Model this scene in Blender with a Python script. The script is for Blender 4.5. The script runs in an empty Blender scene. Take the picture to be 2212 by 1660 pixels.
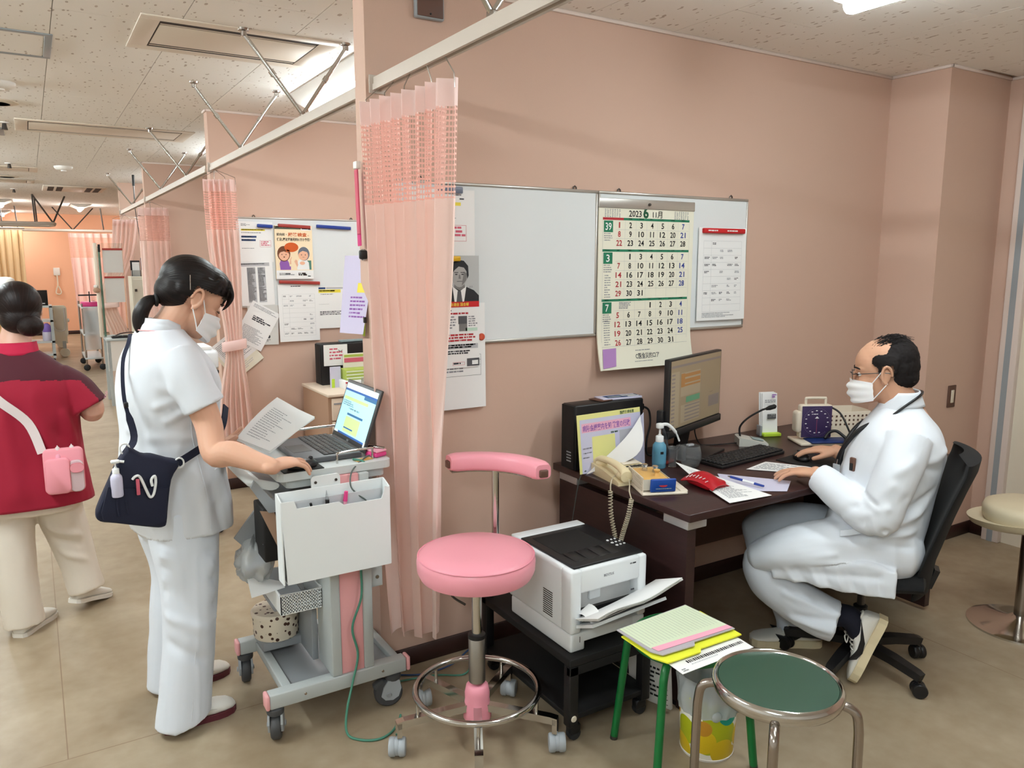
import bpy, bmesh, math, random
from mathutils import Vector as V, Matrix, Euler, noise
random.seed(7)
R = math.radians
S = bpy.context.scene
C = S.collection
# ---------------------------------------------------------------- camera, world, exposure
cd = bpy.data.cameras.new('camera'); cam = bpy.data.objects.new('camera', cd); C.objects.link(cam)
cd.sensor_width = 36.0; cd.lens = 1680/2212*36; cd.clip_start = .05
cam.location = (0, 0, 1.55); cam.rotation_euler = (R(90-9.03), 0, R(-31.6))
S.camera = cam
S.view_settings.view_transform = 'Standard'; S.view_settings.look = 'None'
S.view_settings.gamma = 1.0; S.view_settings.use_curve_mapping = False
S.view_settings.exposure = -0.36
w = bpy.data.worlds.new('world'); S.world = w; w.use_nodes = True
w.node_tree.nodes['Background'].inputs[0].default_value = (1, .93, .86, 1)
w.node_tree.nodes['Background'].inputs[1].default_value = .3
CEIL = 2.5
LAMP_W = 2.6          # watts of one ceiling fixture
# ---------------------------------------------------------------- materials
def lin(c):
    if isinstance(c, str): c = tuple(int(c[i:i+2], 16) for i in (0, 2, 4))
    o = []
    for x in c[:3]:
        x = x/255.0
        o.append(x/12.92 if x <= .04045 else ((x+.055)/1.055)**2.4)
    return (*o, 1)
MATS = {}
def mat(name, col, rough=.55, metal=0, spec=.5, bump=None, var=None, trans=0, emit=0, alpha=1, ior=1.45, sheen=0, coat=0, sss=0):
    m = bpy.data.materials.new(name); m.use_nodes = True; MATS[name] = m
    nt = m.node_tree; b = nt.nodes['Principled BSDF']; c = lin(col)
    b.inputs['Base Color'].default_value = c; b.inputs['Roughness'].default_value = rough
    b.inputs['Metallic'].default_value = metal; b.inputs['Specular IOR Level'].default_value = spec
    b.inputs['Transmission Weight'].default_value = trans; b.inputs['IOR'].default_value = ior
    b.inputs['Alpha'].default_value = alpha; b.inputs['Sheen Weight'].default_value = sheen
    b.inputs['Coat Weight'].default_value = coat
    if sss:
        b.inputs['Subsurface Weight'].default_value = sss; b.inputs['Subsurface Radius'].default_value = (.012, .005, .003)
    if emit:
        b.inputs['Emission Color'].default_value = c; b.inputs['Emission Strength'].default_value = emit
    L = nt.links
    def coords():
        t = nt.nodes.get('TC') or nt.nodes.new('ShaderNodeTexCoord'); t.name = 'TC'; return t.outputs['Object']
    if var:
        n = nt.nodes.new('ShaderNodeTexNoise'); n.inputs['Scale'].default_value = var[0]; n.inputs['Detail'].default_value = 5
        if len(var) > 2:
            mp = nt.nodes.new('ShaderNodeMapping'); mp.inputs['Scale'].default_value = var[2]
            L.new(coords(), mp.inputs['Vector']); L.new(mp.outputs[0], n.inputs['Vector'])
        else: L.new(coords(), n.inputs['Vector'])
        r = nt.nodes.new('ShaderNodeMapRange'); r.inputs['From Min'].default_value = .3; r.inputs['From Max'].default_value = .7
        r.inputs['To Min'].default_value = 1-var[1]; r.inputs['To Max'].default_value = 1+var[1]*.4
        L.new(n.outputs['Fac'], r.inputs['Value'])
        mx = nt.nodes.new('ShaderNodeVectorMath'); mx.operation = 'SCALE'; mx.inputs[0].default_value = c[:3]
        L.new(r.outputs[0], mx.inputs['Scale']); L.new(mx.outputs[0], b.inputs['Base Color'])
    if bump:
        n = nt.nodes.new('ShaderNodeTexNoise'); n.inputs['Scale'].default_value = bump[0]; n.inputs['Detail'].default_value = 4
        if len(bump) > 2:
            mp = nt.nodes.new('ShaderNodeMapping'); mp.inputs['Scale'].default_value = bump[2]
            L.new(coords(), mp.inputs['Vector']); L.new(mp.outputs[0], n.inputs['Vector'])
        else: L.new(coords(), n.inputs['Vector'])
        bp = nt.nodes.new('ShaderNodeBump'); bp.inputs['Strength'].default_value = bump[1]; bp.inputs['Distance'].default_value = .01
        L.new(n.outputs['Fac'], bp.inputs['Height']); L.new(bp.outputs[0], b.inputs['Normal'])
    return m
def M(n): return MATS[n]
mat('seam', (128, 108, 88), .9, spec=.1)
mat('wall', (206, 173, 155), .75, bump=(260, .05))
mat('wall_far', (240, 184, 150), .75)
mat('trim_white', (222, 205, 196), .5)
mat('baseboard', (52, 28, 24), .45)
mat('white_paint', (232, 228, 222), .4)
mat('ivory', (226, 214, 196), .45)
mat('ac_cream', (222, 208, 192), .45)
mat('slot_dark', (48, 34, 28), .7)
mat('alu', (196, 192, 186), .35, .7)
mat('rail_beige', (202, 190, 178), .38, .1)
mat('chrome', (205, 203, 200), .12, 1)
mat('steel', (168, 160, 154), .22, 1)
mat('brushed', (168, 165, 160), .34, 1)
mat('dark_steel', (92, 88, 86), .35, .9)
mat('black_plastic', (22, 21, 23), .42)
mat('black_matte', (17, 16, 17), .7)
mat('black_fabric', (13, 13, 15), .92, sheen=.02, bump=(700, .15))
mat('rubber', (38, 38, 40), .7)
mat('grey_rubber', (72, 73, 76), .6)
mat('paper', (240, 239, 238), .8, spec=.2)
mat('paper_cream', (236, 232, 214), .8, spec=.2)
mat('paper_grey', (214, 212, 208), .8, spec=.2)
mat('paper_yellow', (233, 234, 60), .7)
mat('board_white', (226, 229, 230), .25)
mat('ink', (58, 58, 64), .8); mat('ink_soft', (142, 142, 148), .8); mat('ink_pale', (186, 186, 190), .8)
mat('ink_black', (18, 18, 20), .8); mat('ink_red', (176, 46, 54), .8); mat('ink_blue', (44, 62, 142), .8)
mat('ink_green', (32, 84, 58), .8); mat('green_print', (40, 120, 88), .8); mat('ink_pink', (206, 96, 116), .8)
mat('ink_orange', (206, 92, 36), .8); mat('ink_purple', (142, 92, 168), .8); mat('ink_navy', (44, 66, 110), .8)
mat('hl_yellow', (238, 220, 84), .8); mat('print_red', (196, 30, 34), .7); mat('print_teal', (84, 130, 116), .8)
mat('print_skin', (236, 182, 152), .8); mat('print_brown', (110, 64, 40), .8); mat('print_grey', (108, 112, 124), .8)
mat('print_peach', (248, 226, 192), .8); mat('print_olive', (92, 92, 78), .8); mat('print_yellow', (232, 228, 150), .8)
mat('print_lilac', (176, 132, 190), .8); mat('print_pink', (236, 178, 200), .8); mat('print_mint', (196, 222, 204), .8)
mat('photo_bg', (186, 188, 188), .7); mat('photo_dark', (38, 38, 42), .7); mat('photo_skin', (168, 166, 164), .7)
mat('photo_shade', (122, 120, 119), .7); mat('photo_mid', (84, 84, 88), .7)
mat('magnet_blue', (30, 58, 142), .4); mat('magnet_red', (162, 58, 52), .35); mat('magnet_orange', (196, 84, 58), .4)
mat('magnet_yellow', (216, 168, 28), .4); mat('magnet_grey', (112, 118, 136), .4)
mat('vinyl_pink', (240, 158, 172), .36, coat=.15, bump=(420, .04)); mat('plastic_pink', (234, 150, 166), .4)
mat('cart_grey', (184, 190, 190), .42); mat('cart_light', (206, 211, 211), .4); mat('cart_mid', (150, 154, 158), .42)
mat('cart_pink', (236, 170, 172), .42); mat('caster_grey', (168, 174, 180), .4)
mat('holder_white', (238, 242, 243), .4); mat('holder_tint', (206, 208, 212), .3)
mat('desk', (52, 31, 30), .38, var=(9, .22, (1, 1, 12))); mat('desk_top', (54, 33, 32), .32, var=(9, .18, (1, 12, 1)))
mat('desk_back', (96, 66, 54), .55); mat('bracket', (188, 184, 184), .35, .6)
mat('printer_white', (231, 235, 238), .42); mat('printer_grey', (206, 206, 206), .45)
mat('phone_beige', (228, 212, 172), .42); mat('phone_key', (60, 58, 56), .5); mat('cord_beige', (206, 196, 172), .5)
mat('green_enamel', (14, 108, 52), .32); mat('green_vinyl', (44, 74, 58), .45, bump=(500, .05))
mat('beige_vinyl', (216, 202, 172), .42)
mat('laptop_grey', (86, 88, 92), .42); mat('laptop_dark', (60, 58, 58), .45); mat('key_black', (24, 24, 26), .5)
mat('glass', (235, 238, 238), .04, trans=1, ior=1.45); mat('clear_plastic', (225, 228, 230), .12, trans=.92, ior=1.3)
mat('green_glass', (236, 242, 238), .05, trans=1, ior=1.2)
mat('glass_edge', (108, 138, 118), .2, trans=.3)
mat('sanitizer', (116, 184, 214), .25, trans=.35); mat('bottle_white', (236, 238, 238), .35)
mat('pack_blue', (28, 72, 156), .35); mat('pack_red', (170, 16, 30), .3); mat('kraft', (214, 168, 96), .6)
mat('grid_beige', (206, 198, 182), .55); mat('mic_grey', (202, 202, 194), .45); mat('lcd', (142, 160, 162), .3)
mat('gauge_purple', (58, 44, 84), .4); mat('gauge_blue', (22, 46, 104), .5)
mat('cable_green', (72, 132, 112), .5); mat('cable_blue', (44, 74, 118), .5); mat('cable_black', (30, 28, 30), .5); mat('cable_grey', (86, 96, 92), .5)
mat('skin_f', (216, 168, 142), .62, sss=.12); mat('skin_m', (204, 156, 128), .62, sss=.12); mat('skin_r', (214, 168, 148), .5, sss=.12)
mat('lip', (178, 104, 92), .5)
mat('hair_black', (26, 18, 17), .42, 0, .28, bump=(60, .35, (1, 1, 1))); mat('hair_dark', (36, 22, 20), .45, 0, .28); mat('hair_man', (30, 26, 26), .75, 0, .2)
mat('cloth_white', (223, 227, 234), .85, sheen=.05, bump=(900, .05)); mat('cloth_white2', (224, 230, 240), .85, sheen=.05)
mat('cloth_cream', (226, 216, 202), .85, sheen=.05)
mat('cloth_crimson', (156, 16, 48), .8, sheen=.08); mat('cloth_maroon', (72, 14, 30), .8, sheen=.05); mat('cloth_collar', (186, 26, 66), .8)
mat('cloth_pink', (240, 170, 190), .8); mat('navy', (22, 26, 48), .8, bump=(500, .1)); mat('mask_white', (240, 240, 242), .85, sss=.05)
mat('sock_navy', (16, 18, 34), .9); mat('shoe_white', (234, 230, 222), .55); mat('shoe_maroon', (98, 42, 52), .55)
mat('sole_cream', (226, 210, 174), .6); mat('swoosh_black', (20, 18, 20), .5); mat('stetho', (22, 22, 26), .4)
mat('bag_pink', (240, 156, 168), .7); mat('bag_strap', (226, 214, 214), .75); mat('pink_hot', (226, 70, 140), .4)
mat('bag_clear', (238, 214, 218), .3, trans=.3)
mat('purple_plastic', (136, 108, 194), .4); mat('polybag', (236, 240, 242), .25, trans=.55, alpha=.75)
mat('laminate_lav', (206, 204, 226), .4); mat('folder_tint', (196, 190, 196), .35, alpha=.85)
mat('screen_frame', (24, 24, 26), .4); mat('beige_metal', (216, 208, 190), .45)
mat('bed_cream', (232, 224, 206), .45); mat('tan', (178, 144, 120), .6)
mat('green_box', (168, 184, 84), .6); mat('pale_green', (216, 226, 196), .6); mat('sticky_yellow', (244, 226, 40), .6); mat('tag_green', (190, 222, 66), .5)
mat('paper_purple', (206, 198, 222), .8)
mat('drawer_cream', (226, 208, 188), .45)
mat('lens', (240, 240, 240), .02, trans=.95, ior=1.05)
# fluorescent tube / diffuser that gives off light
mat('lamp_glow', (240, 252, 255), .5, emit=64)
mat('lamp_glow_hall', (240, 252, 255), .5, emit=175)
mat('lamp_glow_far', (255, 250, 244), .5, emit=120)

def nodes_of(name, col, rough=.6):
    m = mat(name, col, rough); nt = m.node_tree
    return m, nt, nt.nodes['Principled BSDF'], nt.links
# floor: mottled vinyl sheet
m, nt, b, L = nodes_of('floor', (190, 166, 138), .42)
tc = nt.nodes.new('ShaderNodeTexCoord')
n1 = nt.nodes.new('ShaderNodeTexNoise'); n1.inputs['Scale'].default_value = 3.2; n1.inputs['Detail'].default_value = 6; n1.inputs['Distortion'].default_value = .5
n2 = nt.nodes.new('ShaderNodeTexNoise'); n2.inputs['Scale'].default_value = 16; n2.inputs['Detail'].default_value = 5
L.new(tc.outputs['Object'], n1.inputs['Vector']); L.new(tc.outputs['Object'], n2.inputs['Vector'])
ad = nt.nodes.new('ShaderNodeMath'); ad.operation = 'MULTIPLY_ADD'; ad.inputs[1].default_value = .45
L.new(n2.outputs['Fac'], ad.inputs[0]); L.new(n1.outputs['Fac'], ad.inputs[2])
cr = nt.nodes.new('ShaderNodeValToRGB'); e = cr.color_ramp.elements
e[0].position = .45; e[0].color = lin((143, 124, 99)); e[1].position = .95; e[1].color = lin((169, 153, 130))
L.new(ad.outputs[0], cr.inputs['Fac'])
sx = nt.nodes.new('ShaderNodeSeparateXYZ'); L.new(tc.outputs['Object'], sx.inputs[0]); seams = []
for ax, pos in ((0, 3.047), (1, 2.63), (0, -.02), (0, -1.84)):
    q = nt.nodes.new('ShaderNodeMath'); q.operation = 'COMPARE'; q.inputs[1].default_value = pos; q.inputs[2].default_value = .0018; L.new(sx.outputs[ax], q.inputs[0])
    if ax == 1:
        h = nt.nodes.new('ShaderNodeMath'); h.operation = 'LESS_THAN'; h.inputs[1].default_value = 1.0; L.new(sx.outputs[0], h.inputs[0])
    else:
        h = nt.nodes.new('ShaderNodeMath'); h.operation = 'LESS_THAN' if pos > 1 else 'GREATER_THAN'; h.inputs[1].default_value = 2.63; L.new(sx.outputs[1], h.inputs[0])
    k = nt.nodes.new('ShaderNodeMath'); k.operation = 'MULTIPLY'; L.new(q.outputs[0], k.inputs[0]); L.new(h.outputs[0], k.inputs[1]); seams.append(k)
while len(seams) > 1:
    k = nt.nodes.new('ShaderNodeMath'); k.operation = 'MAXIMUM'; L.new(seams[0].outputs[0], k.inputs[0]); L.new(seams[1].outputs[0], k.inputs[1]); seams = seams[2:]+[k]
mx = nt.nodes.new('ShaderNodeMix'); mx.data_type = 'RGBA'; mx.inputs['B'].default_value = lin((132, 110, 88))
L.new(seams[0].outputs[0], mx.inputs['Factor']); L.new(cr.outputs['Color'], mx.inputs['A']); L.new(mx.outputs['Result'], b.inputs['Base Color'])
# ceiling boards: fissured mineral fibre
m, nt, b, L = nodes_of('ceiling_board', (226, 216, 204), .9)
tc = nt.nodes.new('ShaderNodeTexCoord'); gm = nt.nodes.new('ShaderNodeNewGeometry')
mp = nt.nodes.new('ShaderNodeMapping'); mp.inputs['Scale'].default_value = (1, .38, 1); mp.inputs['Rotation'].default_value = (0, 0, R(20))
L.new(gm.outputs['Position'], mp.inputs['Vector'])
vo = nt.nodes.new('ShaderNodeTexVoronoi'); vo.inputs['Scale'].default_value = 46; vo.inputs['Randomness'].default_value = 1
nz = nt.nodes.new('ShaderNodeTexNoise'); nz.inputs['Scale'].default_value = 22
L.new(mp.outputs[0], vo.inputs['Vector']); L.new(gm.outputs['Position'], nz.inputs['Vector'])
th = nt.nodes.new('ShaderNodeMapRange'); th.inputs['From Min'].default_value = .45; th.inputs['From Max'].default_value = .62
th.inputs['To Min'].default_value = .06; th.inputs['To Max'].default_value = .29
L.new(nz.outputs['Fac'], th.inputs['Value'])
lt = nt.nodes.new('ShaderNodeMath'); lt.operation = 'LESS_THAN'
L.new(vo.outputs['Distance'], lt.inputs[0]); L.new(th.outputs[0], lt.inputs[1])
mx = nt.nodes.new('ShaderNodeMix'); mx.data_type = 'RGBA'; mx.inputs['A'].default_value = lin((246, 241, 235)); mx.inputs['B'].default_value = lin((196, 182, 172))
L.new(lt.outputs[0], mx.inputs['Factor']); L.new(mx.outputs['Result'], b.inputs['Base Color'])
# curtain cloth and net (net has real holes: grid in the cloth's own UV, metres)
def cloth_mat(name, col, net=None):
    m, nt, b, L = nodes_of(name, col, .85)
    b.inputs['Sheen Weight'].default_value = .05
    out = nt.nodes['Material Output']
    tr = nt.nodes.new('ShaderNodeBsdfTranslucent'); tr.inputs['Color'].default_value = lin(col)
    ms = nt.nodes.new('ShaderNodeMixShader'); ms.inputs[0].default_value = .5
    L.new(b.outputs[0], ms.inputs[1]); L.new(tr.outputs[0], ms.inputs[2]); last = ms.outputs[0]
    if net:
        uv = nt.nodes.new('ShaderNodeUVMap'); sx = nt.nodes.new('ShaderNodeSeparateXYZ'); L.new(uv.outputs[0], sx.inputs[0])
        fs = []
        for ax, p, k in ((0, net[0], .30), (1, net[1], .36)):
            d = nt.nodes.new('ShaderNodeMath'); d.operation = 'DIVIDE'; d.inputs[1].default_value = p; L.new(sx.outputs[ax], d.inputs[0])
            f = nt.nodes.new('ShaderNodeMath'); f.operation = 'FRACT'; L.new(d.outputs[0], f.inputs[0])
            g = nt.nodes.new('ShaderNodeMath'); g.operation = 'GREATER_THAN'; g.inputs[1].default_value = k; L.new(f.outputs[0], g.inputs[0]); fs.append(g)
        mu = nt.nodes.new('ShaderNodeMath'); mu.operation = 'MULTIPLY'; L.new(fs[0].outputs[0], mu.inputs[0]); L.new(fs[1].outputs[0], mu.inputs[1])
        tp = nt.nodes.new('ShaderNodeBsdfTransparent'); m2 = nt.nodes.new('ShaderNodeMixShader')
        L.new(mu.outputs[0], m2.inputs[0]); L.new(last, m2.inputs[1]); L.new(tp.outputs[0], m2.inputs[2]); last = m2.outputs[0]
    L.new(last, out.inputs['Surface'])
cloth_mat('curtain', (255, 233, 225)); cloth_mat('curtain_net', (255, 212, 201), (.015, .0155)); cloth_mat('curtain_far', (255, 222, 214)); cloth_mat('curtain_beige', (240, 214, 172))
cloth_mat('curtain_band', (255, 233, 228))
# hair with strand streaks
for nm, c0, c1, sc in (('hair_black', (10, 7, 7), (34, 24, 22), 0), ('hair_dark', (16, 9, 9), (40, 24, 21), 0)):
    m = MATS[nm]; nt = m.node_tree; b = nt.nodes['Principled BSDF']; L = nt.links
    uv = nt.nodes.new('ShaderNodeUVMap')
    mp = nt.nodes.new('ShaderNodeMapping'); mp.inputs['Scale'].default_value = (150, 3, 1); L.new(uv.outputs[0], mp.inputs['Vector'])
    n = nt.nodes.new('ShaderNodeTexNoise'); n.inputs['Scale'].default_value = 1; n.inputs['Detail'].default_value = 3; L.new(mp.outputs[0], n.inputs['Vector'])
    cr = nt.nodes.new('ShaderNodeValToRGB'); cr.color_ramp.elements[0].position = .35; cr.color_ramp.elements[0].color = lin(c0)
    cr.color_ramp.elements[1].position = .8; cr.color_ramp.elements[1].color = lin(c1)
    L.new(n.outputs['Fac'], cr.inputs['Fac']); L.new(cr.outputs[0], b.inputs['Base Color'])
    bp = nt.nodes.new('ShaderNodeBump'); bp.inputs['Strength'].default_value = .5; bp.inputs['Distance'].default_value = .004
    for l in list(b.inputs['Normal'].links): nt.links.remove(l)
    L.new(n.outputs['Fac'], bp.inputs['Height']); L.new(bp.outputs[0], b.inputs['Normal'])
# ---------------------------------------------------------------- mesh builder
def frames(pts, closed=False):
    n = len(pts); T = []
    for i in range(n):
        a = pts[(i-1) % n] if (closed or i > 0) else pts[i]
        b = pts[(i+1) % n] if (closed or i < n-1) else pts[i]
        d = (b-a); T.append(d.normalized() if d.length > 1e-9 else V((0, 0, 1)))
    u = T[0].cross(V((0, 0, 1)))
    if u.length < 1e-3: u = T[0].cross(V((0, 1, 0)))
    u.normalize(); out = []
    for t in T:
        u = u - t*u.dot(t)
        if u.length < 1e-6: u = t.orthogonal()
        u.normalize(); out.append((t, u, t.cross(u)))
    return out
def smooth_path(pts, k=6, closed=False):
    P = [V(p) for p in pts]; n = len(P); out = []
    rng = range(n if closed else n-1)
    for i in rng:
        p0 = P[(i-1) % n] if (closed or i > 0) else P[i]; p1 = P[i]; p2 = P[(i+1) % n]; p3 = P[(i+2) % n] if (closed or i+2 < n) else p2
        for j in range(k):
            t = j/k
            out.append(.5*((2*p1)+(p2-p0)*t+(2*p0-5*p1+4*p2-p3)*t*t+(3*p1-p0-3*p2+p3)*t**3))
    if not closed: out.append(P[-1])
    return out
TXT = {}
def text_mesh(s, bold=0):
    k = (s, bold)
    if k not in TXT:
        cu = bpy.data.curves.new('t', 'FONT'); cu.body = s; cu.resolution_u = 2; cu.offset = bold; cu.fill_mode = 'BOTH' if False else cu.fill_mode
        ob = bpy.data.objects.new('t', cu); C.objects.link(ob)
        me = bpy.data.meshes.new_from_object(ob)
        vs = [v.co.copy() for v in me.vertices]; fs = [tuple(p.vertices) for p in me.polygons]
        bpy.data.objects.remove(ob); bpy.data.curves.remove(cu); bpy.data.meshes.remove(me)
        TXT[k] = (vs, fs)
    return TXT[k]
class MB:
    def __init__(s, T=None):
        s.v = []; s.f = []; s.mi = []; s.sm = []; s.cur = 0; s.T = T
    def add(s, vs, fs, smooth=False, mi=None):
        o = len(s.v); T = s.T
        s.v += [tuple(T @ V(p)) if T else tuple(p) for p in vs]
        for f in fs:
            s.f.append(tuple(i+o for i in f)); s.mi.append(s.cur if mi is None else mi); s.sm.append(smooth)
        return s
    def box(s, x0, y0, z0, x1, y1, z1, b=0, seg=2):
        return s.cbox(((x0+x1)/2, (y0+y1)/2, (z0+z1)/2), (abs(x1-x0), abs(y1-y0), abs(z1-z0)), None, b, seg)
    def cbox(s, c, d, rot=None, b=0, seg=2):
        Mx = Matrix.Translation(c)
        if rot is not None: Mx = Mx @ (rot if isinstance(rot, Matrix) else Euler(rot).to_matrix().to_4x4())
        if b:
            bm = bmesh.new(); bmesh.ops.create_cube(bm, size=1)
            for v in bm.verts: v.co = V((v.co.x*d[0], v.co.y*d[1], v.co.z*d[2]))
            bmesh.ops.bevel(bm, geom=list(bm.edges), offset=min(b, min(d)*.49), segments=seg, profile=.5, affect='EDGES')
            bm.verts.ensure_lookup_table()
            s.add([Mx @ v.co for v in bm.verts], [tuple(v.index for v in f.verts) for f in bm.faces], True); bm.free(); return s
        x, y, z = d[0]/2, d[1]/2, d[2]/2
        vs = [Mx @ V(p) for p in ((-x,-y,-z),(x,-y,-z),(x,y,-z),(-x,y,-z),(-x,-y,z),(x,-y,z),(x,y,z),(-x,y,z))]
        return s.add(vs, [(3,2,1,0),(4,5,6,7),(0,1,5,4),(1,2,6,5),(2,3,7,6),(3,0,4,7)])
    def loft(s, rings, cap=True, smooth=True, closed=True):
        n = len(rings[0]); vs = [p for r in rings for p in r]; fs = []
        m = n if closed else n-1
        for i in range(len(rings)-1):
            for j in range(m):
                a = i*n+j; b = i*n+(j+1) % n
                fs.append((a, b, b+n, a+n))
        s.add(vs, fs, smooth)
        if cap and closed:
            o = len(s.v)-len(vs); k = len(rings)-1
            for f in (tuple(o+j for j in reversed(range(n))), tuple(o+k*n+j for j in range(n))):
                s.f.append(f); s.mi.append(s.cur); s.sm.append(False)
        return s
    def cyl(s, p0, p1, r0, r1=None, n=16, cap=True):
        r1 = r0 if r1 is None else r1; p0, p1 = V(p0), V(p1)
        return s.tube([p0, p1], [r0, r1], n, cap=cap)
    def tube(s, pts, r, n=8, closed=False, cap=True, flat=None):
        P = [V(p) for p in pts]; F = frames(P, closed); rings = []
        for i, (p, (t, u, w)) in enumerate(zip(P, F)):
            rr = r[i] if isinstance(r, (list, tuple)) else r
            a, c = (rr, rr) if flat is None else (rr, rr*flat)
            rings.append([p+u*(math.cos(k/n*2*math.pi)*a)+w*(math.sin(k/n*2*math.pi)*c) for k in range(n)])
        if closed: rings.append(rings[0])
        return s.loft(rings, cap and not closed)
    def ribbon(s, pts, ups, w, t):
        # flat band along pts; ups = width direction per point
        P = [V(p) for p in pts]; F = frames(P); rings = []
        for i, p in enumerate(P):
            tt = F[i][0]; u = V(ups[i] if isinstance(ups, list) else ups); u = (u-tt*u.dot(tt)).normalized(); nn = tt.cross(u)
            ww = w[i] if isinstance(w, list) else w
            rings.append([p-u*ww/2-nn*t/2, p+u*ww/2-nn*t/2, p+u*ww/2+nn*t/2, p-u*ww/2+nn*t/2])
        return s.loft(rings, True, False)
    def lathe(s, prof, c=(0, 0, 0), n=28, T=None, cap=True, ang=2*math.pi):
        c = V(c); rings = []
        for r, z in prof:
            rg = [V((r*math.cos(k/n*ang), r*math.sin(k/n*ang), z)) for k in range(n)]
            rings.append([(T @ p if T else p)+c for p in rg])
        return s.loft(rings, cap)
    def ell(s, c, r, rot=None, n=16, m=10):
        Mx = Matrix.Translation(c)
        if rot is not None: Mx = Mx @ (rot if isinstance(rot, Matrix) else Euler(rot).to_matrix().to_4x4())
        rings = []
        for i in range(m+1):
            a = math.pi*(i/m)-math.pi/2; ca = max(math.cos(a), .001)
            rings.append([Mx @ V((r[0]*ca*math.cos(k/n*2*math.pi), r[1]*ca*math.sin(k/n*2*math.pi), r[2]*math.sin(a))) for k in range(n)])
        return s.loft(rings, True)
    def prism(s, poly, z0, z1, T=None, smooth=False):
        n = len(poly); vs = [V((p[0], p[1], z0)) for p in poly]+[V((p[0], p[1], z1)) for p in poly]
        if T: vs = [T @ p for p in vs]
        fs = [tuple(reversed(range(n))), tuple(range(n, 2*n))]+[(i, (i+1) % n, (i+1) % n+n, i+n) for i in range(n)]
        return s.add(vs, fs, smooth)
    def sheet(s, fn, nu, nv, t=.0006, smooth=True):
        # thin curved sheet with real thickness; fn(u,v)->point
        P = [[V(fn(i/nu, j/nv)) for j in range(nv+1)] for i in range(nu+1)]
        vs = []; N = []
        for i in range(nu+1):
            for j in range(nv+1):
                a = P[min(i+1, nu)][j]-P[max(i-1, 0)][j]; b = P[i][min(j+1, nv)]-P[i][max(j-1, 0)]
                N.append(a.cross(b).normalized()); vs.append(P[i][j])
        k = len(vs); top = [p+n*t/2 for p, n in zip(vs, N)]; bot = [p-n*t/2 for p, n in zip(vs, N)]
        fs = []; W = nv+1
        for i in range(nu):
            for j in range(nv):
                a = i*W+j; fs.append((a, a+W, a+W+1, a+1)); fs.append((a+k, a+1+k, a+W+1+k, a+W+k))
        ed = [i*W for i in range(nu+1)]+[nu*W+j for j in range(1, W)]+[i*W+nv for i in range(nu-1, -1, -1)]+[j for j in range(nv-1, 0, -1)]
        for a, b in zip(ed, ed[1:]+ed[:1]): fs.append((a, a+k, b+k, b))
        return s.add(top+bot, fs, smooth)
    def text(s, st, size, T, align='L', mi=None, bold=0, width=None):
        vs, fs = text_mesh(st, bold)
        if not vs: return s
        x0 = min(v.x for v in vs); x1 = max(v.x for v in vs); wd = (x1-x0)*size
        k = size
        kx = size if not width else size*width/max(wd, 1e-6)
        wd = wd*kx/size
        ox = {'L': 0, 'C': -wd/2, 'R': -wd}[align]
        return s.add([T @ V(((v.x-x0)*kx+ox, v.y*k, 0)) for v in vs], fs, False, mi)
    def mesh(s, mats, name):
        me = bpy.data.meshes.new(name); me.from_pydata(s.v, [], s.f)
        for m in mats: me.materials.append(M(m) if isinstance(m, str) else m)
        me.polygons.foreach_set('material_index', s.mi); me.polygons.foreach_set('use_smooth', s.sm); me.update()
        return me
    def build(s, name, mats, parent=None, world=False, auto=True):
        if isinstance(mats, str): mats = [mats]
        if world and parent is not None:
            I = pmat(parent).inverted(); s.v = [tuple(I @ V(p)) for p in s.v]
        me = s.mesh(mats, name)
        if auto and any(s.sm):
            try: me.set_sharp_from_angle(angle=R(48))
            except Exception: pass
        o = bpy.data.objects.new(name, me); C.objects.link(o)
        if parent is not None: o.parent = parent
        return o
def pmat(o):
    m = Matrix.Translation(o.location) @ o.rotation_euler.to_matrix().to_4x4()
    return pmat(o.parent) @ m if o.parent else m
def tag(o, label, cat, group=None):
    o['label'] = label; o['category'] = cat
    if group: o['group'] = group
    return o
def thing(name, label, cat, loc=(0, 0, 0), rz=0, group=None, rot=None):
    o = bpy.data.objects.new(name, None); o.empty_display_size = .05; C.objects.link(o)
    o.location = loc; o.rotation_euler = rot if rot else (0, 0, rz)
    return tag(o, label, cat, group)
def struct(mb, name, mats, parent=None):
    o = mb.build(name, mats, parent)
    if parent is None: o['kind'] = 'structure'
    return o
def copy_tree(o, parent=None):
    c = o.copy(); C.objects.link(c); c.parent = parent
    for ch in [x for x in bpy.data.objects if x.parent == o]: copy_tree(ch, c)
    return c
def remesh(mb, voxel, it=4, fac=.5):
    me = mb.mesh([], 'tmp'); o = bpy.data.objects.new('tmp', me); C.objects.link(o)
    r = o.modifiers.new('r', 'REMESH'); r.mode = 'VOXEL'; r.voxel_size = voxel; r.use_smooth_shade = True
    if it:
        q = o.modifiers.new('s', 'SMOOTH'); q.factor = fac; q.iterations = it
    dg = bpy.context.evaluated_depsgraph_get(); dg.update()
    me2 = bpy.data.meshes.new_from_object(o.evaluated_get(dg))
    bpy.data.objects.remove(o); bpy.data.meshes.remove(me)
    return me2
def link_mesh(me, name, mats, parent=None, world=False):
    me.materials.clear()
    for m in ([mats] if isinstance(mats, str) else mats): me.materials.append(M(m))
    me.name = name
    for p in me.polygons: p.use_smooth = True
    if world and parent is not None: me.transform(pmat(parent).inverted())
    o = bpy.data.objects.new(name, me); C.objects.link(o)
    if parent is not None: o.parent = parent
    return o
def facing(p, right, up):
    # 4x4 with x=right, y=up, z=normal (right x up), origin p
    r = V(right).normalized(); u = V(up); u = (u-r*u.dot(r)).normalized(); n = r.cross(u)
    return Matrix(((r.x, u.x, n.x, p[0]), (r.y, u.y, n.y, p[1]), (r.z, u.z, n.z, p[2]), (0, 0, 0, 1)))
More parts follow.
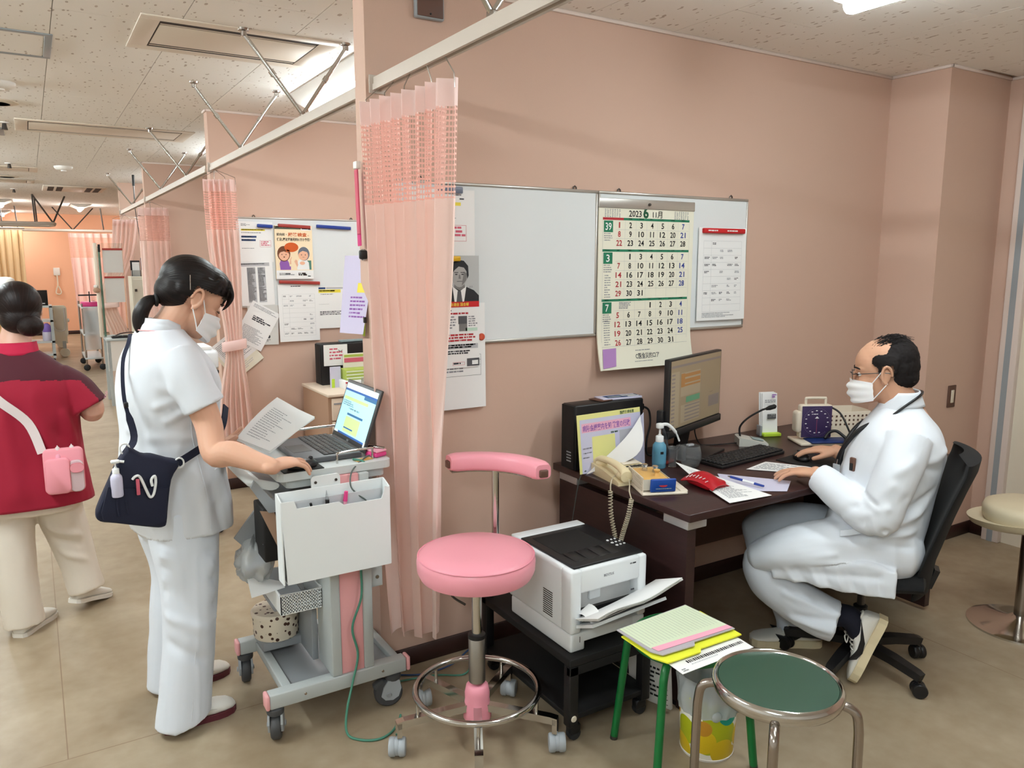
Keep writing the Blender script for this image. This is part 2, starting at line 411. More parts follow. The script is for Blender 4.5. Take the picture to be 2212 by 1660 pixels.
class Print:
    """flat print on a sheet: x right, y up from the sheet's lower left corner, metres; one mesh, several inks"""
    def __init__(s, T, off=.0006): s.mb = MB(); s.T = T; s.inks = []; s.off = off; s.zf = None
    def ink(s, m):
        if m not in s.inks: s.inks.append(m)
        return s.inks.index(m)
    def rect(s, x0, y0, x1, y1, m, lift=0):
        z = s.off+lift
        s.mb.add([s.T @ V(p) for p in ((x0, y0, z), (x1, y0, z), (x1, y1, z), (x0, y1, z))], [(0, 1, 2, 3)], False, s.ink(m)); return s
    def frame(s, x0, y0, x1, y1, t, m):
        s.rect(x0, y0, x1, y0+t, m); s.rect(x0, y1-t, x1, y1, m); s.rect(x0, y0, x0+t, y1, m); s.rect(x1-t, y0, x1, y1, m); return s
    def poly(s, pts, m, lift=0):
        s.mb.add([s.T @ V((p[0], p[1], s.off+lift)) for p in pts], [tuple(range(len(pts)))], False, s.ink(m)); return s
    def oval(s, cx, cy, rx, ry, m, lift=0, n=20, a0=0, a1=360):
        return s.poly([(cx+rx*math.cos(R(a0+(a1-a0)*i/n)), cy+ry*math.sin(R(a0+(a1-a0)*i/n))) for i in range(n+(0 if a1-a0 == 360 else 1))], m, lift)
    def text(s, st, x, y, size, m, align='L', bold=0, lift=.0003, width=None):
        s.mb.text(st, size, s.T @ Matrix.Translation((x, y, s.off+lift)), align, s.ink(m), bold, width); return s
    def greek(s, x0, y0, x1, y1, m, line=.006, h=.0028, seed=1, fill=.8):
        # rows of tiny illegible strokes standing for body text
        rg = random.Random(seed); y = y1
        while y-h > y0:
            x = x0; e = x0+(x1-x0)*rg.uniform(fill*.6, 1)
            while x < e:
                w = rg.uniform(.5, 3.2)*h
                s.rect(x, y-h*rg.uniform(.8, 1), min(x+w, x1), y, m); x += w+h*rg.uniform(.25, .6)
            y -= line
        return s
    def build(s, parent, name='print', world=False):
        if s.zf: s.mb.v = [(x, y, z+s.zf(x, y)) for x, y, z in s.mb.v]
        return s.mb.build(name, s.inks, parent, world=world)
def paper(name, label, cat, T, w, h, m='paper', t=.0012, group=None, curl=None):
    # a sheet lying in the plane of T (x right, y up); returns the sheet object and a Print on it
    def fn(u, v):
        p = V((u*w, v*h, 0)); p.z = curl(u, v) if curl else 0; return p
    o = MB().sheet(fn, 12 if curl else 1, 36 if curl else 1, t).build(name, m)
    o.location = T.to_translation(); o.rotation_euler = T.to_euler()
    tag(o, label, cat, group)
    p = Print(Matrix(), t/2+.0006)
    if curl: p.zf = lambda x, y: curl(x/w, y/h)
    return o, p
# ================================================================ the room
W1Y, W2Y, W3Y, W4Y, FARY = 2.60, 5.40, 8.55, 10.97, 19.0
ENDX = 1.02
struct(MB().box(-3.6, -3.0, -.1, 4.75, FARY+.2, 0), 'floor', 'floor')
fl = bpy.data.objects['floor']
ce = struct(MB().box(-3.6, -3.0, CEIL+.012, 4.75, FARY+.2, CEIL+.1), 'ceiling', 'ceiling_board')
# ceiling boards: .447 x .9 in running bond, joints recessed
tile = MB().box(.0015, .0015, 0, .4455, .8985, .0115).mesh(['ceiling_board'], 'ceiling_tile')
nt_ = 0
for ci in range(-4, 10):
    x = .158+.447*ci
    y = (3.6 if ci % 2 == 0 else 3.15)-.9*3
    while y < 9.5:
        if x+.4 < 4.6 and not (x > 4.0 and y > 2.0) and y > .2:
            o = bpy.data.objects.new('ceiling_tile', tile); C.objects.link(o); o.parent = ce; o.location = (x, y, CEIL); nt_ += 1
        y += .9
g = MB().box(-3.6, 9.5, CEIL+.002, 4.75, FARY, CEIL+.012).build('ceiling_field', 'ceiling_board', ce)
g = MB().box(-3.6, -3.0, CEIL+.002, -1.63, 9.5, CEIL+.012).build('ceiling_field', 'ceiling_board', ce)
g = MB().box(-1.63, -3.0, CEIL+.002, 4.75, .25, CEIL+.012).build('ceiling_field', 'ceiling_board', ce)
def wall(name, x0, y0, x1, y1, m='wall', z0=0, z1=CEIL+.012): return struct(MB().box(x0, y0, z0, x1, y1, z1), name, m)
wall('wall_back', ENDX, W1Y, 4.6, W1Y+.10)
wall('wall_middle', 1.045, W2Y, 4.6, W2Y+.10)
wall('wall_rear', 1.03, W3Y, 4.6, W3Y+.10)
wall('wall_rearmost', 1.03, W4Y, 4.6, W4Y+.10)
wall('wall_end', -3.5, FARY, 4.6, FARY+.1, 'wall_far')
wall('wall_column', 3.94, 2.285, 4.6, W1Y)
wall('wall_right', 4.50, -2.9, 4.6, 2.285)
wall('wall_right_rear', 4.50, W1Y+.1, 4.6, FARY, 'wall')
wall('wall_left', -3.5, -2.9, -3.4, FARY, 'white_paint')
wall('wall_front', -3.5, -3.0, 4.6, -2.9, 'white_paint')
def base(name, *bx):
    g = MB()
    for x0, y0, x1, y1 in bx: g.box(x0, y0, 0, x1, y1, .075, .003, 1)
    return struct(g, name, 'baseboard')
t = .009
base('baseboard_back', (ENDX-t, W1Y-t, 3.94, W1Y), (ENDX-t, W1Y-t, ENDX, W1Y+.1))
base('baseboard_column', (3.94-t, 2.285-t, 4.5, 2.285), (3.94-t, 2.285-t, 3.94, W1Y))
base('baseboard_right', (4.5-t, .2, 4.5, 2.285))
base('baseboard_middle', (1.045-t, W2Y-t, 4.5, W2Y), (1.045-t, W2Y-t, 1.045, W2Y+.1))
base('baseboard_rear', (1.03-t, W3Y-t, 4.5, W3Y), (1.03-t, W3Y-t, 1.03, W3Y+.1))
base('baseboard_end', (-3.4, FARY-.02, 4.5, FARY))
def ctrim(name, *bx):
    g = MB()
    for x0, y0, x1, y1 in bx: g.box(x0, y0, CEIL-.014, x1, y1, CEIL, .002, 1)
    return struct(g, name, 'trim_white')
t = .012
ctrim('trim_1', (ENDX-t, W1Y-t, 3.94, W1Y), (ENDX-t, W1Y-t, ENDX, W1Y+.1))
ctrim('trim_2', (3.94-t, 2.285-t, 4.5, 2.285), (3.94-t, 2.285-t, 3.94, W1Y))
ctrim('trim_3', (1.045-t, W2Y-t, 4.5, W2Y), (1.045-t, W2Y-t, 1.045, W2Y+.1))
ctrim('trim_4', (1.03-t, W3Y-t, 4.5, W3Y), (1.03-t, W3Y-t, 1.03, W3Y+.1))
ctrim('trim_5', (4.5-t, -1, 4.5, 2.285))
# door frame at the right wall
dr = struct(MB().box(4.485, .9, 0, 4.50, 2.10, 2.05), 'door_1', 'ivory')
MB().box(4.45, 2.10, 0, 4.5, 2.19, 2.5, .004).build('door_frame', 'trim_white', dr)
MB().box(4.46, 2.13, 0, 4.448, 2.16, 2.5).build('frame_groove', 'cart_mid', dr)
# ---------------------------------------------------------------- ceiling lamps
def lamp(x, y, label, axis='y', ln=1.25, w=.30, power=LAMP_W, glow='lamp_glow', group=None):
    t = thing('ceiling_lamp', label, 'ceiling lamp', (x, y, CEIL), 0 if axis == 'y' else R(90), group)
    g = MB(); a = w/2; h = .055
    # trapezoid reflector body
    prof = [(-a, 0), (-a, -.008), (-.045, -h), (.045, -h), (a, -.008), (a, 0)]
    g.loft([[V((px, -ln/2, pz)) for px, pz in prof], [V((px, ln/2, pz)) for px, pz in prof]], True, False)
    g.build('reflector', 'white_paint', t)
    g = MB(); r = .034
    ring = lambda yy, k: [V((r*k*math.cos(i/14*2*math.pi), yy, -h-.012+r*k*math.sin(i/14*2*math.pi))) for i in range(14)]
    g.loft([ring(-ln/2+.02, .3), ring(-ln/2+.024, .85), ring(-ln/2+.04, 1), ring(ln/2-.04, 1), ring(ln/2-.024, .85), ring(ln/2-.02, .3)])
    g.build('tube', glow, t)
    ld = bpy.data.lights.new('lamp_light', 'AREA'); ld.shape = 'RECTANGLE'; ld.size = .09; ld.size_y = ln*.95; ld.energy = power; ld.color = (.92, 1, 1)
    lo = bpy.data.objects.new('lamp_light', ld); C.objects.link(lo); lo.parent = t; lo.location = (0, 0, -h-.052)
    return t
lamp(2.52, 1.25, 'bright strip lamp on the ceiling above the doctor', power=LAMP_W*1.3)
lamp(1.52, .62, 'strip lamp on the ceiling nearest the curtain rail, out in front of the desk', power=LAMP_W*1.2)
lamp(1.52, 4.12, 'strip lamp glowing behind the near partition, above the second bay', power=LAMP_W*1.3)
lamp(3.1, 4.12, 'strip lamp deep inside the second bay', power=LAMP_W)
lamp(1.6, 7.1, 'strip lamp inside the third bay', power=LAMP_W*1.2)
lamp(1.6, 9.9, 'strip lamp inside the fourth bay', power=LAMP_W)
for i, y in enumerate((-.6, 2.6, 5.6, 8.6, 11.6)):  # corridor lamps added out of view to brighten the left side
    lamp(-1.0, y, ['added unseen strip lamp over the corridor behind the viewer', 'added unseen strip lamp over the corridor, left of the crimson uniform', 'added unseen strip lamp over the corridor, level with the second bay', 'added unseen strip lamp over the corridor, level with the third bay', 'added unseen strip lamp over the corridor, level with the fourth bay'][i], power=LAMP_W*2.3, glow='lamp_glow_hall')
lamp(.855, 15.7, 'short bright ceiling lamp far down the corridor, right one', ln=.6, w=.3, power=LAMP_W*3.5, glow='lamp_glow_far')
lamp(-.29, 15.1, 'short bright ceiling lamp at the far left, upper of two', ln=.6, w=.3, power=LAMP_W*3.5, glow='lamp_glow_far')
lamp(-.35, 18.3, 'short bright ceiling lamp at the far left, lower of two', ln=.6, w=.3, power=LAMP_W*3.5, glow='lamp_glow_far')
lamp(2.4, 17.4, 'added unseen strip lamp that brightens the far end', power=LAMP_W*6, glow='lamp_glow_far')  # hidden extra lamp, added to lift the far wall
# ---------------------------------------------------------------- ceiling equipment
def cassette(x0, y0, x1, y1, label, m='ac_cream'):
    cx, cy = (x0+x1)/2, (y0+y1)/2; t = thing('ceiling_air_conditioner', label, 'air conditioner', (cx, cy, CEIL)); a, b = (x1-x0)/2, (y1-y0)/2
    g = MB()
    f = .06
    for bx in ((-a, -b, a, -b+f), (-a, b-f, a, b), (-a, -b+f, -a+f*1.3, b-f), (a-f*1.3, -b+f, a, b-f)): g.box(bx[0], bx[1], -.006, bx[2], bx[3], 0, .002)
    g.build('frame', m, t)
    MB().box(-a+f*1.2, -b+f*.9, -.003, a-f*1.2, b-f*.9, -.001).build('recess', 'slot_dark', t)
    MB().box(-a+f*1.4, -b+f+.060, -.005, a-f*1.4, b-f-.055, -.002, .001).build('panel', m, t)
    for yy in (-b+f+.045, b-f-.030): MB().cbox((0, yy, -.004), (2*a-f*2.8, .007, .001), (R(-8), 0, 0)).build('louver', m, t)
    return t
cassette(.452, 3.48, 1.26, 4.03, 'large cream ceiling air conditioner in front of the near partition')
cassette(0, 6.4, 1.15, 6.97, 'long cream ceiling air conditioner further down the corridor')
cassette(-.85, 9.63, .17, 10.13, 'cream ceiling air conditioner at the left edge, nearer one')
cassette(-.85, 11.16, .15, 11.6, 'cream ceiling air conditioner at the left edge, farther one')
t = thing('ceiling_hatch', 'framed access hatch in the ceiling at the left edge', 'hatch', (-.06, 4.23, CEIL))
for bx in ((-.23, -.23, .23, -.2), (-.23, .2, .23, .23), (-.23, -.2, -.2, .2), (.2, -.2, .23, .2)): MB().box(bx[0], bx[1], -.006, bx[2], bx[3], 0, .002).build('frame', 'cart_mid', t)
MB().box(-.195, -.195, -.004, .195, .195, 0).build('panel', 'ceiling_board', t)
t = thing('ceiling_hatch', 'small framed hatch in the ceiling beyond the first hatch', 'hatch', (-.27, 7.1, CEIL))
MB().box(-.2, -.2, -.006, .2, .2, 0, .002).build('frame', 'cart_mid', t); MB().box(-.165, -.165, -.008, .165, .165, -.004).build('panel', 'ceiling_board', t)
t = thing('louvred_vent', 'cream ceiling vent with dark louvres far down the corridor', 'vent', (.605, 12.15, CEIL))
MB().box(-.36, -.42, -.015, .36, .42, 0, .004).build('frame', 'ac_cream', t)
for x in (-.27, -.17, .17, .27): MB().box(x-.035, -.33, -.018, x+.035, .33, -.012).build('louver', 'slot_dark', t)
def disc(x, y, r, h, label, name, cat, m='white_paint', hole=False):
    t = thing(name, label, cat, (x, y, CEIL))
    MB().lathe([(r, 0), (r, -h*.35), (r*.85, -h*.8), (r*.5, -h), (.001, -h)]).build('cover', m, t)
    if hole: MB().lathe([(r*.62, -h-.001), (.001, -h-.001)]).build('grille', 'slot_dark', t)
    else: MB().lathe([(r*.3, -h*.9), (r*.28, -h*1.25), (.001, -h*1.3)]).build('sensor', m, t)
disc(-.05, 5.19, .075, .035, 'white round smoke detector at the left edge of the ceiling', 'smoke_detector', 'smoke detector')
disc(-.085, 5.82, .12, .012, 'round dark ceiling speaker at the left edge', 'ceiling_speaker', 'speaker', 'ivory', True)
disc(.39, 9.38, .085, .04, 'white round smoke detector in the middle of the corridor ceiling', 'smoke_detector', 'smoke detector')
disc(-.12, 10.8, .12, .012, 'round dark ceiling speaker further away', 'ceiling_speaker', 'speaker', 'ivory', True)
for x, y, lb in ((-.06, 6.65, 'small sprinkler head near the first round speaker'), (-.076, 9.35, 'small sprinkler head between the two far air conditioners'), (-.078, 12.6, 'small sprinkler head in front of the far lamps')):
    t = thing('sprinkler_head', lb, 'sprinkler', (x, y, CEIL))
    MB().lathe([(.04, 0), (.038, -.006), (.001, -.007)]).build('plate', 'white_paint', t)
    MB().cyl((0, 0, -.005), (0, 0, -.05), .012, .02, 10).build('nozzle', 'dark_steel', t)
# ---------------------------------------------------------------- curtain rails with braces
def strut(g, a, b, r=.0085):
    a, b = V(a), V(b); g.cyl(a, b, r, n=8); m = a.lerp(b, .52); d = (b-a).normalized(); g.cyl(m-d*.012, m+d*.012, r*1.5, n=8)
def rail(y0, y1, braces, label, x=1.06, z=2.12, col='rail_beige', end=True):
    t = thing('curtain_rail', label, 'curtain rail', (x, (y0+y1)/2, z)); oy = (y0+y1)/2
    L_ = (y1-y0)/2
    prof = [(-.014, .042), (.014, .042), (.014, .022), (.018, .020), (.018, 0), (.007, 0), (.007, .008), (-.007, .008), (-.007, 0), (-.018, 0), (-.018, .020), (-.014, .022)]
    MB().loft([[V((px, -L_, pz)) for px, pz in prof], [V((px, L_, pz)) for px, pz in prof]], True, False).build('rail', col, t)
    if end: MB().box(-.03, L_-.005, -.01, .03, L_, .05, .002).build('end_bracket', col, t)
    for (y, dy) in braces:
        for sx in (-.22, .22):
            g = MB(); strut(g, (0, y-oy, .05), (sx, y-oy+dy, CEIL-z-.02)); o = g.build('brace', 'chrome', t)
            MB().lathe([(.024, 0), (.022, -.008), (.013, -.012), (.012, -.03), (.001, -.031)], (sx, y-oy+dy, CEIL-z), 12).build('ceiling_mount', 'steel', t)
        MB().cbox((0, y-oy, .045), (.02, .03, .03), None, .004).build('clamp', 'steel', t)
    return t
rail(-.6, W1Y, [(1.82, 0)], 'nearest beige curtain rail running over the pink stool')
rail(W1Y+.1, W2Y, [(3.44, .05), (4.60, .03)], 'beige curtain rail from the near partition to the second one')
rail(W2Y+.1, W3Y, [(6.31, .06), (7.61, .03)], 'beige curtain rail along the third bay', x=1.05)
rail(W3Y+.1, W4Y, [(9.85, 0)], 'farthest straight curtain rail along the corridor', x=1.05)
# ================================================================ whiteboards and what hangs on them
UP = (0, 0, 1); XR = (1, 0, 0)
def wallT(x, z, y): return facing((x, y, z), XR, UP)          # sheet on a wall that faces -Y: lower-left corner
def whiteboard(x0, x1, z0, z1, y, label):
    t = thing('whiteboard', label, 'whiteboard', ((x0+x1)/2, y, z0))
    a = (x1-x0)/2; h = z1-z0
    MB().box(-a+.008, -.010, .008, a-.008, 0, h-.008).build('panel', 'board_white', t)
    for bx in ((-a, 0, a, .012), (-a, h-.012, a, h), (-a, .012, -a+.01, h-.012), (a-.01, .012, a, h-.012)):
        MB().box(bx[0], -.015, bx[1], bx[2], 0, bx[3], .003, 1).build('frame', 'alu', t)
    for sx in (-a*.75, a*.75): MB().tube([(sx-.008, -.006, h-.002), (sx-.007, -.006, h+.008), (sx, -.006, h+.013), (sx+.007, -.006, h+.008), (sx+.008, -.006, h-.002)], .0028, 6).build('hook', 'dark_steel', t)
whiteboard(1.10, 2.004, 1.236, 1.832, W1Y, 'whiteboard left of the big calendar on the near wall')
whiteboard(2.008, 2.888, 1.236, 1.832, W1Y, 'whiteboard carrying the big calendar')
whiteboard(1.19, 2.09, 1.235, 1.835, W2Y, 'whiteboard full of notices in the second bay')
BY = W1Y-.0115
# ---- calendar
cal, p = paper('wall_calendar', 'large three-month wall calendar with green bands and big numerals', 'calendar', wallT(2.006, 1.092, BY-.004), .530, .706, 'paper_cream', .006, curl=lambda u, v: .0+.035*max(0, .28-v)**2*12)
k = MB(); k.box(-.003, .672, -.005, .533, .712, .007, .003); k.build('hanging_bar', 'alu', cal)
k = MB(); k.lathe([(.006, 0), (.006, .01), (.003, .013), (.001, .013)], (.265, .692, .004), 12); k.build('pin', 'dark_steel', cal)
colx = [.108+.06*i for i in range(7)]
def calrow(vals, z, top=False):
    for i, v in enumerate(vals):
        if v == '': continue
        c = 'ink_red' if i == 0 else ('ink_blue' if i == 6 and v != 28.5 else 'ink_black')
        s_ = str(int(v)); p.text(s_, colx[i], z-.012, .033, c, 'C', .018, width={'1': .007, '11': .022}.get(s_, .0145 if len(s_) == 1 else .031))
z0 = 1.092
B1 = [[1, 2, 3, 4, 5, 6, 7], [8, 9, 10, 11, 12, 20, 21], [22, 23, 24, 25, 26, 27, 28.5]]
B2 = [['', 1, 3, 4, 5, 6, 7], [7, 8, 10, 11, 12, 13, 14], [14, 16, 17, 18, 19, 20, 21], [21, 23, 24, 25, 26, 27, 28], [29, 30, 31]]
B3 = [['', '', '', 1, 2, 3, 4], [5, 6, 7, 8, 9, 10, 11], [12, 13, 14, 15, 16, 17, 18], [19, 20, 21, 22, 23, 24, 25], [26, 27, 28, 29, 30, 31]]
for rows, zt, dz in ((B1, 1.697, .037), (B2, 1.567, .0385), (B3, 1.360, .039)):
    for i, r in enumerate(rows):
        calrow(r, zt-dz*i-z0)
        if i: p.rect(.09, zt-dz*(i-.5)-z0-.0012, .50, zt-dz*(i-.5)-z0-.0004, 'ink_pale')
    p.rect(.02, zt-z0+.019, .505, zt-z0+.029, 'green_print')
    if rows is B1: p.rect(.02, zt-z0+.019, .13, zt-z0+.029, 'ink_red', .0001)
    for i in range(8): p.greek(.035+.06*i, zt-z0+.021, .06+.06*i, zt-z0+.027, 'paper', .004, .003, i+3)
    for i in range(6): p.rect(.138+.06*i, zt-dz*(len(rows)-.5)-z0, .1386+.06*i, zt-z0+.018, 'ink_pale')
p.rect(.02, .116, .0208, .63, 'ink_pale'); p.rect(.504, .116, .5048, .63, 'ink_pale'); p.rect(.02, .096, .505, .0968, 'ink_soft')
for s_, z, n_ in (('39', 1.672, 2), ('3', 1.542, 1), ('7', 1.335, 1)):
    z -= z0; p.rect(.026, z-.006, .074, z+.041, 'green_print'); p.text(s_, .05, z+.003, .042, 'paper', 'C', .012, .0004, width=.014*n_+.004)
    p.greek(.028, z-.045, .072, z-.010, 'ink_soft', .009, .004, n_+7)
p.greek(.034, 1.39-z0, .066, 1.49-z0, 'ink_soft', .010, .004, 31); p.greek(.034, 1.19-z0, .066, 1.30-z0, 'ink_soft', .010, .004, 32)
p.greek(.115, 1.345-z0, .19, 1.375-z0, 'ink_soft', .006, .004, 33)
p.text('2023', .158, .640, .036, 'ink_black', 'L', .012); p.text('6', .236, .637, .062, 'ink_green', 'L', .035); p.text('11月', .290, .640, .032, 'ink_black', 'L', .012)
for x in (.03, .415):
    for i in range(7): p.greek(x+i*.0125, .632, x+i*.0125+.007, .668, 'ink_soft', .0058, .0036, 40+i)
p.text('C医金災的ロア', .265, .040, .026, 'ink', 'C', .01, width=.135); p.greek(.2, .070, .33, .076, 'ink_soft', .006, .004, 60); p.greek(.19, .024, .32, .029, 'ink_soft', .006, .003, 61)
p.poly([(.012, .008), (.082, .014), (.094, .090), (.022, .088)], 'print_lilac', .0022)
p.build(cal)
# ---- duty sheet with red magnetic bar
o, p = paper('duty_sheet', 'white schedule sheet hanging right of the calendar', 'paper', wallT(2.572, 1.277, BY-.006), .302, .42, 'paper', .003, curl=lambda u, v: .010*(1-v)*(.4+u*.6))
def form_print(p, w, h, seed=1, rows=9, ink='ink_soft', m=.10):
    rg = random.Random(seed)
    for i in range(rows+1):
        y = h*(m+(1-2*m)*i/rows); p.rect(w*m, y, w*(1-m), y+.0008, 'ink_pale')
    for x in (m, m+.2*(1-2*m), 1-m): p.rect(w*x, h*m, w*x+.0008, h*(1-m), 'ink_pale')
    for i in range(rows):
        for j in range(5):
            if rg.random() < .5:
                x = w*(m+(1-2*m)*(j+.15)/5); y = h*(m+(1-2*m)*(i+.35)/rows)
                p.greek(x, y, x+w*.11*rg.uniform(.5, 1.2), y+h*.035, ink if rg.random() < .7 else 'ink', .0055, .0035, rg.randint(0, 999))
form_print(p, .302, .40, 5, 10); p.greek(.06, .39, .24, .405, 'ink_soft', .006, .004, 9); p.greek(.03, .012, .27, .035, 'ink_soft', .006, .003, 11)
p.build(o)
t = thing('magnet_bar', 'red magnetic bar holding the schedule sheet', 'magnet', (2.72, BY-.018, 1.683)); MB().box(-.13, -.008, -.011, .13, .012, .011, .004).build('bar', 'print_red', t)
pp = Print(facing((2.61, BY-.0262, 1.68), XR, UP)); pp.greek(0, -.004, .06, .006, 'paper', .009, .006, 2); pp.greek(.12, -.004, .2, .006, 'paper', .009, .006, 3); pp.build(t, 'lettering', True)
# ---- left column of notices
o, p = paper('notice_sheet', 'white notice with yellow highlighted line and pink note, beside the near curtain', 'paper', wallT(1.16, 1.52, BY-.002), .268, .285, 'paper', .001)
p.greek(.19, .262, .225, .268, 'ink_soft', .006, .0045, 1); p.greek(.205, .247, .225, .255, 'ink', .008, .006, 2); p.rect(.10, .228, .210, .240, 'hl_yellow'); p.greek(.11, .231, .205, .237, 'ink_soft', .007, .005, 3)
p.greek(.10, .203, .235, .211, 'ink_soft', .008, .006, 4); p.greek(.12, .178, .165, .188, 'ink', .010, .008, 5); p.greek(.05, .088, .18, .096, 'ink_soft', .008, .006, 6)
p.frame(.158, .100, .232, .158, .0012, 'ink_pink'); p.greek(.164, .104, .228, .153, 'ink_pink', .0135, .009, 7); p.rect(.17, .183, .19, .1842, 'ink'); p.build(o)
t = thing('magnet_bar', 'grey magnetic bar at the top of the notice by the near curtain', 'magnet', (1.325, BY-.008, 1.803)); MB().box(-.05, -.007, -.012, .05, .004, .012, .004).build('bar', 'magnet_grey', t)
o, p = paper('form_sheet', 'white form hanging below the portrait leaflet', 'paper', wallT(1.22, .992, BY-.003), .248, .40, 'paper', .001, curl=lambda u, v: .006*(1-v))
p.frame(.02, .125, .228, .205, .001, 'ink'); p.rect(.02, .165, .228, .166, 'ink'); p.rect(.02, .184, .228, .185, 'ink'); p.rect(.05, .187, .2, .203, 'ink_pale'); p.greek(.07, .19, .19, .202, 'ink_pink', .012, .008, 3)
p.greek(.08, .130, .2, .158, 'ink_soft', .011, .006, 4); p.greek(.07, .168, .2, .181, 'ink_soft', .008, .005, 5); p.build(o)
o, p = paper('portrait_leaflet', 'long leaflet with black-and-white portrait of a suited man and red band', 'leaflet', wallT(1.235, 1.150, BY-.0105), .204, .418, 'paper', .002)
W_, H_ = .204, .418
p.rect(0, .248, W_, H_, 'photo_bg'); cx = .118
p.poly([(.012, .248), (.02, .272), (.055, .292), (.090, .303), (.150, .303), (.182, .29), (.2035, .27), (.2035, .248)], 'photo_dark', .0002)
p.poly([(.092, .306), (.100, .248), (.140, .248), (.150, .306), (.120, .285)], 'paper', .0004); p.poly([(.113, .288), (.127, .288), (.133, .248), (.108, .248)], 'photo_mid', .0006)
p.poly([(.098, .302), (.100, .318), (.142, .318), (.144, .300), (.122, .290)], 'photo_shade', .0006)
p.oval(.121, .343, .031, .041, 'photo_skin', .0008); p.poly([(.130, .306), (.150, .328), (.152, .352), (.140, .36)], 'photo_shade', .0009)
p.poly([(.084, .338), (.082, .366), (.092, .392), (.116, .402), (.140, .399), (.158, .380), (.160, .345), (.154, .332), (.151, .360), (.140, .374), (.118, .378), (.100, .364), (.092, .352), (.090, .336)], 'photo_dark', .0010)
for sx in (.108, .134): p.rect(sx-.008, .355, sx+.008, .3575, 'photo_dark', .0011); p.oval(sx, .349, .0055, .0022, 'photo_dark', .0011, 10)
p.poly([(.119, .348), (.124, .348), (.127, .333), (.117, .333)], 'photo_shade', .0011); p.rect(.110, .3225, .133, .3248, 'photo_mid', .0011)
p.text('議員', .162, .30, .008, 'ink_soft')
p.rect(0, .228, W_, .249, 'print_red', .0004); p.text('議会通信 国会報', .07, .233, .014, 'hl_yellow', 'L', .01, .0008, width=.09)
p.greek(.07, .212, .1, .219, 'ink', .007, .006, 1); p.greek(.07, .200, .16, .208, 'ink_red', .008, .007, 2, 1)
p.greek(.07, .140, .105, .195, 'ink_soft', .010, .006, 3); p.rect(.115, .165, .152, .195, 'photo_mid'); p.rect(.118, .138, .152, .166, 'photo_shade'); p.rect(.146, .138, .196, .15, 'print_mint'); p.greek(.158, .152, .196, .194, 'ink_soft', .0085, .005, 4)
p.greek(.06, .098, .195, .128, 'ink_red', .0105, .007, 5, 1); p.rect(.055, .072, .198, .090, 'ink_pale'); p.greek(.06, .074, .196, .089, 'ink', .008, .006, 6, 1); p.greek(.06, .046, .19, .066, 'ink', .008, .006, 7, 1)
p.rect(.150, .004, .2035, .034, 'photo_mid'); p.rect(.172, .010, .198, .026, 'paper', .0002); p.frame(.09, .010, .14, .022, .001, 'ink_pink'); p.greek(.093, .012, .135, .020, 'ink', .010, .007, 8, 1)
p.build(o)
t = thing('magnet_clip', 'yellow clip magnet on the portrait leaflet', 'magnet', (1.318, BY-.018, 1.556)); MB().box(-.048, -.01, -.009, .038, .006, .010, .004).build('grip', 'magnet_yellow', t); MB().box(-.04, -.004, .008, .01, .006, .032, .003).build('back', 'clear_plastic', t)
t = thing('round_magnet', 'orange round magnet at the lower corner of the whiteboard', 'magnet', (1.452, BY-.002, 1.262)); MB().lathe([(.014, 0), (.014, .006), (.011, .011), (.001, .012)], (0, 0, 0), 18, Matrix.Rotation(R(90), 4, 'X')).build('cap', 'magnet_orange', t)
# ---- grey glass box high on the wall
t = thing('wall_display', 'small dark glossy display box high on the near wall', 'display', (1.255, W1Y, 2.375)); MB().box(-.055, -.022, 0, .055, 0, .11, .006).build('case', 'cart_mid', t); MB().box(-.049, -.025, .006, .049, -.02, .104, .002).build('glass', 'desk_back', t); MB().lathe([(.004, 0), (.003, .003), (.001, .003)], (0, -.0245, .016), 10, Matrix.Rotation(R(90), 4, 'X')).build('button', 'black_plastic', t)
# ---- switch on the column
t = thing('wall_switch', 'brown wall switch plate on the column behind the doctor', 'switch', (4.19, 2.285, .765)); MB().box(-.035, -.008, 0, .035, 0, .12, .003).build('plate', 'desk_back', t); MB().box(-.013, -.012, .025, .013, -.006, .095, .003).build('rocker', 'ivory', t)
# ================================================================ second bay notices
B2Y = W2Y-.0115
o, p = paper('notice_sheet', 'white notice with blue bars at the top left of the second bay board', 'paper', wallT(1.185, 1.54, B2Y-.002), .236, .265, 'paper', .001)
p.greek(.03, .235, .09, .252, 'ink_soft', .006, .004, 1); p.rect(.03, .205, .185, .217, 'hl_yellow'); p.greek(.035, .207, .18, .215, 'ink_soft', .008, .006, 2, 1); p.greek(.03, .187, .21, .195, 'ink_soft', .008, .005, 3, 1); p.rect(.03, .160, .128, .172, 'ink_navy'); p.rect(.03, .138, .122, .150, 'ink_navy'); p.greek(.035, .162, .12, .169, 'paper', .008, .005, 9); p.greek(.035, .140, .118, .147, 'paper', .008, .005, 8)
p.frame(.148, .100, .222, .143, .0014, 'ink_pink'); p.greek(.155, .105, .217, .137, 'ink_pink', .011, .007, 4, 1); p.greek(.03, .085, .12, .092, 'ink_soft', .007, .004, 5); p.build(o)
o, p = paper('clinic_poster', 'peach health poster with two cartoon people and orange speech balloon', 'poster', wallT(1.430, 1.425, B2Y-.012), .255, .358, 'print_peach', .012)
p.off = .0066
p.rect(0, .334, .178, .354, 'print_olive'); p.greek(.008, .337, .172, .352, 'paper', .009, .007, 1, 1); p.rect(.178, .328, .25, .348, 'paper'); p.greek(.184, .331, .246, .346, 'ink_purple', .015, .013, 2, 1)
p.text('前向的・', .012, .292, .020, 'ink_black', 'L', .02, width=.068); p.text('尿路検査', .088, .288, .028, 'ink_orange', 'L', .025, width=.13); p.text('の', .222, .288, .014, 'ink_orange')
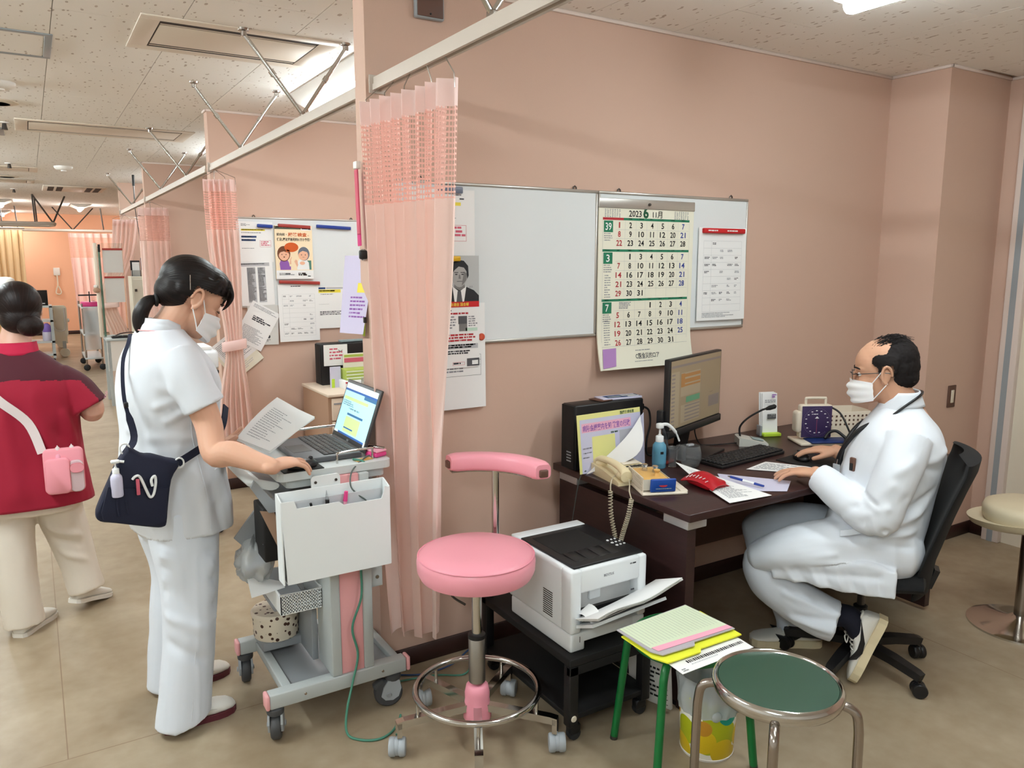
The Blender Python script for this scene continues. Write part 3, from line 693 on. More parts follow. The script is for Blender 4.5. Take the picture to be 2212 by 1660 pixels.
p.text('健足L腸泌尿器見知B1方か予否?', .012, .258, .022, 'ink_black', 'L', .02, width=.228)
p.rect(0, 0, .255, .058, 'paper'); p.greek(.02, .022, .13, .04, 'ink_soft', .009, .005, 3); p.rect(.06, .032, .095, .04, 'photo_mid', .0002); p.greek(.15, .02, .21, .042, 'ink_red', .010, .010, 4); p.greek(.215, .012, .245, .022, 'ink', .010, .008, 5)
# left child
p.poly([(.028, .062), (.024, .105), (.035, .132), (.075, .134), (.088, .110), (.092, .085), (.100, .085), (.100, .062)], 'ink_purple')
p.oval(.055, .170, .044, .052, 'print_brown', .0002); p.oval(.056, .162, .036, .038, 'print_skin', .0004); p.poly([(.018, .160), (.030, .195), (.060, .205), (.090, .190), (.096, .160), (.085, .178), (.055, .186), (.032, .180)], 'print_brown', .0006)
for sx in (.042, .07): p.oval(sx, .165, .003, .004, 'ink_black', .0008, 8)
p.oval(.057, .148, .006, .004, 'print_brown', .0008, 10); p.poly([(.092, .10), (.098, .135), (.106, .150), (.108, .148), (.103, .130), (.103, .100)], 'print_skin', .0008)
# right adult
p.poly([(.205, .062), (.212, .125), (.242, .125), (.242, .062)], 'print_teal'); p.poly([(.142, .062), (.150, .120), (.165, .135), (.205, .134), (.225, .110), (.228, .062)], 'paper', .0002); p.oval(.180, .107, .018, .012, 'print_skin', .0004); p.poly([(.125, .118), (.135, .132), (.145, .125), (.150, .095), (.143, .080)], 'print_skin', .0004)
p.oval(.192, .170, .040, .047, 'print_grey', .0004); p.oval(.188, .160, .034, .035, 'print_skin', .0006); p.poly([(.152, .165), (.165, .200), (.195, .212), (.225, .195), (.230, .165), (.215, .182), (.185, .190), (.165, .180)], 'print_grey', .0008)
for sx in (.176, .202): p.oval(sx, .163, .003, .0035, 'ink_black', .001, 8)
p.rect(.182, .146, .196, .148, 'print_brown', .001)
p.oval(.108, .214, .048, .032, 'ink_orange', .001, 24); p.poly([(.080, .20), (.066, .178), (.098, .190)], 'ink_orange', .001); p.greek(.075, .198, .140, .232, 'print_peach', .016, .012, 7, 1); 
p.build(o)
for (x0, x1, z, m, lb) in ((1.318, 1.419, 1.777, 'magnet_blue', 'short blue magnetic bar on the notice with blue bars'), (1.455, 1.676, 1.780, 'magnet_red', 'dark red magnetic bar on top of the peach poster'), (1.719, 1.966, 1.779, 'magnet_blue', 'long blue magnetic bar on the empty right part of the board'), (1.445, 1.728, 1.400, 'magnet_red', 'dark red magnetic bar under the peach poster')):
    t = thing('magnet_bar', lb, 'magnet', ((x0+x1)/2, B2Y-.018, z), rot=(0, R(2.5), 0)); MB().box(-(x1-x0)/2, -.006, -.011, (x1-x0)/2, .014, .011, .004).build('bar', m, t)
o, p = paper('printed_list', 'white sheet with grey two-column list below the blue-bar notice', 'paper', facing((1.198, B2Y-.004, 1.248), (1, 0, .02), UP), .216, .29, 'paper', .001)
p.rect(0, .262, .195, .285, 'ink_pale'); p.rect(.045, .02, .10, .255, 'ink_pale'); p.rect(.115, .02, .165, .255, 'ink_pale'); p.greek(.047, .022, .098, .25, 'ink_soft', .008, .005, 3); p.greek(.117, .022, .163, .25, 'ink_soft', .008, .005, 4); p.greek(.005, .268, .19, .28, 'ink_soft', .010, .006, 5); p.build(o)
o, p = paper('old_form', 'yellowed grey form below the two-column list', 'paper', facing((1.222, B2Y-.003, .985), (1, 0, -.03), UP), .205, .27, 'paper_grey', .001)
p.greek(.03, .13, .18, .25, 'ink_soft', .0095, .004, 3); p.frame(.03, .12, .185, .22, .001, 'ink_soft'); p.greek(.07, .02, .19, .035, 'ink', .008, .004, 4); p.oval(.14, .055, .009, .012, 'ink'); p.build(o)
o, p = paper('typed_page', 'tilted typed page beside the second curtain, upper of the tilted pair', 'paper', facing((1.125, B2Y-.007, 1.04), (.86, 0, -.50), (.50, 0, .86)), .205, .285, 'paper', .001)
p.greek(.02, .02, .18, .12, 'ink_soft', .008, .004, 3, 1); p.greek(.05, .16, .18, .20, 'ink', .012, .009, 4); p.greek(.02, .25, .19, .272, 'ink_soft', .008, .004, 5, 1); p.build(o)
o, p = paper('typed_page', 'tilted typed page beside the second curtain, lower of the tilted pair', 'paper', facing((1.10, B2Y-.0055, .82), (.80, 0, .60), (-.60, 0, .80)), .26, .20, 'paper', .001)
p.greek(.02, .02, .24, .18, 'ink_soft', .010, .0045, 6, 1); p.build(o)
o, p = paper('backing_card', 'tilted cream card sticking out under the typed pages', 'paper', facing((1.13, B2Y-.004, .75), (.80, 0, .60), (-.60, 0, .80)), .24, .20, 'paper_cream', .001)
p.greek(.02, .02, .2, .10, 'ink_pale', .012, .004, 6, 1); p.build(o)
o, p = paper('duty_sheet', 'white schedule sheet in the middle of the second bay board', 'paper', wallT(1.435, .995, B2Y-.005), .283, .393, 'paper', .0015, curl=lambda u, v: .012*(1-v)*(1-u))
form_print(p, .283, .36, 8, 9); p.greek(.09, .37, .2, .382, 'ink', .010, .006, 3); p.build(o)
o, p = paper('memo_sheet', 'white memo with yellow highlighted title at the right of the second bay board', 'paper', wallT(1.705, 1.075, B2Y-.003), .222, .295, 'paper', .0012)
p.rect(.015, .275, .065, .289, 'ink_navy'); p.rect(.07, .275, .2, .289, 'ink_pale'); p.rect(.015, .250, .175, .272, 'hl_yellow'); p.greek(.02, .254, .17, .268, 'print_olive', .013, .010, 3, 1); p.greek(.03, .235, .17, .242, 'ink_soft', .008, .005, 4); p.rect(.01, .17, .09, .171, 'ink_soft'); p.greek(.02, .09, .19, .12, 'ink', .010, .006, 5, 1); p.build(o)
# ---- things fixed to the end of the near partition
EX = ENDX-.001
def endT(y, z): return facing((EX, y, z), (0, -1, 0), UP)      # sheet on the partition end, facing -X: x runs towards the camera
t = thing('ruler_strip', 'pink plastic strip hanging on the end of the near partition', 'ruler', (EX-.02, 2.642, 1.60)); MB().cbox((-.003, .002, .13), (.005, .03, .26), (R(-3), 0, 0), .002).build('strip', 'pink_hot', t); MB().cbox((-.008, -.008, .15), (.005, .026, .22), (R(-3), 0, 0), .002).build('strip_front', 'ink_pink', t); MB().box(-.012, -.016, .262, .006, .016, .288, .003).build('holder', 'white_paint', t)
t = thing('clip_magnet', 'black and clear clip magnet on the end of the near partition', 'magnet', (EX, 2.64, 1.57)); MB().lathe([(.02, 0), (.02, .01), (.012, .016), (.001, .016)], (0, .012, 0), 16, Matrix.Rotation(R(-90), 4, 'Y')).build('disc', 'clear_plastic', t); MB().box(-.03, -.024, -.016, -.002, -.004, .016, .006).build('grip', 'black_plastic', t)
o, p = paper('hanging_notice', 'pale lilac notice curling off the end of the near partition', 'paper', facing((EX-.075, 2.80, 1.29), (.28, -.96, 0), (.22, .05, .97)), .18, .285, 'paper_purple', .001, curl=lambda u, v: -.03*(1-v)*(1-u))
p.rect(.10, .15, .17, .185, 'hl_yellow'); p.greek(.06, .05, .17, .135, 'ink_purple', .014, .007, 3, 1); p.build(o)
t = thing('sticky_tag', 'yellow-green tag stuck to the end of the near partition', 'tag', (EX-.012, 2.645, 1.285)); MB().cbox((-.002, 0, .03), (.003, .022, .065), (R(8), 0, 0), .001).build('film', 'tag_green', t); MB().box(-.006, -.016, .045, .004, -.004, .066, .002).build('clip', 'black_plastic', t)
# ================================================================ curtains
def curtain(name, label, A, B, A2, B2, ztop, zbot, pleats, amp, netz, tie=None, band=.075, m=('curtain_band', 'curtain_net', 'curtain'), seed=1, amp2=None, hooks=True, wid=2.0, NU=None, low=None):
    """hangs between plan points A-B at the top and A2-B2 at the bottom; tie=(z, A, B) gathers it"""
    rg = random.Random(seed); NU = NU or pleats*14; ph = [rg.uniform(-.6, .6) for _ in range(pleats+2)]; am = [rg.uniform(.6, 1.25) for _ in range(pleats+2)]
    A, B, A2, B2 = V((*A, 0)), V((*B, 0)), V((*A2, 0)), V((*B2, 0)); amp2 = amp2 or amp
    t = thing(name, label, 'curtain', (A.x*.5+B.x*.5, A.y*.5+B.y*.5, zbot))
    def pt(u, z):
        f = (ztop-z)/(ztop-zbot); s = f
        P0, P1 = A.lerp(A2, s), B.lerp(B2, s); a = amp+(amp2-amp)*f
        if tie:
            d = abs(z-tie[0]); k = math.exp(-(d/(.42 if z > tie[0] else .30))**2)
            P0 = P0.lerp(V((*tie[1], 0)), k); P1 = P1.lerp(V((*tie[2], 0)), k); a *= 1-.55*k
        d = (P1-P0); nrm = V((d.y, -d.x, 0)).normalized()
        i = u*pleats; j = int(min(i, pleats)); w = am[j]*(1-(i-j))+am[min(j+1, pleats+1)]*(i-j); q = ph[j]*(1-(i-j))+ph[min(j+1, pleats+1)]*(i-j)
        off = math.sin(2*math.pi*i+q*(.3+f)+.5*math.sin(z*2.1+j))*a*w
        if low:
            g_ = min(1, max(0, (f-.25)/.6)); g_ = g_*g_*(3-2*g_); off = off*(1-.82*g_)+g_*low[1]*math.sin(2*math.pi*u*low[0]+.8+1.4*math.sin(u*5.1)+.3*math.sin(z*1.7))
        along = math.cos(2*math.pi*i+q)*a*.35
        along *= min(1, u*pleats*1.5, (1-u)*pleats*1.5)
        p = P0.lerp(P1, u)+nrm*off+d.normalized()*along; p.z = z; return p
    def seg(z1, z0, nv, nm, mt, uvz):
        vs = []; fs = []; uv = []
        for j in range(nv+1):
            z = z1+(z0-z1)*j/nv
            for i in range(NU+1):
                vs.append(pt(i/NU, z)); uv.append((i/NU*wid, z))
        for j in range(nv):
            for i in range(NU):
                a = j*(NU+1)+i; fs.append((a, a+1, a+NU+2, a+NU+1))
        I = pmat(t).inverted(); me = bpy.data.meshes.new(nm); me.from_pydata([tuple(I @ p) for p in vs], [], fs)
        ul = me.uv_layers.new(name='UVMap')
        for lp in me.loops: ul.data[lp.index].uv = uv[lp.vertex_index]
        me.materials.append(M(mt)); me.polygons.foreach_set('use_smooth', [True]*len(fs)); me.update()
        o = bpy.data.objects.new(nm, me); C.objects.link(o); o.parent = t; return o
    seg(ztop, ztop-band, 3, 'heading_band', m[0], 0)
    seg(ztop-band, netz, 26, 'net_band', m[1], 0)
    seg(netz, zbot, 44, 'cloth', m[2], 0)
    if hooks:
        for i in range(0, pleats+1, 2):
            q = pt(i/pleats, ztop-.01); ln_ = A.lerp(B, i/pleats); MB().tube([q+V((0, 0, -.02)), V((ln_.x*.4+q.x*.6, q.y, ztop+.012)), V((1.055, q.y, ztop+.052))], .0018, 6).build('hook', 'steel', t, True)
    if tie:
        c0, c1 = V((*tie[1], tie[0])), V((*tie[2], tie[0])); cc = (c0+c1)/2; d = (c1-c0); hw = d.length/2+.025; d.normalize(); nn = V((d.y, -d.x, 0)); hd = amp*1.25+.02
        rings = []
        for dz in (-.032, -.028, 0, .028, .032):
            kk = 1.0 if abs(dz) < .03 else .94
            rings.append([cc+d*math.cos(i/24*6.2832)*hw*kk+nn*math.sin(i/24*6.2832)*hd*kk+V((0, 0, dz+.012*math.cos(i/24*6.2832))) for i in range(24)])
        MB().loft(rings, True).build('tieback', m[0], t, True)
        MB().cyl((cc+d*hw*.6-nn*hd*.85), (cc+d*hw*.6-nn*(hd*.86+.012)), .006, n=10).build('button', 'bottle_white', t, True)
    return t
curtain('cubicle_curtain', 'big pink net-topped curtain bunched at the near partition', (1.0, 2.575), (1.08, 2.075), (1.035, 2.50), (1.155, 2.375), 2.07, .215, 8, .024, 1.735, seed=3, amp2=.030, wid=1.7, NU=150, low=(3.4, .040))
curtain('cubicle_curtain', 'pink curtain with tieback at the second partition', (.99, 5.36), (1.165, 5.26), (.98, 5.28), (1.20, 5.22), 2.06, .20, 6, .026, 1.745, tie=(1.0, (1.06, 5.30), (1.16, 5.26)), seed=5, amp2=.04, wid=1.5)
curtain('cubicle_curtain', 'pink curtain hanging straight at the third partition', (.95, 8.50), (1.22, 8.42), (.95, 8.48), (1.22, 8.42), 2.06, .2, 5, .03, 1.74, seed=6, wid=1.5)
curtain('cubicle_curtain', 'pink curtain tied at the fourth partition, its top drooping', (.93, 10.92), (1.22, 10.80), (.80, 10.88), (1.0, 10.8), 2.05, .25, 6, .035, 2.0, tie=(1.0, (.72, 10.9), (.90, 10.8)), m=('curtain_band', 'curtain', 'curtain'), seed=8, wid=1.5)
# ================================================================ desk and what stands on it
DX0, DX1, DY0, DY1, DZ = 1.79, 3.34, 1.79, 2.585, .72
t = thing('desk', 'dark brown office desk in front of the doctor', 'desk', (2.4, 2.2, 0))
def wb(name, mats, *a, parent=None, **k): return MB().box(*a, **k).build(name, mats, parent, True)
wb('desk_top', 'desk_top', DX0, DY0, DZ-.028, DX1, DY1, DZ, .003, parent=t)
wb('side_panel', 'desk', DX0+.022, DY0+.035, .02, DX0+.058, DY1-.02, DZ-.062, parent=t)
wb('panel_edge', 'desk', DX0+.020, DY0+.03, .0, DX0+.060, DY0+.055, DZ-.055, parent=t)
wb('bracket', 'bracket', DX0+.012, DY0+.02, DZ-.062, DX0+.10, DY0+.14, DZ-.028, .003, parent=t)
wb('bracket', 'bracket', DX0+.012, DY1-.15, DZ-.062, DX0+.10, DY1-.03, DZ-.028, .003, parent=t)
wb('side_panel', 'desk', DX1-.055, DY0+.035, .02, DX1-.02, DY1-.02, DZ-.05, parent=t)
wb('back_panel', 'desk_back', DX0+.06, DY1-.10, .24, DX1-.06, DY1-.082, .655, parent=t)
wb('apron', 'black_matte', DX0+.06, DY0+.36, .60, DX1-.06, DY0+.378, DZ-.028, parent=t)
wb('foot', 'black_matte', DX0+.025, DY0+.04, 0, DX0+.055, DY1-.03, .022, parent=t)
# ---- slim desktop computer
t = thing('desktop_computer', 'black slim desktop computer standing at the left end of the desk', 'computer', (1.95, 2.47, DZ))
wb('case', 'black_plastic', 1.785, 2.425, DZ, 2.135, 2.515, .985, .006, parent=t)
wb('front_bezel', 'black_matte', 1.780, 2.428, DZ+.005, 1.786, 2.512, .982, .002, parent=t)
g = MB()
for i in range(4): g.box(1.7792, 2.445, .755+.012*i, 1.7802, 2.475, .760+.012*i)
g.build('vent', 'cart_mid', t, True)['kind'] = 'stuff'
t = thing('plug_cable', 'black cable plugged into the desktop computer', 'cable', (2.14, 2.47, .95))
MB().box(2.136, 2.455, .925, 2.168, 2.485, .955, .006).build('plug', 'black_plastic', t, True)
MB().tube(smooth_path([(2.166, 2.47, .94), (2.20, 2.465, .92), (2.205, 2.46, .86), (2.185, 2.455, .80), (2.18, 2.45, .745), (2.20, 2.45, DZ+.006), (2.25, 2.46, DZ+.006)]), .0045, 8).build('cable', 'cable_black', t, True)
t = thing('glossy_booklet', 'glossy blue and silver booklet lying on top of the black computer', 'booklet', (2.02, 2.47, .986))
MB().cbox((2.04, 2.475, .9905), (.19, .07, .008), (0, 0, R(-6)), .001).build('cover', 'laminate_lav', t, True)
MB().cbox((1.955, 2.478, .9885), (.075, .075, .004), (0, 0, R(10)), .001).build('leaf', 'desk_back', t, True)
p = Print(facing((1.97, 2.452, .9946), (1, -.105, 0), (.105, 1, 0)))
for i, (a, b, c, d, mm) in enumerate(((.0, 0, .16, .05, 'ink_navy'), (.01, .01, .07, .03, 'lcd'), (.08, .02, .15, .045, 'photo_bg'), (.1, .004, .155, .015, 'paper'))): p.rect(a, b, c, d, mm, i*.0002)
p.build(t, 'print', True)
# ---- laminated notice leaning on the computer
import bpy as _b
def leanT(x0, y0, x1, y1, z0, back): return facing((x0, y0, z0), (x1-x0, y1-y0, 0), (0, back, 1))
o, p = paper('laminated_notice', 'yellow-edged laminated notice with pink title leaning on the black computer', 'notice', leanT(1.772, 2.372, 2.10, 2.388, DZ+.002, .12), .335, .232, 'print_yellow', .002)
p.rect(.012, .0, .335, .212, 'laminate_lav'); p.rect(.02, .160, .28, .196, 'print_pink', .0002); p.text('病院会議案内を知 教室の行政', .025, .166, .027, 'ink_purple', 'L', .02, .0004, width=.25)
p.text('医療行 師会室', .225, .215, .014, 'ink_green', 'L', .015, .0004, width=.075); p.greek(.17, .140, .22, .150, 'ink_green', .01, .008, 3); p.rect(.07, .0, .19, .140, 'print_yellow', .0002); p.greek(.075, .055, .17, .132, 'ink_green', .026, .008, 4, 1); p.greek(.02, .05, .065, .1, 'ink_soft', .018, .006, 5)
p.rect(.215, .0, .33, .150, 'ink_pale', .0001); p.build(o)
# curled loose sheet in front of it
def curlsheet(u, v):
    # bottom edge on the desk, right edge up against the board, left-top corner peeling towards the viewer
    base = V((1.80+.30*u, 2.345+.045*u, DZ+.006+.16*v*(.25+.75*u)))
    out = (1-u)*v
    return base+V((.05*out*v, -.05*v*(1-u)-.015*math.sin(math.pi*u)*v, .045*out*v))
t = thing('curled_sheet', 'white sheet curling away in front of the laminated notice', 'paper', (1.95, 2.37, DZ))
def cs(u, v):
    # u along bottom, v up; region right of a diagonal; curled tip
    a = V((1.79, 2.356, DZ+.004)); b = V((2.10, 2.368, DZ+.004)); top = V((2.10, 2.384, DZ+.215))
    p_ = a.lerp(b, u)
    q_ = a.lerp(top, u**.8)
    r_ = p_.lerp(q_, v)
    c_ = math.sin(math.pi*min(1, u*1.1))
    return r_+V((-.012*c_*v*v, -.048*c_*v*v, .012*c_*v))
MB().sheet(cs, 14, 10, .001).build('sheet', 'laminate_lav', t, True)
def fold(u, v):
    a = cs(u, 1); c_ = math.sin(math.pi*min(1, u*1.1))
    return a+V((.055*c_*v, -.028*c_*v, -.055*c_*v))
MB().sheet(fold, 14, 4, .001).build('curl', 'paper', t, True)
# ---- pump bottle
def bottle(name, label, x, y, z, r, h, mb_, liq, parent=None):
    t = thing(name, label, 'bottle', (x, y, z))
    MB().lathe([(r*.9, 0), (r, .004), (r, h*.72), (r*.93, h*.82), (r*.6, h*.93), (r*.42, h*.96), (.001, h*.96)]).build('body', liq, t)
    MB().lathe([(r*.58, h*.93), (r*.58, h*1.12), (r*.5, h*1.14), (r*.24, h*1.15), (r*.24, h*1.2), (.001, h*1.2)]).build('collar', mb_, t)
    MB().cyl((0, 0, h*1.18), (0, 0, h*1.38), r*.14, n=10).build('stem', mb_, t)
    return t
t = bottle('sanitizer_bottle', 'blue hand sanitizer bottle with white pump on the desk', 2.115, 2.30, DZ, .028, .115, 'bottle_white', 'sanitizer')
MB().cbox((0, 0, .172), (.028, .022, .022), None, .005).build('pump_head', 'bottle_white', t)
MB().tube(smooth_path([(.008, 0, .176), (.04, -.004, .172), (.075, -.01, .14), (.095, -.014, .10)]), [.007]*13+[.004]*6, 8).build('nozzle', 'bottle_white', t)
p = Print(Matrix()); 
g = MB(); g.lathe([(.0284, .02), (.0284, .075)], (0, 0, 0), 28, None, False); g.build('label_wrap', 'sanitizer', t)
g = MB(); g.cbox((-.010, -.0275, .066), (.012, .003, .010), (0, 0, R(-20))); g.build('label_mark', 'ink_black', t)
# clear arm, measuring cup and humidifier cup
t = thing('dropper_stand', 'clear plastic bent stand behind the sanitizer bottle', 'stand', (2.185, 2.325, DZ))
MB().tube(smooth_path([(0, 0, .0), (.0, 0, .03), (-.012, 0, .10), (-.035, .004, .165), (-.055, .006, .172)]), .009, 8, flat=.5).build('arm', 'clear_plastic', t)
MB().box(-.05, -.012, 0, .03, .012, .012, .004).build('foot', 'magnet_red', t)
t = thing('measuring_cup', 'small clear measuring cup on the desk', 'cup', (2.165, 2.275, DZ))
MB().lathe([(.016, .002), (.0165, .05), (.017, .072), (.024, .082), (.0225, .083), (.0155, .072), (.015, .006), (.001, .005)]).build('glass', 'clear_plastic', t)
t = thing('nebulizer_cup', 'clear plastic humidifier cup next to the monitor stand', 'cup', (2.225, 2.235, DZ))
MB().lathe([(.026, .001), (.034, .006), (.044, .035), (.043, .06), (.036, .09), (.034, .09), (.041, .06), (.042, .036), (.032, .009), (.001, .005)]).build('bowl', 'clear_plastic', t)
MB().box(-.055, -.01, .03, -.03, .03, .095, .006).build('side_block', 'clear_plastic', t)
MB().lathe([(.03, .006), (.034, .02), (.001, .02)]).build('water', 'clear_plastic', t)
MB().box(-.02, -.008, .088, .012, .008, .098, .003).build('lid', 'cart_mid', t)
# ---- telephone
t = thing("telephone", "cream desk telephone at the desk edge", "telephone", (1.908, 2.262, DZ), R(-8))
prof = [(-.105, 0), (.10, 0), (.10, .042), (.02, .036), (-.09, .018), (-.105, .012)]
g = MB(); g.loft([[V((sx, py, pz)) for py, pz in prof] for sx in (-.095, -.09, .09, .095)], True, False); g.build('base', 'phone_beige', t)
sl = R(10)
g = MB()
for i in range(4):
    for j in range(3): MB().cbox((.005+.021*j+.02, -.055+.019*i, .0285+.0035*i), (.014, .011, .006), (sl, 0, 0), .002, 1).build('key', 'phone_key', t)
MB().cbox((.045, .045, .043), (.075, .035, .004), (sl, 0, 0), .001).build('display_strip', 'ivory', t)
for i in range(3): MB().cbox((.045, .012+.0*i, .036+.0*i), (.07, .006, .004), (sl, 0, 0)).build('key_row', 'phone_key', t) if i == 0 else None
# handset lying across the left side
hp = smooth_path([(-.062, -.11, .034), (-.062, -.095, .052), (-.062, -.05, .062), (-.062, 0, .066), (-.062, .05, .064), (-.062, .082, .060), (-.062, .095, .046)], 5)
g = MB(); rings = []
for i, q in enumerate(hp):
    f = i/(len(hp)-1); e = abs(f-.5)*2; w_ = .019+.007*e**3; h_ = .011+.010*e**4
    rings.append([q+V((w_*math.cos(a/14*6.2832), 0, h_*math.sin(a/14*6.2832))) for a in range(14)])
g.loft(rings); hs = g.build('handset', 'phone_beige', t)
MB().ell((-.062, -.085, .036), (.026, .026, .020)).build('mouthpiece', 'phone_beige', hs); MB().ell((-.062, .075, .042), (.025, .025, .018)).build('earpiece', 'phone_beige', hs)
t = thing('handset_cord', 'coiled telephone cord hanging over the desk edge', 'cord', (1.84, 2.2, DZ))
def coil(path, r, wr, turns):
    P = smooth_path(path, 10); F = frames(P); n = len(P); tot = turns*8; out = []
    for k in range(tot+1):
        s = k/tot*(n-1); i = min(int(s), n-2); f = s-i; c = P[i].lerp(P[i+1], f); tt, u, w_ = F[i]
        a = k/8*2*math.pi; out.append(c+u*r*math.cos(a)+w_*r*math.sin(a))
    return MB().tube(out, wr, 5)
MB().tube(smooth_path([(1.828, 2.225, .745), (1.80, 2.21, .738), (1.786, 2.20, .722), (1.782, 2.195, .70)]), .0025, 6).build('lead', 'cord_beige', t, True)
coil([(1.782, 2.195, .70), (1.778, 2.185, .62), (1.776, 2.16, .55), (1.776, 2.145, .50), (1.776, 2.138, .462)], .0075, .0023, 30).build('coil', 'cord_beige', t, True)
coil([(1.776, 2.134, .462), (1.776, 2.125, .52), (1.776, 2.105, .58), (1.778, 2.085, .64), (1.782, 2.075, .70)], .0075, .0023, 30).build('coil', 'cord_beige', t, True)
MB().tube(smooth_path([(1.782, 2.075, .70), (1.784, 2.09, .724), (1.81, 2.12, .735), (1.845, 2.165, .745)]), .0025, 6).build('lead', 'cord_beige', t, True)
# ---- tray with a lattice box and blue pack
t = thing('desk_tray', 'cream tray at the desk edge under the lattice box', 'tray', (1.93, 2.10, DZ))
T_ = Matrix.Translation((1.905, 2.105, DZ)) @ Matrix.Rotation(R(-23), 4, 'Z')
def lb(name, mats, parent, c, d, b=0): return MB(T_).cbox(c, d, None, b).build(name, mats, parent, True)
lb('plate', 'ivory', t, (.012, -.012, .005), (.17, .20, .010), .004); lb('rim', 'ivory', t, (.085, -.04, .010), (.03, .13, .010), .004)
t = thing('lattice_box', 'small cream lattice box of glass stoppers on the tray', 'box', (1.92, 2.12, DZ+.011))
x0, x1, y0, y1, zb, zt = -.065, .035, -.095, .075, .0105, .062
for a in (x0, x1): lb('side', 'grid_beige', t, (a, (y0+y1)/2, (zb+zt)/2), (.002, y1-y0, zt-zb-.012))
for a in (y0, y1): lb('end', 'grid_beige', t, ((x0+x1)/2, a, (zb+zt)/2), (x1-x0, .002, zt-zb-.012))
for i in range(16): lb('rib', 'ivory', t, (x0-.0015, y0+(y1-y0)*i/15, (zb+zt)/2), (.003, .0025, zt-zb))
for i in range(4): lb('rail', 'ivory', t, (x0-.0015, (y0+y1)/2, zb+(zt-zb)*i/3), (.0035, y1-y0, .0025))
lb('kraft_filling', 'kraft', t, ((x0+x1)/2, (y0+y1)/2, zt-.012), (x1-x0-.006, y1-y0-.006, .012), .003)
for i, (bx, by, mm) in enumerate(((-.02, .03, 'clear_plastic'), (.01, .0, 'clear_plastic'), (.0, -.05, 'kraft'))):
    MB(T_).lathe([(.012, .055), (.010, .062), (.007, .068), (.012, .078), (.011, .080), (.001, .080)], (bx, by, 0), 14).build('stopper', mm, t, True)
t = thing('blue_packet', 'blue snack packet with red emblem on the tray', 'packet', (1.98, 2.06, DZ+.011))
MB(T_).cbox((.005, -.104, .036), (.095, .012, .05), (R(6), 0, 0), .005).build('pack', 'pack_blue', t, True)
p = Print(T_ @ facing((-.036, -.1115, .0125), (1, 0, 0), (0, .1, 1)), .001); p.oval(.040, .026, .016, .008, 'ink_red', .0002); p.oval(.040, .034, .010, .005, 'paper', .0003); p.greek(.012, .008, .07, .014, 'lcd', .008, .003, 2); p.greek(.02, .036, .065, .042, 'lcd', .008, .004, 3); p.build(t, 'emblem', True)
t = thing('red_packet', 'glossy red packet with white script beside the tray', 'packet', (2.06, 2.05, DZ))
def redpk(u, v): return V((2.02+.11*u, 2.075-.16*v+.02*u, DZ+.006+.05*math.sin(math.pi*min(1, .15+u*.8))*math.sin(math.pi*(.12+.76*v))))
MB().sheet(redpk, 10, 12, .004).build('wrapper', 'pack_red', t, True)
g = MB(); MB().cbox((2.075, 2.0, DZ+.020), (.09, .13, .030), (0, 0, R(-6)), .012, 3).build('body', 'pack_red', t, True)
p = Print(Matrix(), 0)
for i in range(7):
    q = [redpk(.08+.02*(i % 3), .15+.1*i)+V((-.004, 0, .004)), redpk(.16+.02*(i % 2), .19+.1*i)+V((-.004, -.002, .005))]
    MB().tube(q, .0016, 5).build('script_stroke', 'paper', t, True)
# ---- papers on the desk
def flatT(x, y, a, z): return facing((x, y, z), (math.cos(R(a)), math.sin(R(a)), 0), (-math.sin(R(a)), math.cos(R(a)), 0))
def quadsheet(name, label, pts, z, m='paper', t=.001, bow=None):
    a, b, c, d = [V((*q, 0)) for q in pts]
    o = thing(name, label, 'paper', (a.x, a.y, z))
    def fn(u, v):
        q = a.lerp(b, u).lerp(d.lerp(c, u), v); q.z = z+(bow(u, v) if bow else 0); return q
    s_ = MB().sheet(fn, 8, 8, t).build('sheet', m, o, True); return o, fn
def greek_on(o, fn, x0, y0, x1, y1, ink, rows, seed=1, h=.4, fill=.9, ww=(.02, .09), gap=.015):
    rg = random.Random(seed); g = MB()
    for r_ in range(rows):
        v0 = y0+(y1-y0)*r_/rows; v1 = v0+(y1-y0)/rows*h; u = x0; e = x0+(x1-x0)*rg.uniform(.5, 1)*fill
        while u < min(e, x1-.004):
            w_ = rg.uniform(*ww); q = [fn(u, v0), fn(min(u+w_, x1), v0), fn(min(u+w_, x1), v1), fn(u, v1)]
            n_ = (q[1]-q[0]).cross(q[3]-q[0]).normalized(); n_ = n_ if n_.z > 0 else -n_
            g.add([k_+n_*.0013 for k_ in q], [(0, 1, 2, 3)]); u += w_+gap
    return g.build('print', ink, o, True)
o, fn = quadsheet('envelope', 'white rounded envelope under the pen on the desk', [(2.10, 1.92), (2.28, 1.80), (2.40, 1.88), (2.24, 2.10)], DZ+.002, 'laminate_lav', .0015)
o, fn = quadsheet('folded_form', 'printed form with bent corner sticking over the desk edge', [(1.985, 1.80), (2.18, 1.785), (2.19, 2.0), (2.13, 2.22)], DZ+.007, 'paper', .0012, lambda u, v: .030*v*(1-u)*v)
greek_on(o, fn, .12, .10, .9, .5, 'ink_soft', 12, 3); greek_on(o, fn, .1, .55, .8, .9, 'ink_pale', 8, 4)
t = thing('ballpoint_pen', 'blue and white ballpoint pen lying on the envelope', 'pen', (2.21, 1.94, DZ+.02)); pa, pb = V((2.198, 1.995, DZ+.021)), V((2.232, 1.865, DZ+.012)); d_ = (pb-pa)
MB().cyl(pa, pa+d_*.38, .0048, n=10).build('grip', 'magnet_blue', t, True); MB().cyl(pa+d_*.38, pa+d_*.72, .0045, n=10).build('barrel', 'bottle_white', t, True); MB().cyl(pa+d_*.72, pb, .0048, .004, n=10).build('cap', 'magnet_blue', t, True); MB().cyl(pa-d_*.09, pa, .0012, .0045, n=8).build('tip', 'steel', t, True)
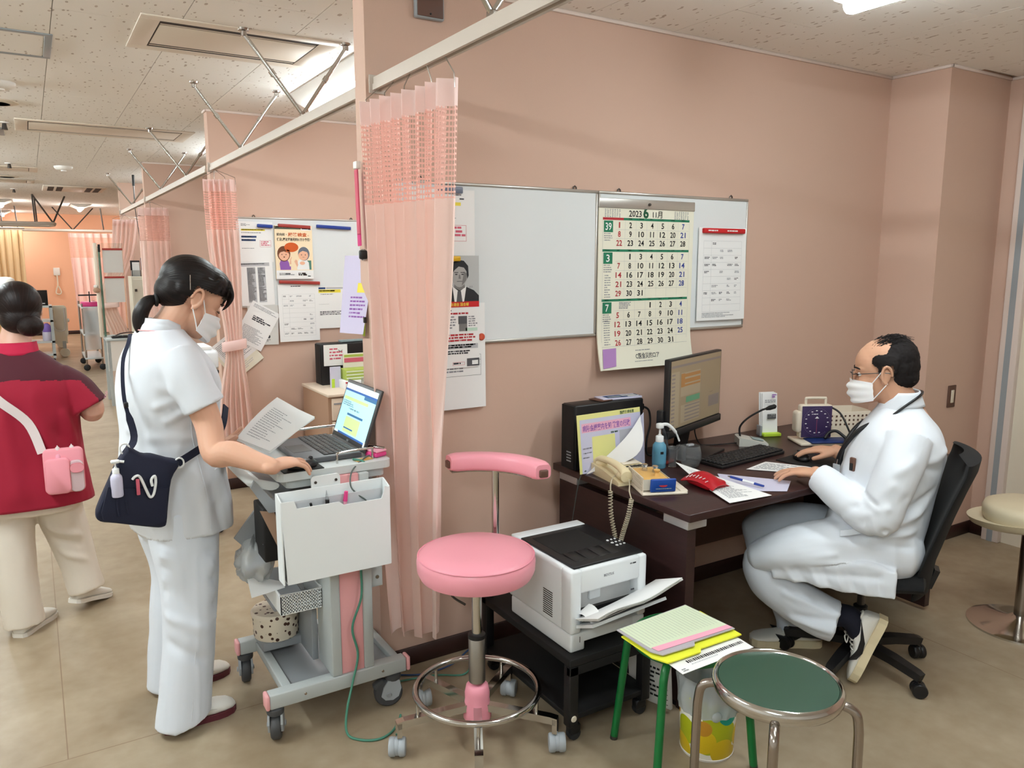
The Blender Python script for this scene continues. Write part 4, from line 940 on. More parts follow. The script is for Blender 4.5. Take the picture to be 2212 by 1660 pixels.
o, fn = quadsheet('record_sheet', 'white record sheet between the keyboard and the mouse', [(2.385, 2.085), (2.60, 1.845), (2.68, 1.90), (2.545, 2.125)], DZ+.003)
greek_on(o, fn, .05, .15, .5, .9, 'ink_soft', 6, 5)
# ---- keyboard
t = thing('keyboard', 'black computer keyboard on the desk', 'keyboard', (2.515, 2.225, DZ), R(6))
MB().box(-.215, -.065, 0, .215, .065, .014, .004).build('base', 'black_plastic', t)
kk = MB().box(-.0083, -.0083, 0, .0083, .0083, .007, .002, 1).mesh(['key_black'], 'key')
for r_ in range(6):
    for c_ in range(21):
        o = bpy.data.objects.new('key', kk); C.objects.link(o); o.parent = t; o.location = (-.2+.02*c_, -.052+.0205*r_, .014)
t = thing('computer_mouse', "black computer mouse under the doctor's right hand", 'mouse', (2.70, 2.07, DZ+.004), R(60))
MB().ell((0, 0, .010), (.055, .031, .020), None, 20, 10).build('shell', 'black_plastic', t); MB().cyl((.03, -.004, .027), (.03, .004, .027), .006, n=10).build('wheel', 'rubber', t)
t = thing('mouse_mat', 'dark mouse mat under the mouse', 'mouse mat', (2.72, 2.04, DZ), R(8)); MB().box(-.10, -.11, 0, .12, .10, .004, .002).build('pad', 'black_matte', t)
# ---- monitor
mon = thing('monitor', 'black desktop monitor showing a dim patient record screen', 'monitor', (2.42, 2.40, DZ))
ML = V((2.178, 2.318, .852)); MR = V((.9395, .3425, 0)).normalized(); MT = facing(ML, MR, (0, 0, 1)); MW, MH = .503, .300
MB(MT).cbox((MW/2, MH/2, -.014), (MW, MH, .028), None, .004).build('casing', 'screen_frame', mon, True)
MB(MT).cbox((MW/2, -.012, -.010), (MW+.012, .032, .034), None, .005).build('speaker_bar', 'screen_frame', mon, True)
MB(MT).cbox((.0, .06, -.035), (.03, .06, .03), None, .005).build('port_cover', 'black_plastic', mon, True)
p = Print(MT, .0006); mat('scr_bg', (150, 132, 106), .3, emit=.10); mat('scr_panel', (162, 146, 122), .3, emit=.10); mat('scr_orange', (166, 118, 66), .3, emit=.1); mat('scr_green', (92, 146, 112), .3, emit=.1); mat('scr_line', (112, 98, 84), .3, emit=.05); mat('scr_grey', (132, 120, 116), .3, emit=.08)
p.rect(.008, .008, MW-.008, MH-.008, 'scr_bg'); q = .0003
p.rect(.012, .262, MW-.012, .272, 'scr_grey', q); p.rect(.012, .015, .085, .245, 'scr_panel', q); p.rect(.100, .135, .285, .235, 'scr_panel', q)
for i in range(14): p.rect(.016, .022+.016*i, .046, .029+.016*i, 'scr_grey', 2*q); p.greek(.05, .022+.016*i, .082, .028+.016*i, 'scr_line', .01, .004, i)
for i, (a, b) in enumerate(((.215, .229), (.190, .207), (.176, .184), (.158, .164), (.138, .150))): p.rect(.135, a, .283, b, 'scr_orange' if i < 3 else 'scr_panel', 2*q); p.greek(.104, a+.002, .13, a+.009, 'scr_line', .01, .004, i+20)
p.rect(.10, .175, .135, .232, 'scr_orange', q*1.5)
p.rect(.150, .105, .283, .130, 'scr_green', 2*q); p.rect(.105, .022, .285, .098, 'scr_panel', q)
for i in range(5): p.rect(.14, .027+.015*i, .283, .033+.015*i, 'scr_grey', 2*q)
p.rect(.295, .03, .2965, .25, 'scr_grey', q); p.rect(.375, .055, .485, .105, 'scr_grey', q)
for i in range(9): p.rect(.380+.012*i, .057, .3815+.012*i, .100, 'scr_line', 2*q)
p.greek(.375, .110, .42, .122, 'scr_line', .008, .004, 5); p.build(mon, 'screen_image', True)
g = MB(MT); g.loft([[V((x_, y_, z_)) for x_, y_, z_ in ((.19, .02, -.03), (.33, .02, -.03), (.33, .02, -.055), (.19, .02, -.055))], [V((x_, y_, z_)) for x_, y_, z_ in ((.21, -.05, -.05), (.31, -.05, -.05), (.31, -.05, -.075), (.21, -.05, -.075))], [V((x_, y_, z_)) for x_, y_, z_ in ((.215, -.125, -.06), (.305, -.125, -.06), (.305, -.125, -.085), (.215, -.125, -.085))]], True, False); g.build('stand_neck', 'black_plastic', mon, True)
MB(MT).cbox((.26, -.127, -.01), (.22, .010, .20), None, .003).build('stand_base', 'black_plastic', mon, True)
t = thing('monitor_cable', 'thin black cable drooping below the monitor', 'cable', (2.45, 2.44, .82))
MB().tube(smooth_path([(2.44, 2.425, .84), (2.45, 2.44, .80), (2.50, 2.46, .74), (2.56, 2.46, DZ+.004), (2.70, 2.42, DZ+.004), (2.72, 2.40, DZ+.004)]), .0028, 6).build('cable', 'cable_black', t, True)
# ---- gooseneck microphone
t = thing('desk_microphone', 'grey desk microphone with black gooseneck', 'microphone', (2.745, 2.385, DZ), R(-35))
prof = [(-.06, 0), (.07, 0), (.07, .014), (-.05, .038), (-.06, .034)]
MB().loft([[V((sx, py, pz)) for sx, pz in prof] for py in (-.05, -.046, .046, .05)], True, False).build('base', 'mic_grey', t)
MB().cbox((.03, 0, .0265), (.05, .055, .003), (0, R(11.3), 0), .001).build('button_plate', 'lcd', t)
MB().tube(smooth_path([(-.045, .0, .03), (-.05, -.005, .08), (-.02, -.02, .125), (.035, -.035, .165), (.06, -.045, .175)]), .0045, 8).build('gooseneck', 'cable_black', t)
MB().tube([(.052, -.042, .172), (.066, -.047, .178), (.088, -.053, .187), (.094, -.055, .189)], [.006, .0105, .0105, .004], 10).build('capsule', 'black_matte', t)
# ---- leaflet stand
t = thing('leaflet_stand', 'upright leaflets in a small stand against the wall', 'leaflet', (2.965, 2.46, DZ), R(-20))
MB().box(-.045, -.03, 0, .045, .03, .016, .003).build('base', 'tag_green', t); MB().box(-.055, -.01, 0, -.045, .03, .05, .003).build('clip', 'cart_mid', t)
for i in range(3): MB().cbox((-.004*i, .01+.008*i, .108+.002*i), (.078, .003, .19), (R(-6), 0, 0)).build('leaflet', 'paper', t)
p = Print(facing((-.039, -.0115+.0, .018), (1, 0, 0), (0, .1045, .9945)), .001); p.greek(.045, .165, .07, .182, 'ink_purple', .009, .007, 2); p.greek(.008, .140, .07, .156, 'ink_soft', .008, .005, 3, 1); p.greek(.02, .118, .07, .132, 'ink_pale', .008, .004, 4); p.rect(.02, .065, .065, .088, 'photo_mid'); p.greek(.022, .068, .063, .086, 'paper', .009, .005, 5, 1)
p.zf = lambda x, y: 0
p.build(t)
# ---- sphygmomanometer
t = thing('blood_pressure_gauge', 'cream blood pressure gauge with purple square dial and handle', 'gauge', (3.02, 2.235, DZ), R(-28))
MB().box(-.10, -.055, 0, .13, .10, .014, .005).build('base', 'ivory', t); MB().box(-.055, -.065, .012, .13, .03, .022, .006).build('cuff', 'gauge_blue', t)
MB().cbox((-.005, .03, .100), (.150, .045, .155), None, .010).build('case', 'ivory', t); MB().cbox((-.085, .032, .098), (.03, .06, .10), None, .014, 3).build('cuff_holder', 'ivory', t)
dl = MB().cbox((-.005, .0065, .100), (.140, .003, .145), None, .001).build('dial', 'gauge_purple', t)
p = Print(facing((-.075, .0047, .0275), (1, 0, 0), UP), .0003)
for i in range(48):
    a = R(-70-7.08*i+40-90+70); ca, sa = math.cos(a), math.sin(a)
    p.rect(.07+.063*ca-.0008, .0725+.063*sa-.0008, .07+.063*ca+.0008, .0725+.063*sa+.0008, 'ink_pale')
for i in range(14):
    a = R(-75-24*i); p.rect(.07+.052*math.cos(a)-.004, .0725+.052*math.sin(a)-.002, .07+.052*math.cos(a)+.004, .0725+.052*math.sin(a)+.002, 'paper')
p.rect(.0695, .018, .0708, .085, 'ink_pink', .0003); p.greek(.045, .105, .095, .110, 'paper', .01, .004, 4); p.poly([(.06, .088), (.07, .098), (.08, .088)], 'paper', .0003); p.build(t, 'scale')
MB().tube(smooth_path([(-.05, .03, .175), (-.05, .03, .20), (-.043, .03, .206), (.036, .03, .206), (.043, .03, .20), (.043, .03, .175)], 3), .0065, 8).build('handle', 'ivory', t)
MB().tube(smooth_path([(.065, .03, .165), (.10, .0, .14), (.12, -.04, .08), (.135, -.05, .03), (.10, -.06, .03)]), .0045, 8).build('hose', 'cable_black', t)
MB().tube(smooth_path([(.02, -.03, .03), (.045, -.02, .055), (.08, -.02, .06), (.11, -.045, .035), (.13, -.06, .024)]), .007, 8).build('hose', 'cable_black', t)
# ---- white basket
t = thing('plastic_basket', 'white perforated plastic basket partly hidden by the doctor', 'basket', (3.245, 2.285, DZ), R(-22))
rings = []
for k_, z in ((.90, .0), (1.0, .13), (.985, .132), (.885, .006)): rings.append([V((.12*k_*math.cos(a)*(1/max(abs(math.cos(a)), abs(math.sin(a))))**.75, .08*k_*math.sin(a)*(1/max(abs(math.cos(a)), abs(math.sin(a))))**.75, z)) for a in [i/40*2*math.pi for i in range(40)]])
MB().loft(rings, True).build('body', 'ivory', t)
hole = MB().cbox((0, 0, 0), (.008, .0015, .008), None).mesh(['desk_back'], 'hole')
for r_ in range(3):
    for i in range(9):
        o = bpy.data.objects.new('hole', hole); C.objects.link(o); o.parent = t; z_ = .112-.020*r_; o.location = (-.088+.022*i, -.080*(.90+.1*z_/.13)-.0004+(.0 if abs(i-4) < 4 else .004), z_)
# ---- wire on the wall side
t = thing('wall_cable', 'thin grey cable hanging down the left end of the desk', 'cable', (1.786, 2.40, .7))
MB().tube(smooth_path([(1.80, 2.37, .735), (1.783, 2.385, .71), (1.778, 2.41, .60), (1.779, 2.44, .45), (1.785, 2.45, .30)]), .0022, 6).build('cable', 'cable_grey', t, True)
# ================================================================ pink swivel stool
def caster(parent, x, y, r, ang, m='caster_grey', hood=None, z=0, stem=.03):
    """twin-wheel caster as one part with sub-parts"""
    T_ = Matrix.Translation((x, y, z)) @ Matrix.Rotation(ang, 4, 'Z')
    c = MB(T_).ell((0, 0, r*1.05), (r*.95, r*.62, r*.98), None, 14, 8).build('caster', hood or m, parent)
    for s_ in (-1, 1):
        g = MB(T_); X = Matrix.Rotation(R(90), 4, 'X')
        g.lathe([(r*.3, -.35*r), (r*.9, -.35*r), (r, -.22*r), (r, .22*r), (r*.9, .35*r), (r*.3, .35*r)], (0, s_*r*.52, r), 18, X); g.build('wheel', m, c)
    MB(T_).cyl((0, 0, r*1.5), (0, 0, r*1.9+stem), r*.22, n=10).build('stem', 'steel', c)
    return c
PX, PY = 1.134, 2.060
t = thing('pink_stool', 'pink vinyl swivel stool with curved armrest and chrome foot ring', 'stool', (PX, PY, 0))
MB().lathe([(.150, .562), (.178, .566), (.187, .585), (.189, .615), (.183, .634), (.168, .643), (.10, .6465), (.001, .647)], n=48).build('seat', 'vinyl_pink', t)
MB().tube([V((.1845*math.cos(a/60*6.2832), .1845*math.sin(a/60*6.2832), .6335)) for a in range(60)], .0022, 6, True).build('seam_piping', 'plastic_pink', t)
MB().lathe([(.09, .548), (.09, .560), (.001, .562)], n=24).build('seat_plate', 'dark_steel', t)
MB().tube([V((.125*math.cos(a/40*6.2832), .125*math.sin(a/40*6.2832), .548)) for a in range(40)], .0042, 8, True).build('height_ring', 'chrome', t)
MB().tube(smooth_path([(-.02, .02, .545), (-.07, .04, .50), (-.03, .02, .46)]), .004, 6).build('lever', 'dark_steel', t)
MB().cyl((0, 0, .33), (0, 0, .56), .0165, n=18).build('piston', 'chrome', t)
MB().lathe([(.027, .20), (.027, .355), (.022, .362), (.018, .365), (.001, .366)], n=24).build('column', 'brushed', t); MB().lathe([(.0285, .35), (.0285, .362), (.018, .366)], n=20).build('collar', 'black_plastic', t)
MB().lathe([(.046, .075), (.044, .11), (.040, .14), (.041, .16), (.036, .185), (.028, .19), (.001, .19)], n=24).build('hub', 'plastic_pink', t)
for i, (x, y) in enumerate(((.886, 2.103), (1.302, 1.889), (1.077, 2.29), (1.371, 2.178), (1.034, 1.856))):
    a0 = math.atan2(y-PY, x-PX); a = R([170, -48, 106, 36, -118][i]); d = V((math.cos(a), math.sin(a), 0)); q = V((-d.y, d.x, 0))
    g = MB(); g.ribbon([d*.03+V((0, 0, .115)), d*.14+V((0, 0, .112)), d*.245+V((0, 0, .108)), d*.268+V((0, 0, .104))], q, .026, .024); leg = g.build('leg', 'chrome', t)
    g = MB(); g.ribbon([d*.262+V((0, 0, .112)), d*.262+V((0, 0, .064))], q, .026, .016); g.build('leg_end', 'chrome', t)
    MB().cyl(d*.2+V((0, 0, .105)), d*.2+V((0, 0, .165)), .006, n=8).build('ring_support', 'chrome', t)
    caster(t, d.x*.268, d.y*.268, .030, a+R(70+40*i), stem=.0)
MB().tube([V((.2*math.cos(a/64*6.2832), .2*math.sin(a/64*6.2832), .172)) for a in range(64)], .0105, 10, True).build('foot_ring', 'chrome', t)
A0 = R(44); pd = V((math.cos(A0), math.sin(A0), 0))
MB().tube(smooth_path([pd*.08+V((0, 0, .553)), pd*.19+V((0, 0, .553)), pd*.222+V((0, 0, .565)), pd*.228+V((0, 0, .60)), pd*.228+V((0, 0, .845))], 4), .0125, 12).build('arm_post', 'chrome', t)
rings = []; K = 26
for i in range(K+1):
    a = A0+R(-52+92*i/K); e = min(1, min(i, K-i)/2.0); sc = .80+.2*math.sqrt(min(1, e)); c_ = V((math.cos(a)*.235, math.sin(a)*.235, .873)); rd = V((math.cos(a), math.sin(a), 0))
    rings.append([c_+rd*(.034*sc*(abs(math.cos(b))**.6)*(1 if math.cos(b) > 0 else -1))+V((0, 0, .030*sc*(abs(math.sin(b))**.6)*(1 if math.sin(b) > 0 else -1))) for b in [k/20*6.2832+.01 for k in range(20)]])
MB().loft(rings).build('armrest', 'vinyl_pink', t)
MB().ribbon([V((math.cos(A0+R(x_))*.235, math.sin(A0+R(x_))*.235, .842)) for x_ in range(-38, 39, 4)], [V((math.cos(A0+R(x_)), math.sin(A0+R(x_)), 0)) for x_ in range(-38, 39, 4)], .03, .006).build('arm_plate', 'steel', t)
for s_ in (-52, 40): 
    a = A0+R(s_*1.012); MB().cbox((math.cos(a)*.235, math.sin(a)*.235, .868), (.03, .012, .025), (0, 0, a), .004).build('arm_socket', 'desk_back', t)
# ================================================================ printer stand, printer
t = thing('printer_stand', 'low black two-shelf printer stand on casters', 'stand', (1.53, 2.1, 0))
SX0, SX1, SY0, SY1 = 1.365, 1.705, 1.865, 2.44
wb('top_shelf', 'black_matte', SX0, SY0, .265, SX1, SY1, .292, .003, parent=t); wb('lower_shelf', 'black_matte', SX0+.004, SY0+.004, .075, SX1-.004, SY1, .095, .003, parent=t)
wb('front_apron', 'black_matte', SX0, SY0, .235, SX1, SY0+.018, .265, parent=t)
for x in (SX0, SX1-.035):
    for y in (SY0, SY1-.035): wb('leg', 'black_plastic', x, y, .055, x+.035, y+.035, .265 if y < 2.1 else .32, .003, parent=t)
for x, y in ((SX0+.03, SY0+.02), (SX1-.03, SY0+.02), (SX0+.03, SY1-.04), (SX1-.03, SY1-.04)):
    c = MB().box(x-.022, y-.014, .022, x+.022, y+.014, .056, .006).build('caster', 'black_plastic', t, True); MB().lathe([(.006, -.012), (.022, -.012), (.024, 0), (.022, .012), (.006, .012)], (x, y, .0245), 16, Matrix.Rotation(R(90), 4, 'X')).build('wheel', 'rubber', c, True)
MB().lathe([(.011, 0), (.009, .003), (.001, .003)], (SX0+.017, SY0-.0005, .085), 14, Matrix.Rotation(R(90), 4, 'X')).build('cap', 'ivory', t, True)
t = thing('laser_printer', 'white laser printer with black top and open front tray', 'printer', (1.545, 2.09, .293))
X0, X1, Y0, Y1, Z0, Z1 = 1.388, 1.703, 1.895, 2.285, .293, .575
wb('body', 'printer_white', X0, Y0+.05, Z0+.06, X1, Y1, Z1-.004, .012, parent=t)
wb('cassette', 'printer_white', X0+.002, Y0+.004, Z0, X0+.06, Y1-.02, Z0+.062, .006, parent=t); wb('cassette', 'printer_white', X1-.06, Y0+.004, Z0, X1-.002, Y1-.02, Z0+.062, .006, parent=t)
wb('cassette_front', 'printer_white', X0+.05, Y0+.004, Z0+.028, X1-.05, Y0+.05, Z0+.062, .005, parent=t); wb('cassette_floor', 'printer_grey', X0+.05, Y0+.05, Z0+.005, X1-.05, Y1-.03, Z0+.06, parent=t)
wb('front_post', 'printer_white', X0, Y0, Z0+.063, X0+.042, Y0+.06, Z1-.004, .008, parent=t); wb('front_post', 'printer_white', X1-.035, Y0, Z0+.063, X1, Y0+.06, Z1-.004, .008, parent=t)
wb('front_lintel', 'printer_white', X0+.038, Y0, Z1-.085, X1-.03, Y0+.06, Z1-.004, .008, parent=t)
wb('bay_back', 'printer_grey', X0+.04, Y0+.045, Z0+.10, X1-.034, Y0+.052, Z1-.08, parent=t); wb('bay_slot', 'black_plastic', X0+.045, Y0+.03, Z0+.085, X1-.04, Y0+.047, Z0+.125, parent=t)
wb('bay_latch', 'printer_white', X0+.10, Y0+.034, Z0+.15, X0+.145, Y0+.046, Z0+.185, .003, parent=t)
MB().sheet(lambda u, v: V((X0+.02+.305*u, Y0+.028-.115*v, Z0+.078+.050*v+.022*u*v)), 6, 6, .010).build('open_tray', 'printer_white', t, True)
MB().sheet(lambda u, v: V((X0+.06+.22*u, Y0+.022-.10*v, Z0+.087+.050*v+.022*u*v)), 6, 6, .003).build('tray_insert', 'printer_grey', t, True)
wb('top_cover', 'black_plastic', X0+.02, Y0+.015, Z1-.005, X1-.006, Y1-.055, Z1+.004, .003, parent=t)
wb('rear_top', 'printer_white', X0+.01, Y1-.058, Z1-.006, X1-.01, Y1-.004, Z1+.006, .006, parent=t)
wb('output_recess', 'black_matte', X0+.05, Y0+.13, Z1+.0035, X1-.075, Y1-.085, Z1+.0048, parent=t)
g = MB()
for i in range(4): MB().cbox((X0+.075+.05*i, Y0+.085, Z1+.0055), (.045, .075, .003), (R(3), 0, 0), .001).build('output_flap', 'black_plastic', t, True)
for i in range(9): MB().lathe([(.0045 if i % 3 else .006, 0), (.004, .0022), (.001, .0022)], (X1-.05+.016*(i % 3), Y0+.10+.026*(i//3), Z1+.004), 10).build('button', 'printer_grey', t, True)
for i in range(12): wb('vent_slot', 'slot_dark', X0-.0006, 2.0+.0, Z0+.085+.0075*i, X0+.001, 2.055, Z0+.0885+.0075*i, parent=t)
p = Print(facing((X0+.13, Y0-.0006, Z1-.045), XR, UP), .0003); p.text('BEXTUS', 0, 0, .012, 'ink_soft', 'L', .02); p.greek(.11, .018, .14, .024, 'ink', .008, .005, 4, 1); p.greek(.115, -.075, .13, -.068, 'ink', .01, .006, 5, 1); p.build(t, 'lettering', True)
wb('handle_mark', 'slot_dark', X0+.038, Y0+.0034, Z0+.03, X0+.040, Y0+.0046, Z0+.05, parent=t)
t = thing('printed_papers', 'printed sheets curling out of the open printer tray', 'paper', (1.55, 1.85, .42))
for k_ in range(3):
    def pf(u, v, k_=k_): return V((X0+.03+.345*u-.006*k_, Y0+.02-.125*v-.006*u-.004*k_, Z0+.100+.006*k_+.052*v+.060*u**1.6+.014*math.sin(u*7)*(1-u)*v))
    MB().sheet(pf, 18, 6, .0022).build('sheet', 'paper', t, True)
MB().sheet(lambda u, v: V((X0+.03+.05*u+.01*v, Y0+.012-.07*v, Z0+.125+.025*u*(1-v)+.010*math.sin(4*v))), 6, 6, .0012).build('crumpled_corner', 'paper', t, True)
# ---- binder under the stool / spiral pad on the shelf
t = thing('spiral_pad', 'white printed pad leaning beside the printer stand', 'notebook', (1.70, 1.9, .1))
TP = facing((1.722, 1.985, .015), (.28, -.96, 0), (-.12, .02, 1))
MB(TP).cbox((.085, .085, 0), (.17, .17, .012), None, .002).build('block', 'paper_grey', t, True)
p = Print(TP, .0068); 
for i in range(7): p.greek(.04, .03+.018*i, .13, .04+.018*i, 'ink_black', .02, .009, i, 1)
p.build(t, 'print', True)
for i in range(8): MB(TP).tube([V((.155+.006*math.cos(a), .015+.02*i, .007*math.sin(a))) for a in [k/8*6.2832 for k in range(8)]], .0014, 5, True).build('wire', 'dark_steel', t, True)
# ================================================================ green stool and the folders on it
GX, GY, GZ = 1.615, 1.620, .42
t = thing('green_stool', 'round stool with green enamel legs under the folders', 'stool', (GX, GY, 0))
MB().lathe([(.150, GZ-.030), (.160, GZ-.024), (.163, GZ-.012), (.160, GZ-.002), (.150, GZ), (.148, GZ-.006), (.001, GZ-.006)], n=44).build('rim', 'green_enamel', t)
MB().lathe([(.1475, GZ-.008), (.147, GZ-.001), (.001, GZ)], n=44).build('seat_pad', 'black_matte', t)
for a in (118, 208, 318, 30):
    d = V((math.cos(R(a)), math.sin(R(a)), 0))
    g = MB().tube(smooth_path([d*.12+V((0, 0, GZ-.022)), d*.158+V((0, 0, GZ-.028)), d*.178+V((0, 0, GZ-.055)), d*.188+V((0, 0, GZ-.11)), d*.222+V((0, 0, .012))], 5), .0125, 12); leg = g.build('leg', 'green_enamel', t)
    MB().cyl(d*.2225+V((0, 0, .012)), d*.2235+V((0, 0, 0)), .0128, n=12).build('foot_cap', 'dark_steel', leg)
def slab(name, label, pts, z0, th, m, parts=None, cat='folder'):
    o = thing(name, label, cat, (pts[0][0], pts[0][1], z0)); MB().prism(pts, z0, z0+th).build('cover', m, o, True); return o
o, fn = quadsheet('printed_sheet', 'white printed sheet at the bottom of the pile on the green stool', [(1.44, 1.445), (1.725, 1.448), (1.735, 1.56), (1.45, 1.56)], GZ+.006)
greek_on(o, fn, .55, .62, .85, .90, 'ink_soft', 3, 5, .5, 1, (.006, .02), .006); greek_on(o, fn, .18, .30, .97, .46, 'ink_black', 1, 6, .75, 1.6, (.008, .022), .010); greek_on(o, fn, .2, .2, .6, .26, 'ink_pale', 1, 8, .6, 1.4, (.008, .02), .006); greek_on(o, fn, .04, .06, .14, .20, 'ink', 2, 7, .5, 1, (.006, .015), .005)
o = slab('yellow_folder', 'bright yellow folder under the clear folder on the green stool', [(1.425, 1.69), (1.418, 1.545), (1.436, 1.50), (1.56, 1.497), (1.575, 1.512), (1.742, 1.510), (1.75, 1.69)], GZ+.012, .004, 'paper_yellow')
o = slab('clear_folder', 'clear plastic folder with pale green forms on top of the pile', [(1.427, 1.715), (1.425, 1.56), (1.442, 1.528), (1.56, 1.522), (1.575, 1.538), (1.74, 1.535), (1.728, 1.735)], GZ+.022, .003, 'folder_tint')
MB().prism([(1.435, 1.712), (1.436, 1.572), (1.735, 1.56), (1.725, 1.73)], GZ+.0255, GZ+.0265).build('form', 'pale_green', o, True)
g = MB()
for i in range(22): g.add([V((1.445+.285*i/22, 1.585, GZ+.027)), V((1.4458+.285*i/22, 1.585, GZ+.027)), V((1.4458+.283*i/22, 1.712, GZ+.027)), V((1.445+.283*i/22, 1.712, GZ+.027))], [(0, 1, 2, 3)])
g.build('ruling', 'ink_soft', o, True)
MB().prism([(1.44, 1.574), (1.444, 1.548), (1.736, 1.541), (1.735, 1.562)], GZ+.0258, GZ+.0268).build('pink_strip', 'cloth_pink', o, True)
# ================================================================ chrome stool with green seat
QX, QY, QZ = 1.585, 1.247, .46
t = thing('chrome_stool', 'round chrome stool with dark green vinyl seat nearest the viewer', 'stool', (QX, QY, 0))
MB().lathe([(.153, QZ-.006), (.150, QZ+.002), (.12, QZ+.005), (.001, QZ+.006)], n=56).build('seat', 'green_vinyl', t)
MB().lathe([(.150, QZ-.030), (.160, QZ-.030), (.166, QZ-.020), (.167, QZ-.008), (.163, QZ+.004), (.157, QZ+.008), (.152, QZ+.004), (.150, QZ-.006)], n=64, cap=False).build('rim', 'chrome', t)
MB().lathe([(.150, QZ-.030), (.149, QZ-.012), (.001, QZ-.012)], n=40).build('under_plate', 'black_matte', t)
for a in (128, 38, -52, -142):
    d = V((math.cos(R(a)), math.sin(R(a)), 0))
    g = MB().tube(smooth_path([d*.145+V((0, 0, QZ-.036)), d*.170+V((0, 0, QZ-.038)), d*.192+V((0, 0, QZ-.052)), d*.2+V((0, 0, QZ-.085)), d*.203+V((0, 0, QZ-.16)), d*.205+V((0, 0, .015))], 6), .0125, 14); leg = g.build('leg', 'steel', t)
    MB().cyl(d*.205+V((0, 0, .016)), d*.205, .0145, n=12).build('foot_cap', 'grey_rubber', leg)
# ================================================================ waste bin with flower print
BX, BYY = 1.735, 1.625
t = thing('waste_bin', 'waste bin with yellow and green flower print', 'bin', (BX, BYY, 0))
m, nt, b, L = nodes_of('bin_print', (240, 238, 228), .45)
tc = nt.nodes.new('ShaderNodeTexCoord'); last = None
def blob(prev, sc, thr, col, seed, sz=(1, 1, 1)):
    mp = nt.nodes.new('ShaderNodeMapping'); mp.inputs['Location'].default_value = (seed, seed*1.7, seed*.6); mp.inputs['Scale'].default_value = sz; L.new(tc.outputs['Object'], mp.inputs[0])
    v_ = nt.nodes.new('ShaderNodeTexVoronoi'); v_.inputs['Scale'].default_value = sc; L.new(mp.outputs[0], v_.inputs['Vector'])
    q = nt.nodes.new('ShaderNodeMath'); q.operation = 'LESS_THAN'; q.inputs[1].default_value = thr; L.new(v_.outputs['Distance'], q.inputs[0])
    x_ = nt.nodes.new('ShaderNodeMix'); x_.data_type = 'RGBA'; x_.inputs['B'].default_value = lin(col); L.new(q.outputs[0], x_.inputs['Factor'])
    if prev is None: x_.inputs['A'].default_value = lin((240, 238, 228))
    else: L.new(prev, x_.inputs['A'])
    return x_.outputs['Result']
last = blob(None, 9, .46, (176, 184, 24), 1.3); last = blob(last, 9.5, .40, (222, 190, 30), 4.1); last = blob(last, 8, .42, (20, 150, 130), 7.7); last = blob(last, 12, .32, (196, 140, 40), 9.2); last = blob(last, 8, .15, (240, 230, 180), 7.7); last = blob(last, 8, .08, (170, 110, 50), 7.7)
L.new(last, b.inputs['Base Color'])
MB().lathe([(.080, 0), (.083, .004), (.092, .205), (.090, .207), (.081, .012), (.001, .010)], n=40).build('body', 'bin_print', t)
MB().lathe([(.082, 0), (.085, .008), (.083, .010)], n=40, cap=False).build('foot_band', 'white_paint', t)
def bagf(u, v):
    a = u*2*math.pi; n_ = noise.noise(V((math.cos(a)*3, math.sin(a)*3, v*4)))*.010
    prof = [(.094, .150), (.097, .19), (.096, .225), (.097, .252), (.090, .262), (.082, .25), (.078, .18), (.07, .10)]
    i = v*(len(prof)-1); j = min(int(i), len(prof)-2); f_ = i-j; r_ = prof[j][0]*(1-f_)+prof[j+1][0]*f_+n_+.003*math.sin(a*17)*(1-v); z_ = prof[j][1]*(1-f_)+prof[j+1][1]*f_+n_*.8
    return V((r_*math.cos(a), r_*math.sin(a), z_))
MB().sheet(bagf, 60, 14, .0006).build('bag_liner', 'polybag', t)
MB().ell((-.10*math.cos(R(60)), .0-.085, .165), (.02, .012, .016), None, 10, 6).build('bag_knot', 'polybag', t)
# ================================================================ beige stool at the right edge
t = thing('beige_stool', 'cream vinyl stool with polished disc base at the right edge', 'stool', (3.50, 1.53, 0))
MB().lathe([(.13, .452), (.165, .458), (.178, .48), (.18, .515), (.172, .534), (.15, .543), (.001, .546)], n=40).build('seat', 'beige_vinyl', t)
MB().lathe([(.16, .44), (.185, .452), (.198, .478), (.180, .476), (.001, .458)], n=40, T=Matrix.Rotation(R(-5), 4, 'X')).build('seat_skirt', 'beige_vinyl', t)
MB().cyl((0, 0, .05), (0, 0, .46), .026, n=20).build('column', 'steel', t); MB().lathe([(.20, 0), (.20, .008), (.17, .018), (.05, .034), (.03, .05), (.001, .05)], n=48).build('disc_base', 'chrome', t)
# ================================================================ doctor's office chair
CF = V((-.5708, .8211, 0)); CR_ = V((.8211, .5708, 0)); CC = V((2.62, 1.70, 0))
def cp(s_, l_, z_): return CC+CF*s_+CR_*l_+V((0, 0, z_))
t = thing('office_chair', 'black office chair the doctor sits on', 'chair', (2.62, 1.70, 0))
rings = []
for s_, w_, zt_, zb_ in ((-.20, .15, .43, .395), (-.19, .20, .445, .375), (-.10, .225, .448, .370), (.08, .23, .445, .372), (.20, .215, .442, .375), (.245, .18, .43, .385), (.255, .13, .415, .395)):
    rings.append([cp(s_, w_*math.cos(a)*abs(math.cos(a))**-.35 if abs(math.cos(a)) > 1e-3 else 0, (zt_+zb_)/2+(zt_-zb_)/2*math.sin(a)) for a in [k/24*6.2832+.001 for k in range(24)]])
MB().loft(rings).build('seat', 'black_fabric', t, True)
bp_ = [(-.305, .885), (-.325, .87), (-.318, .83), (-.29, .75), (-.262, .66), (-.238, .57), (-.215, .48), (-.205, .40), (-.200, .345), (-.196, .325)]
rings = []
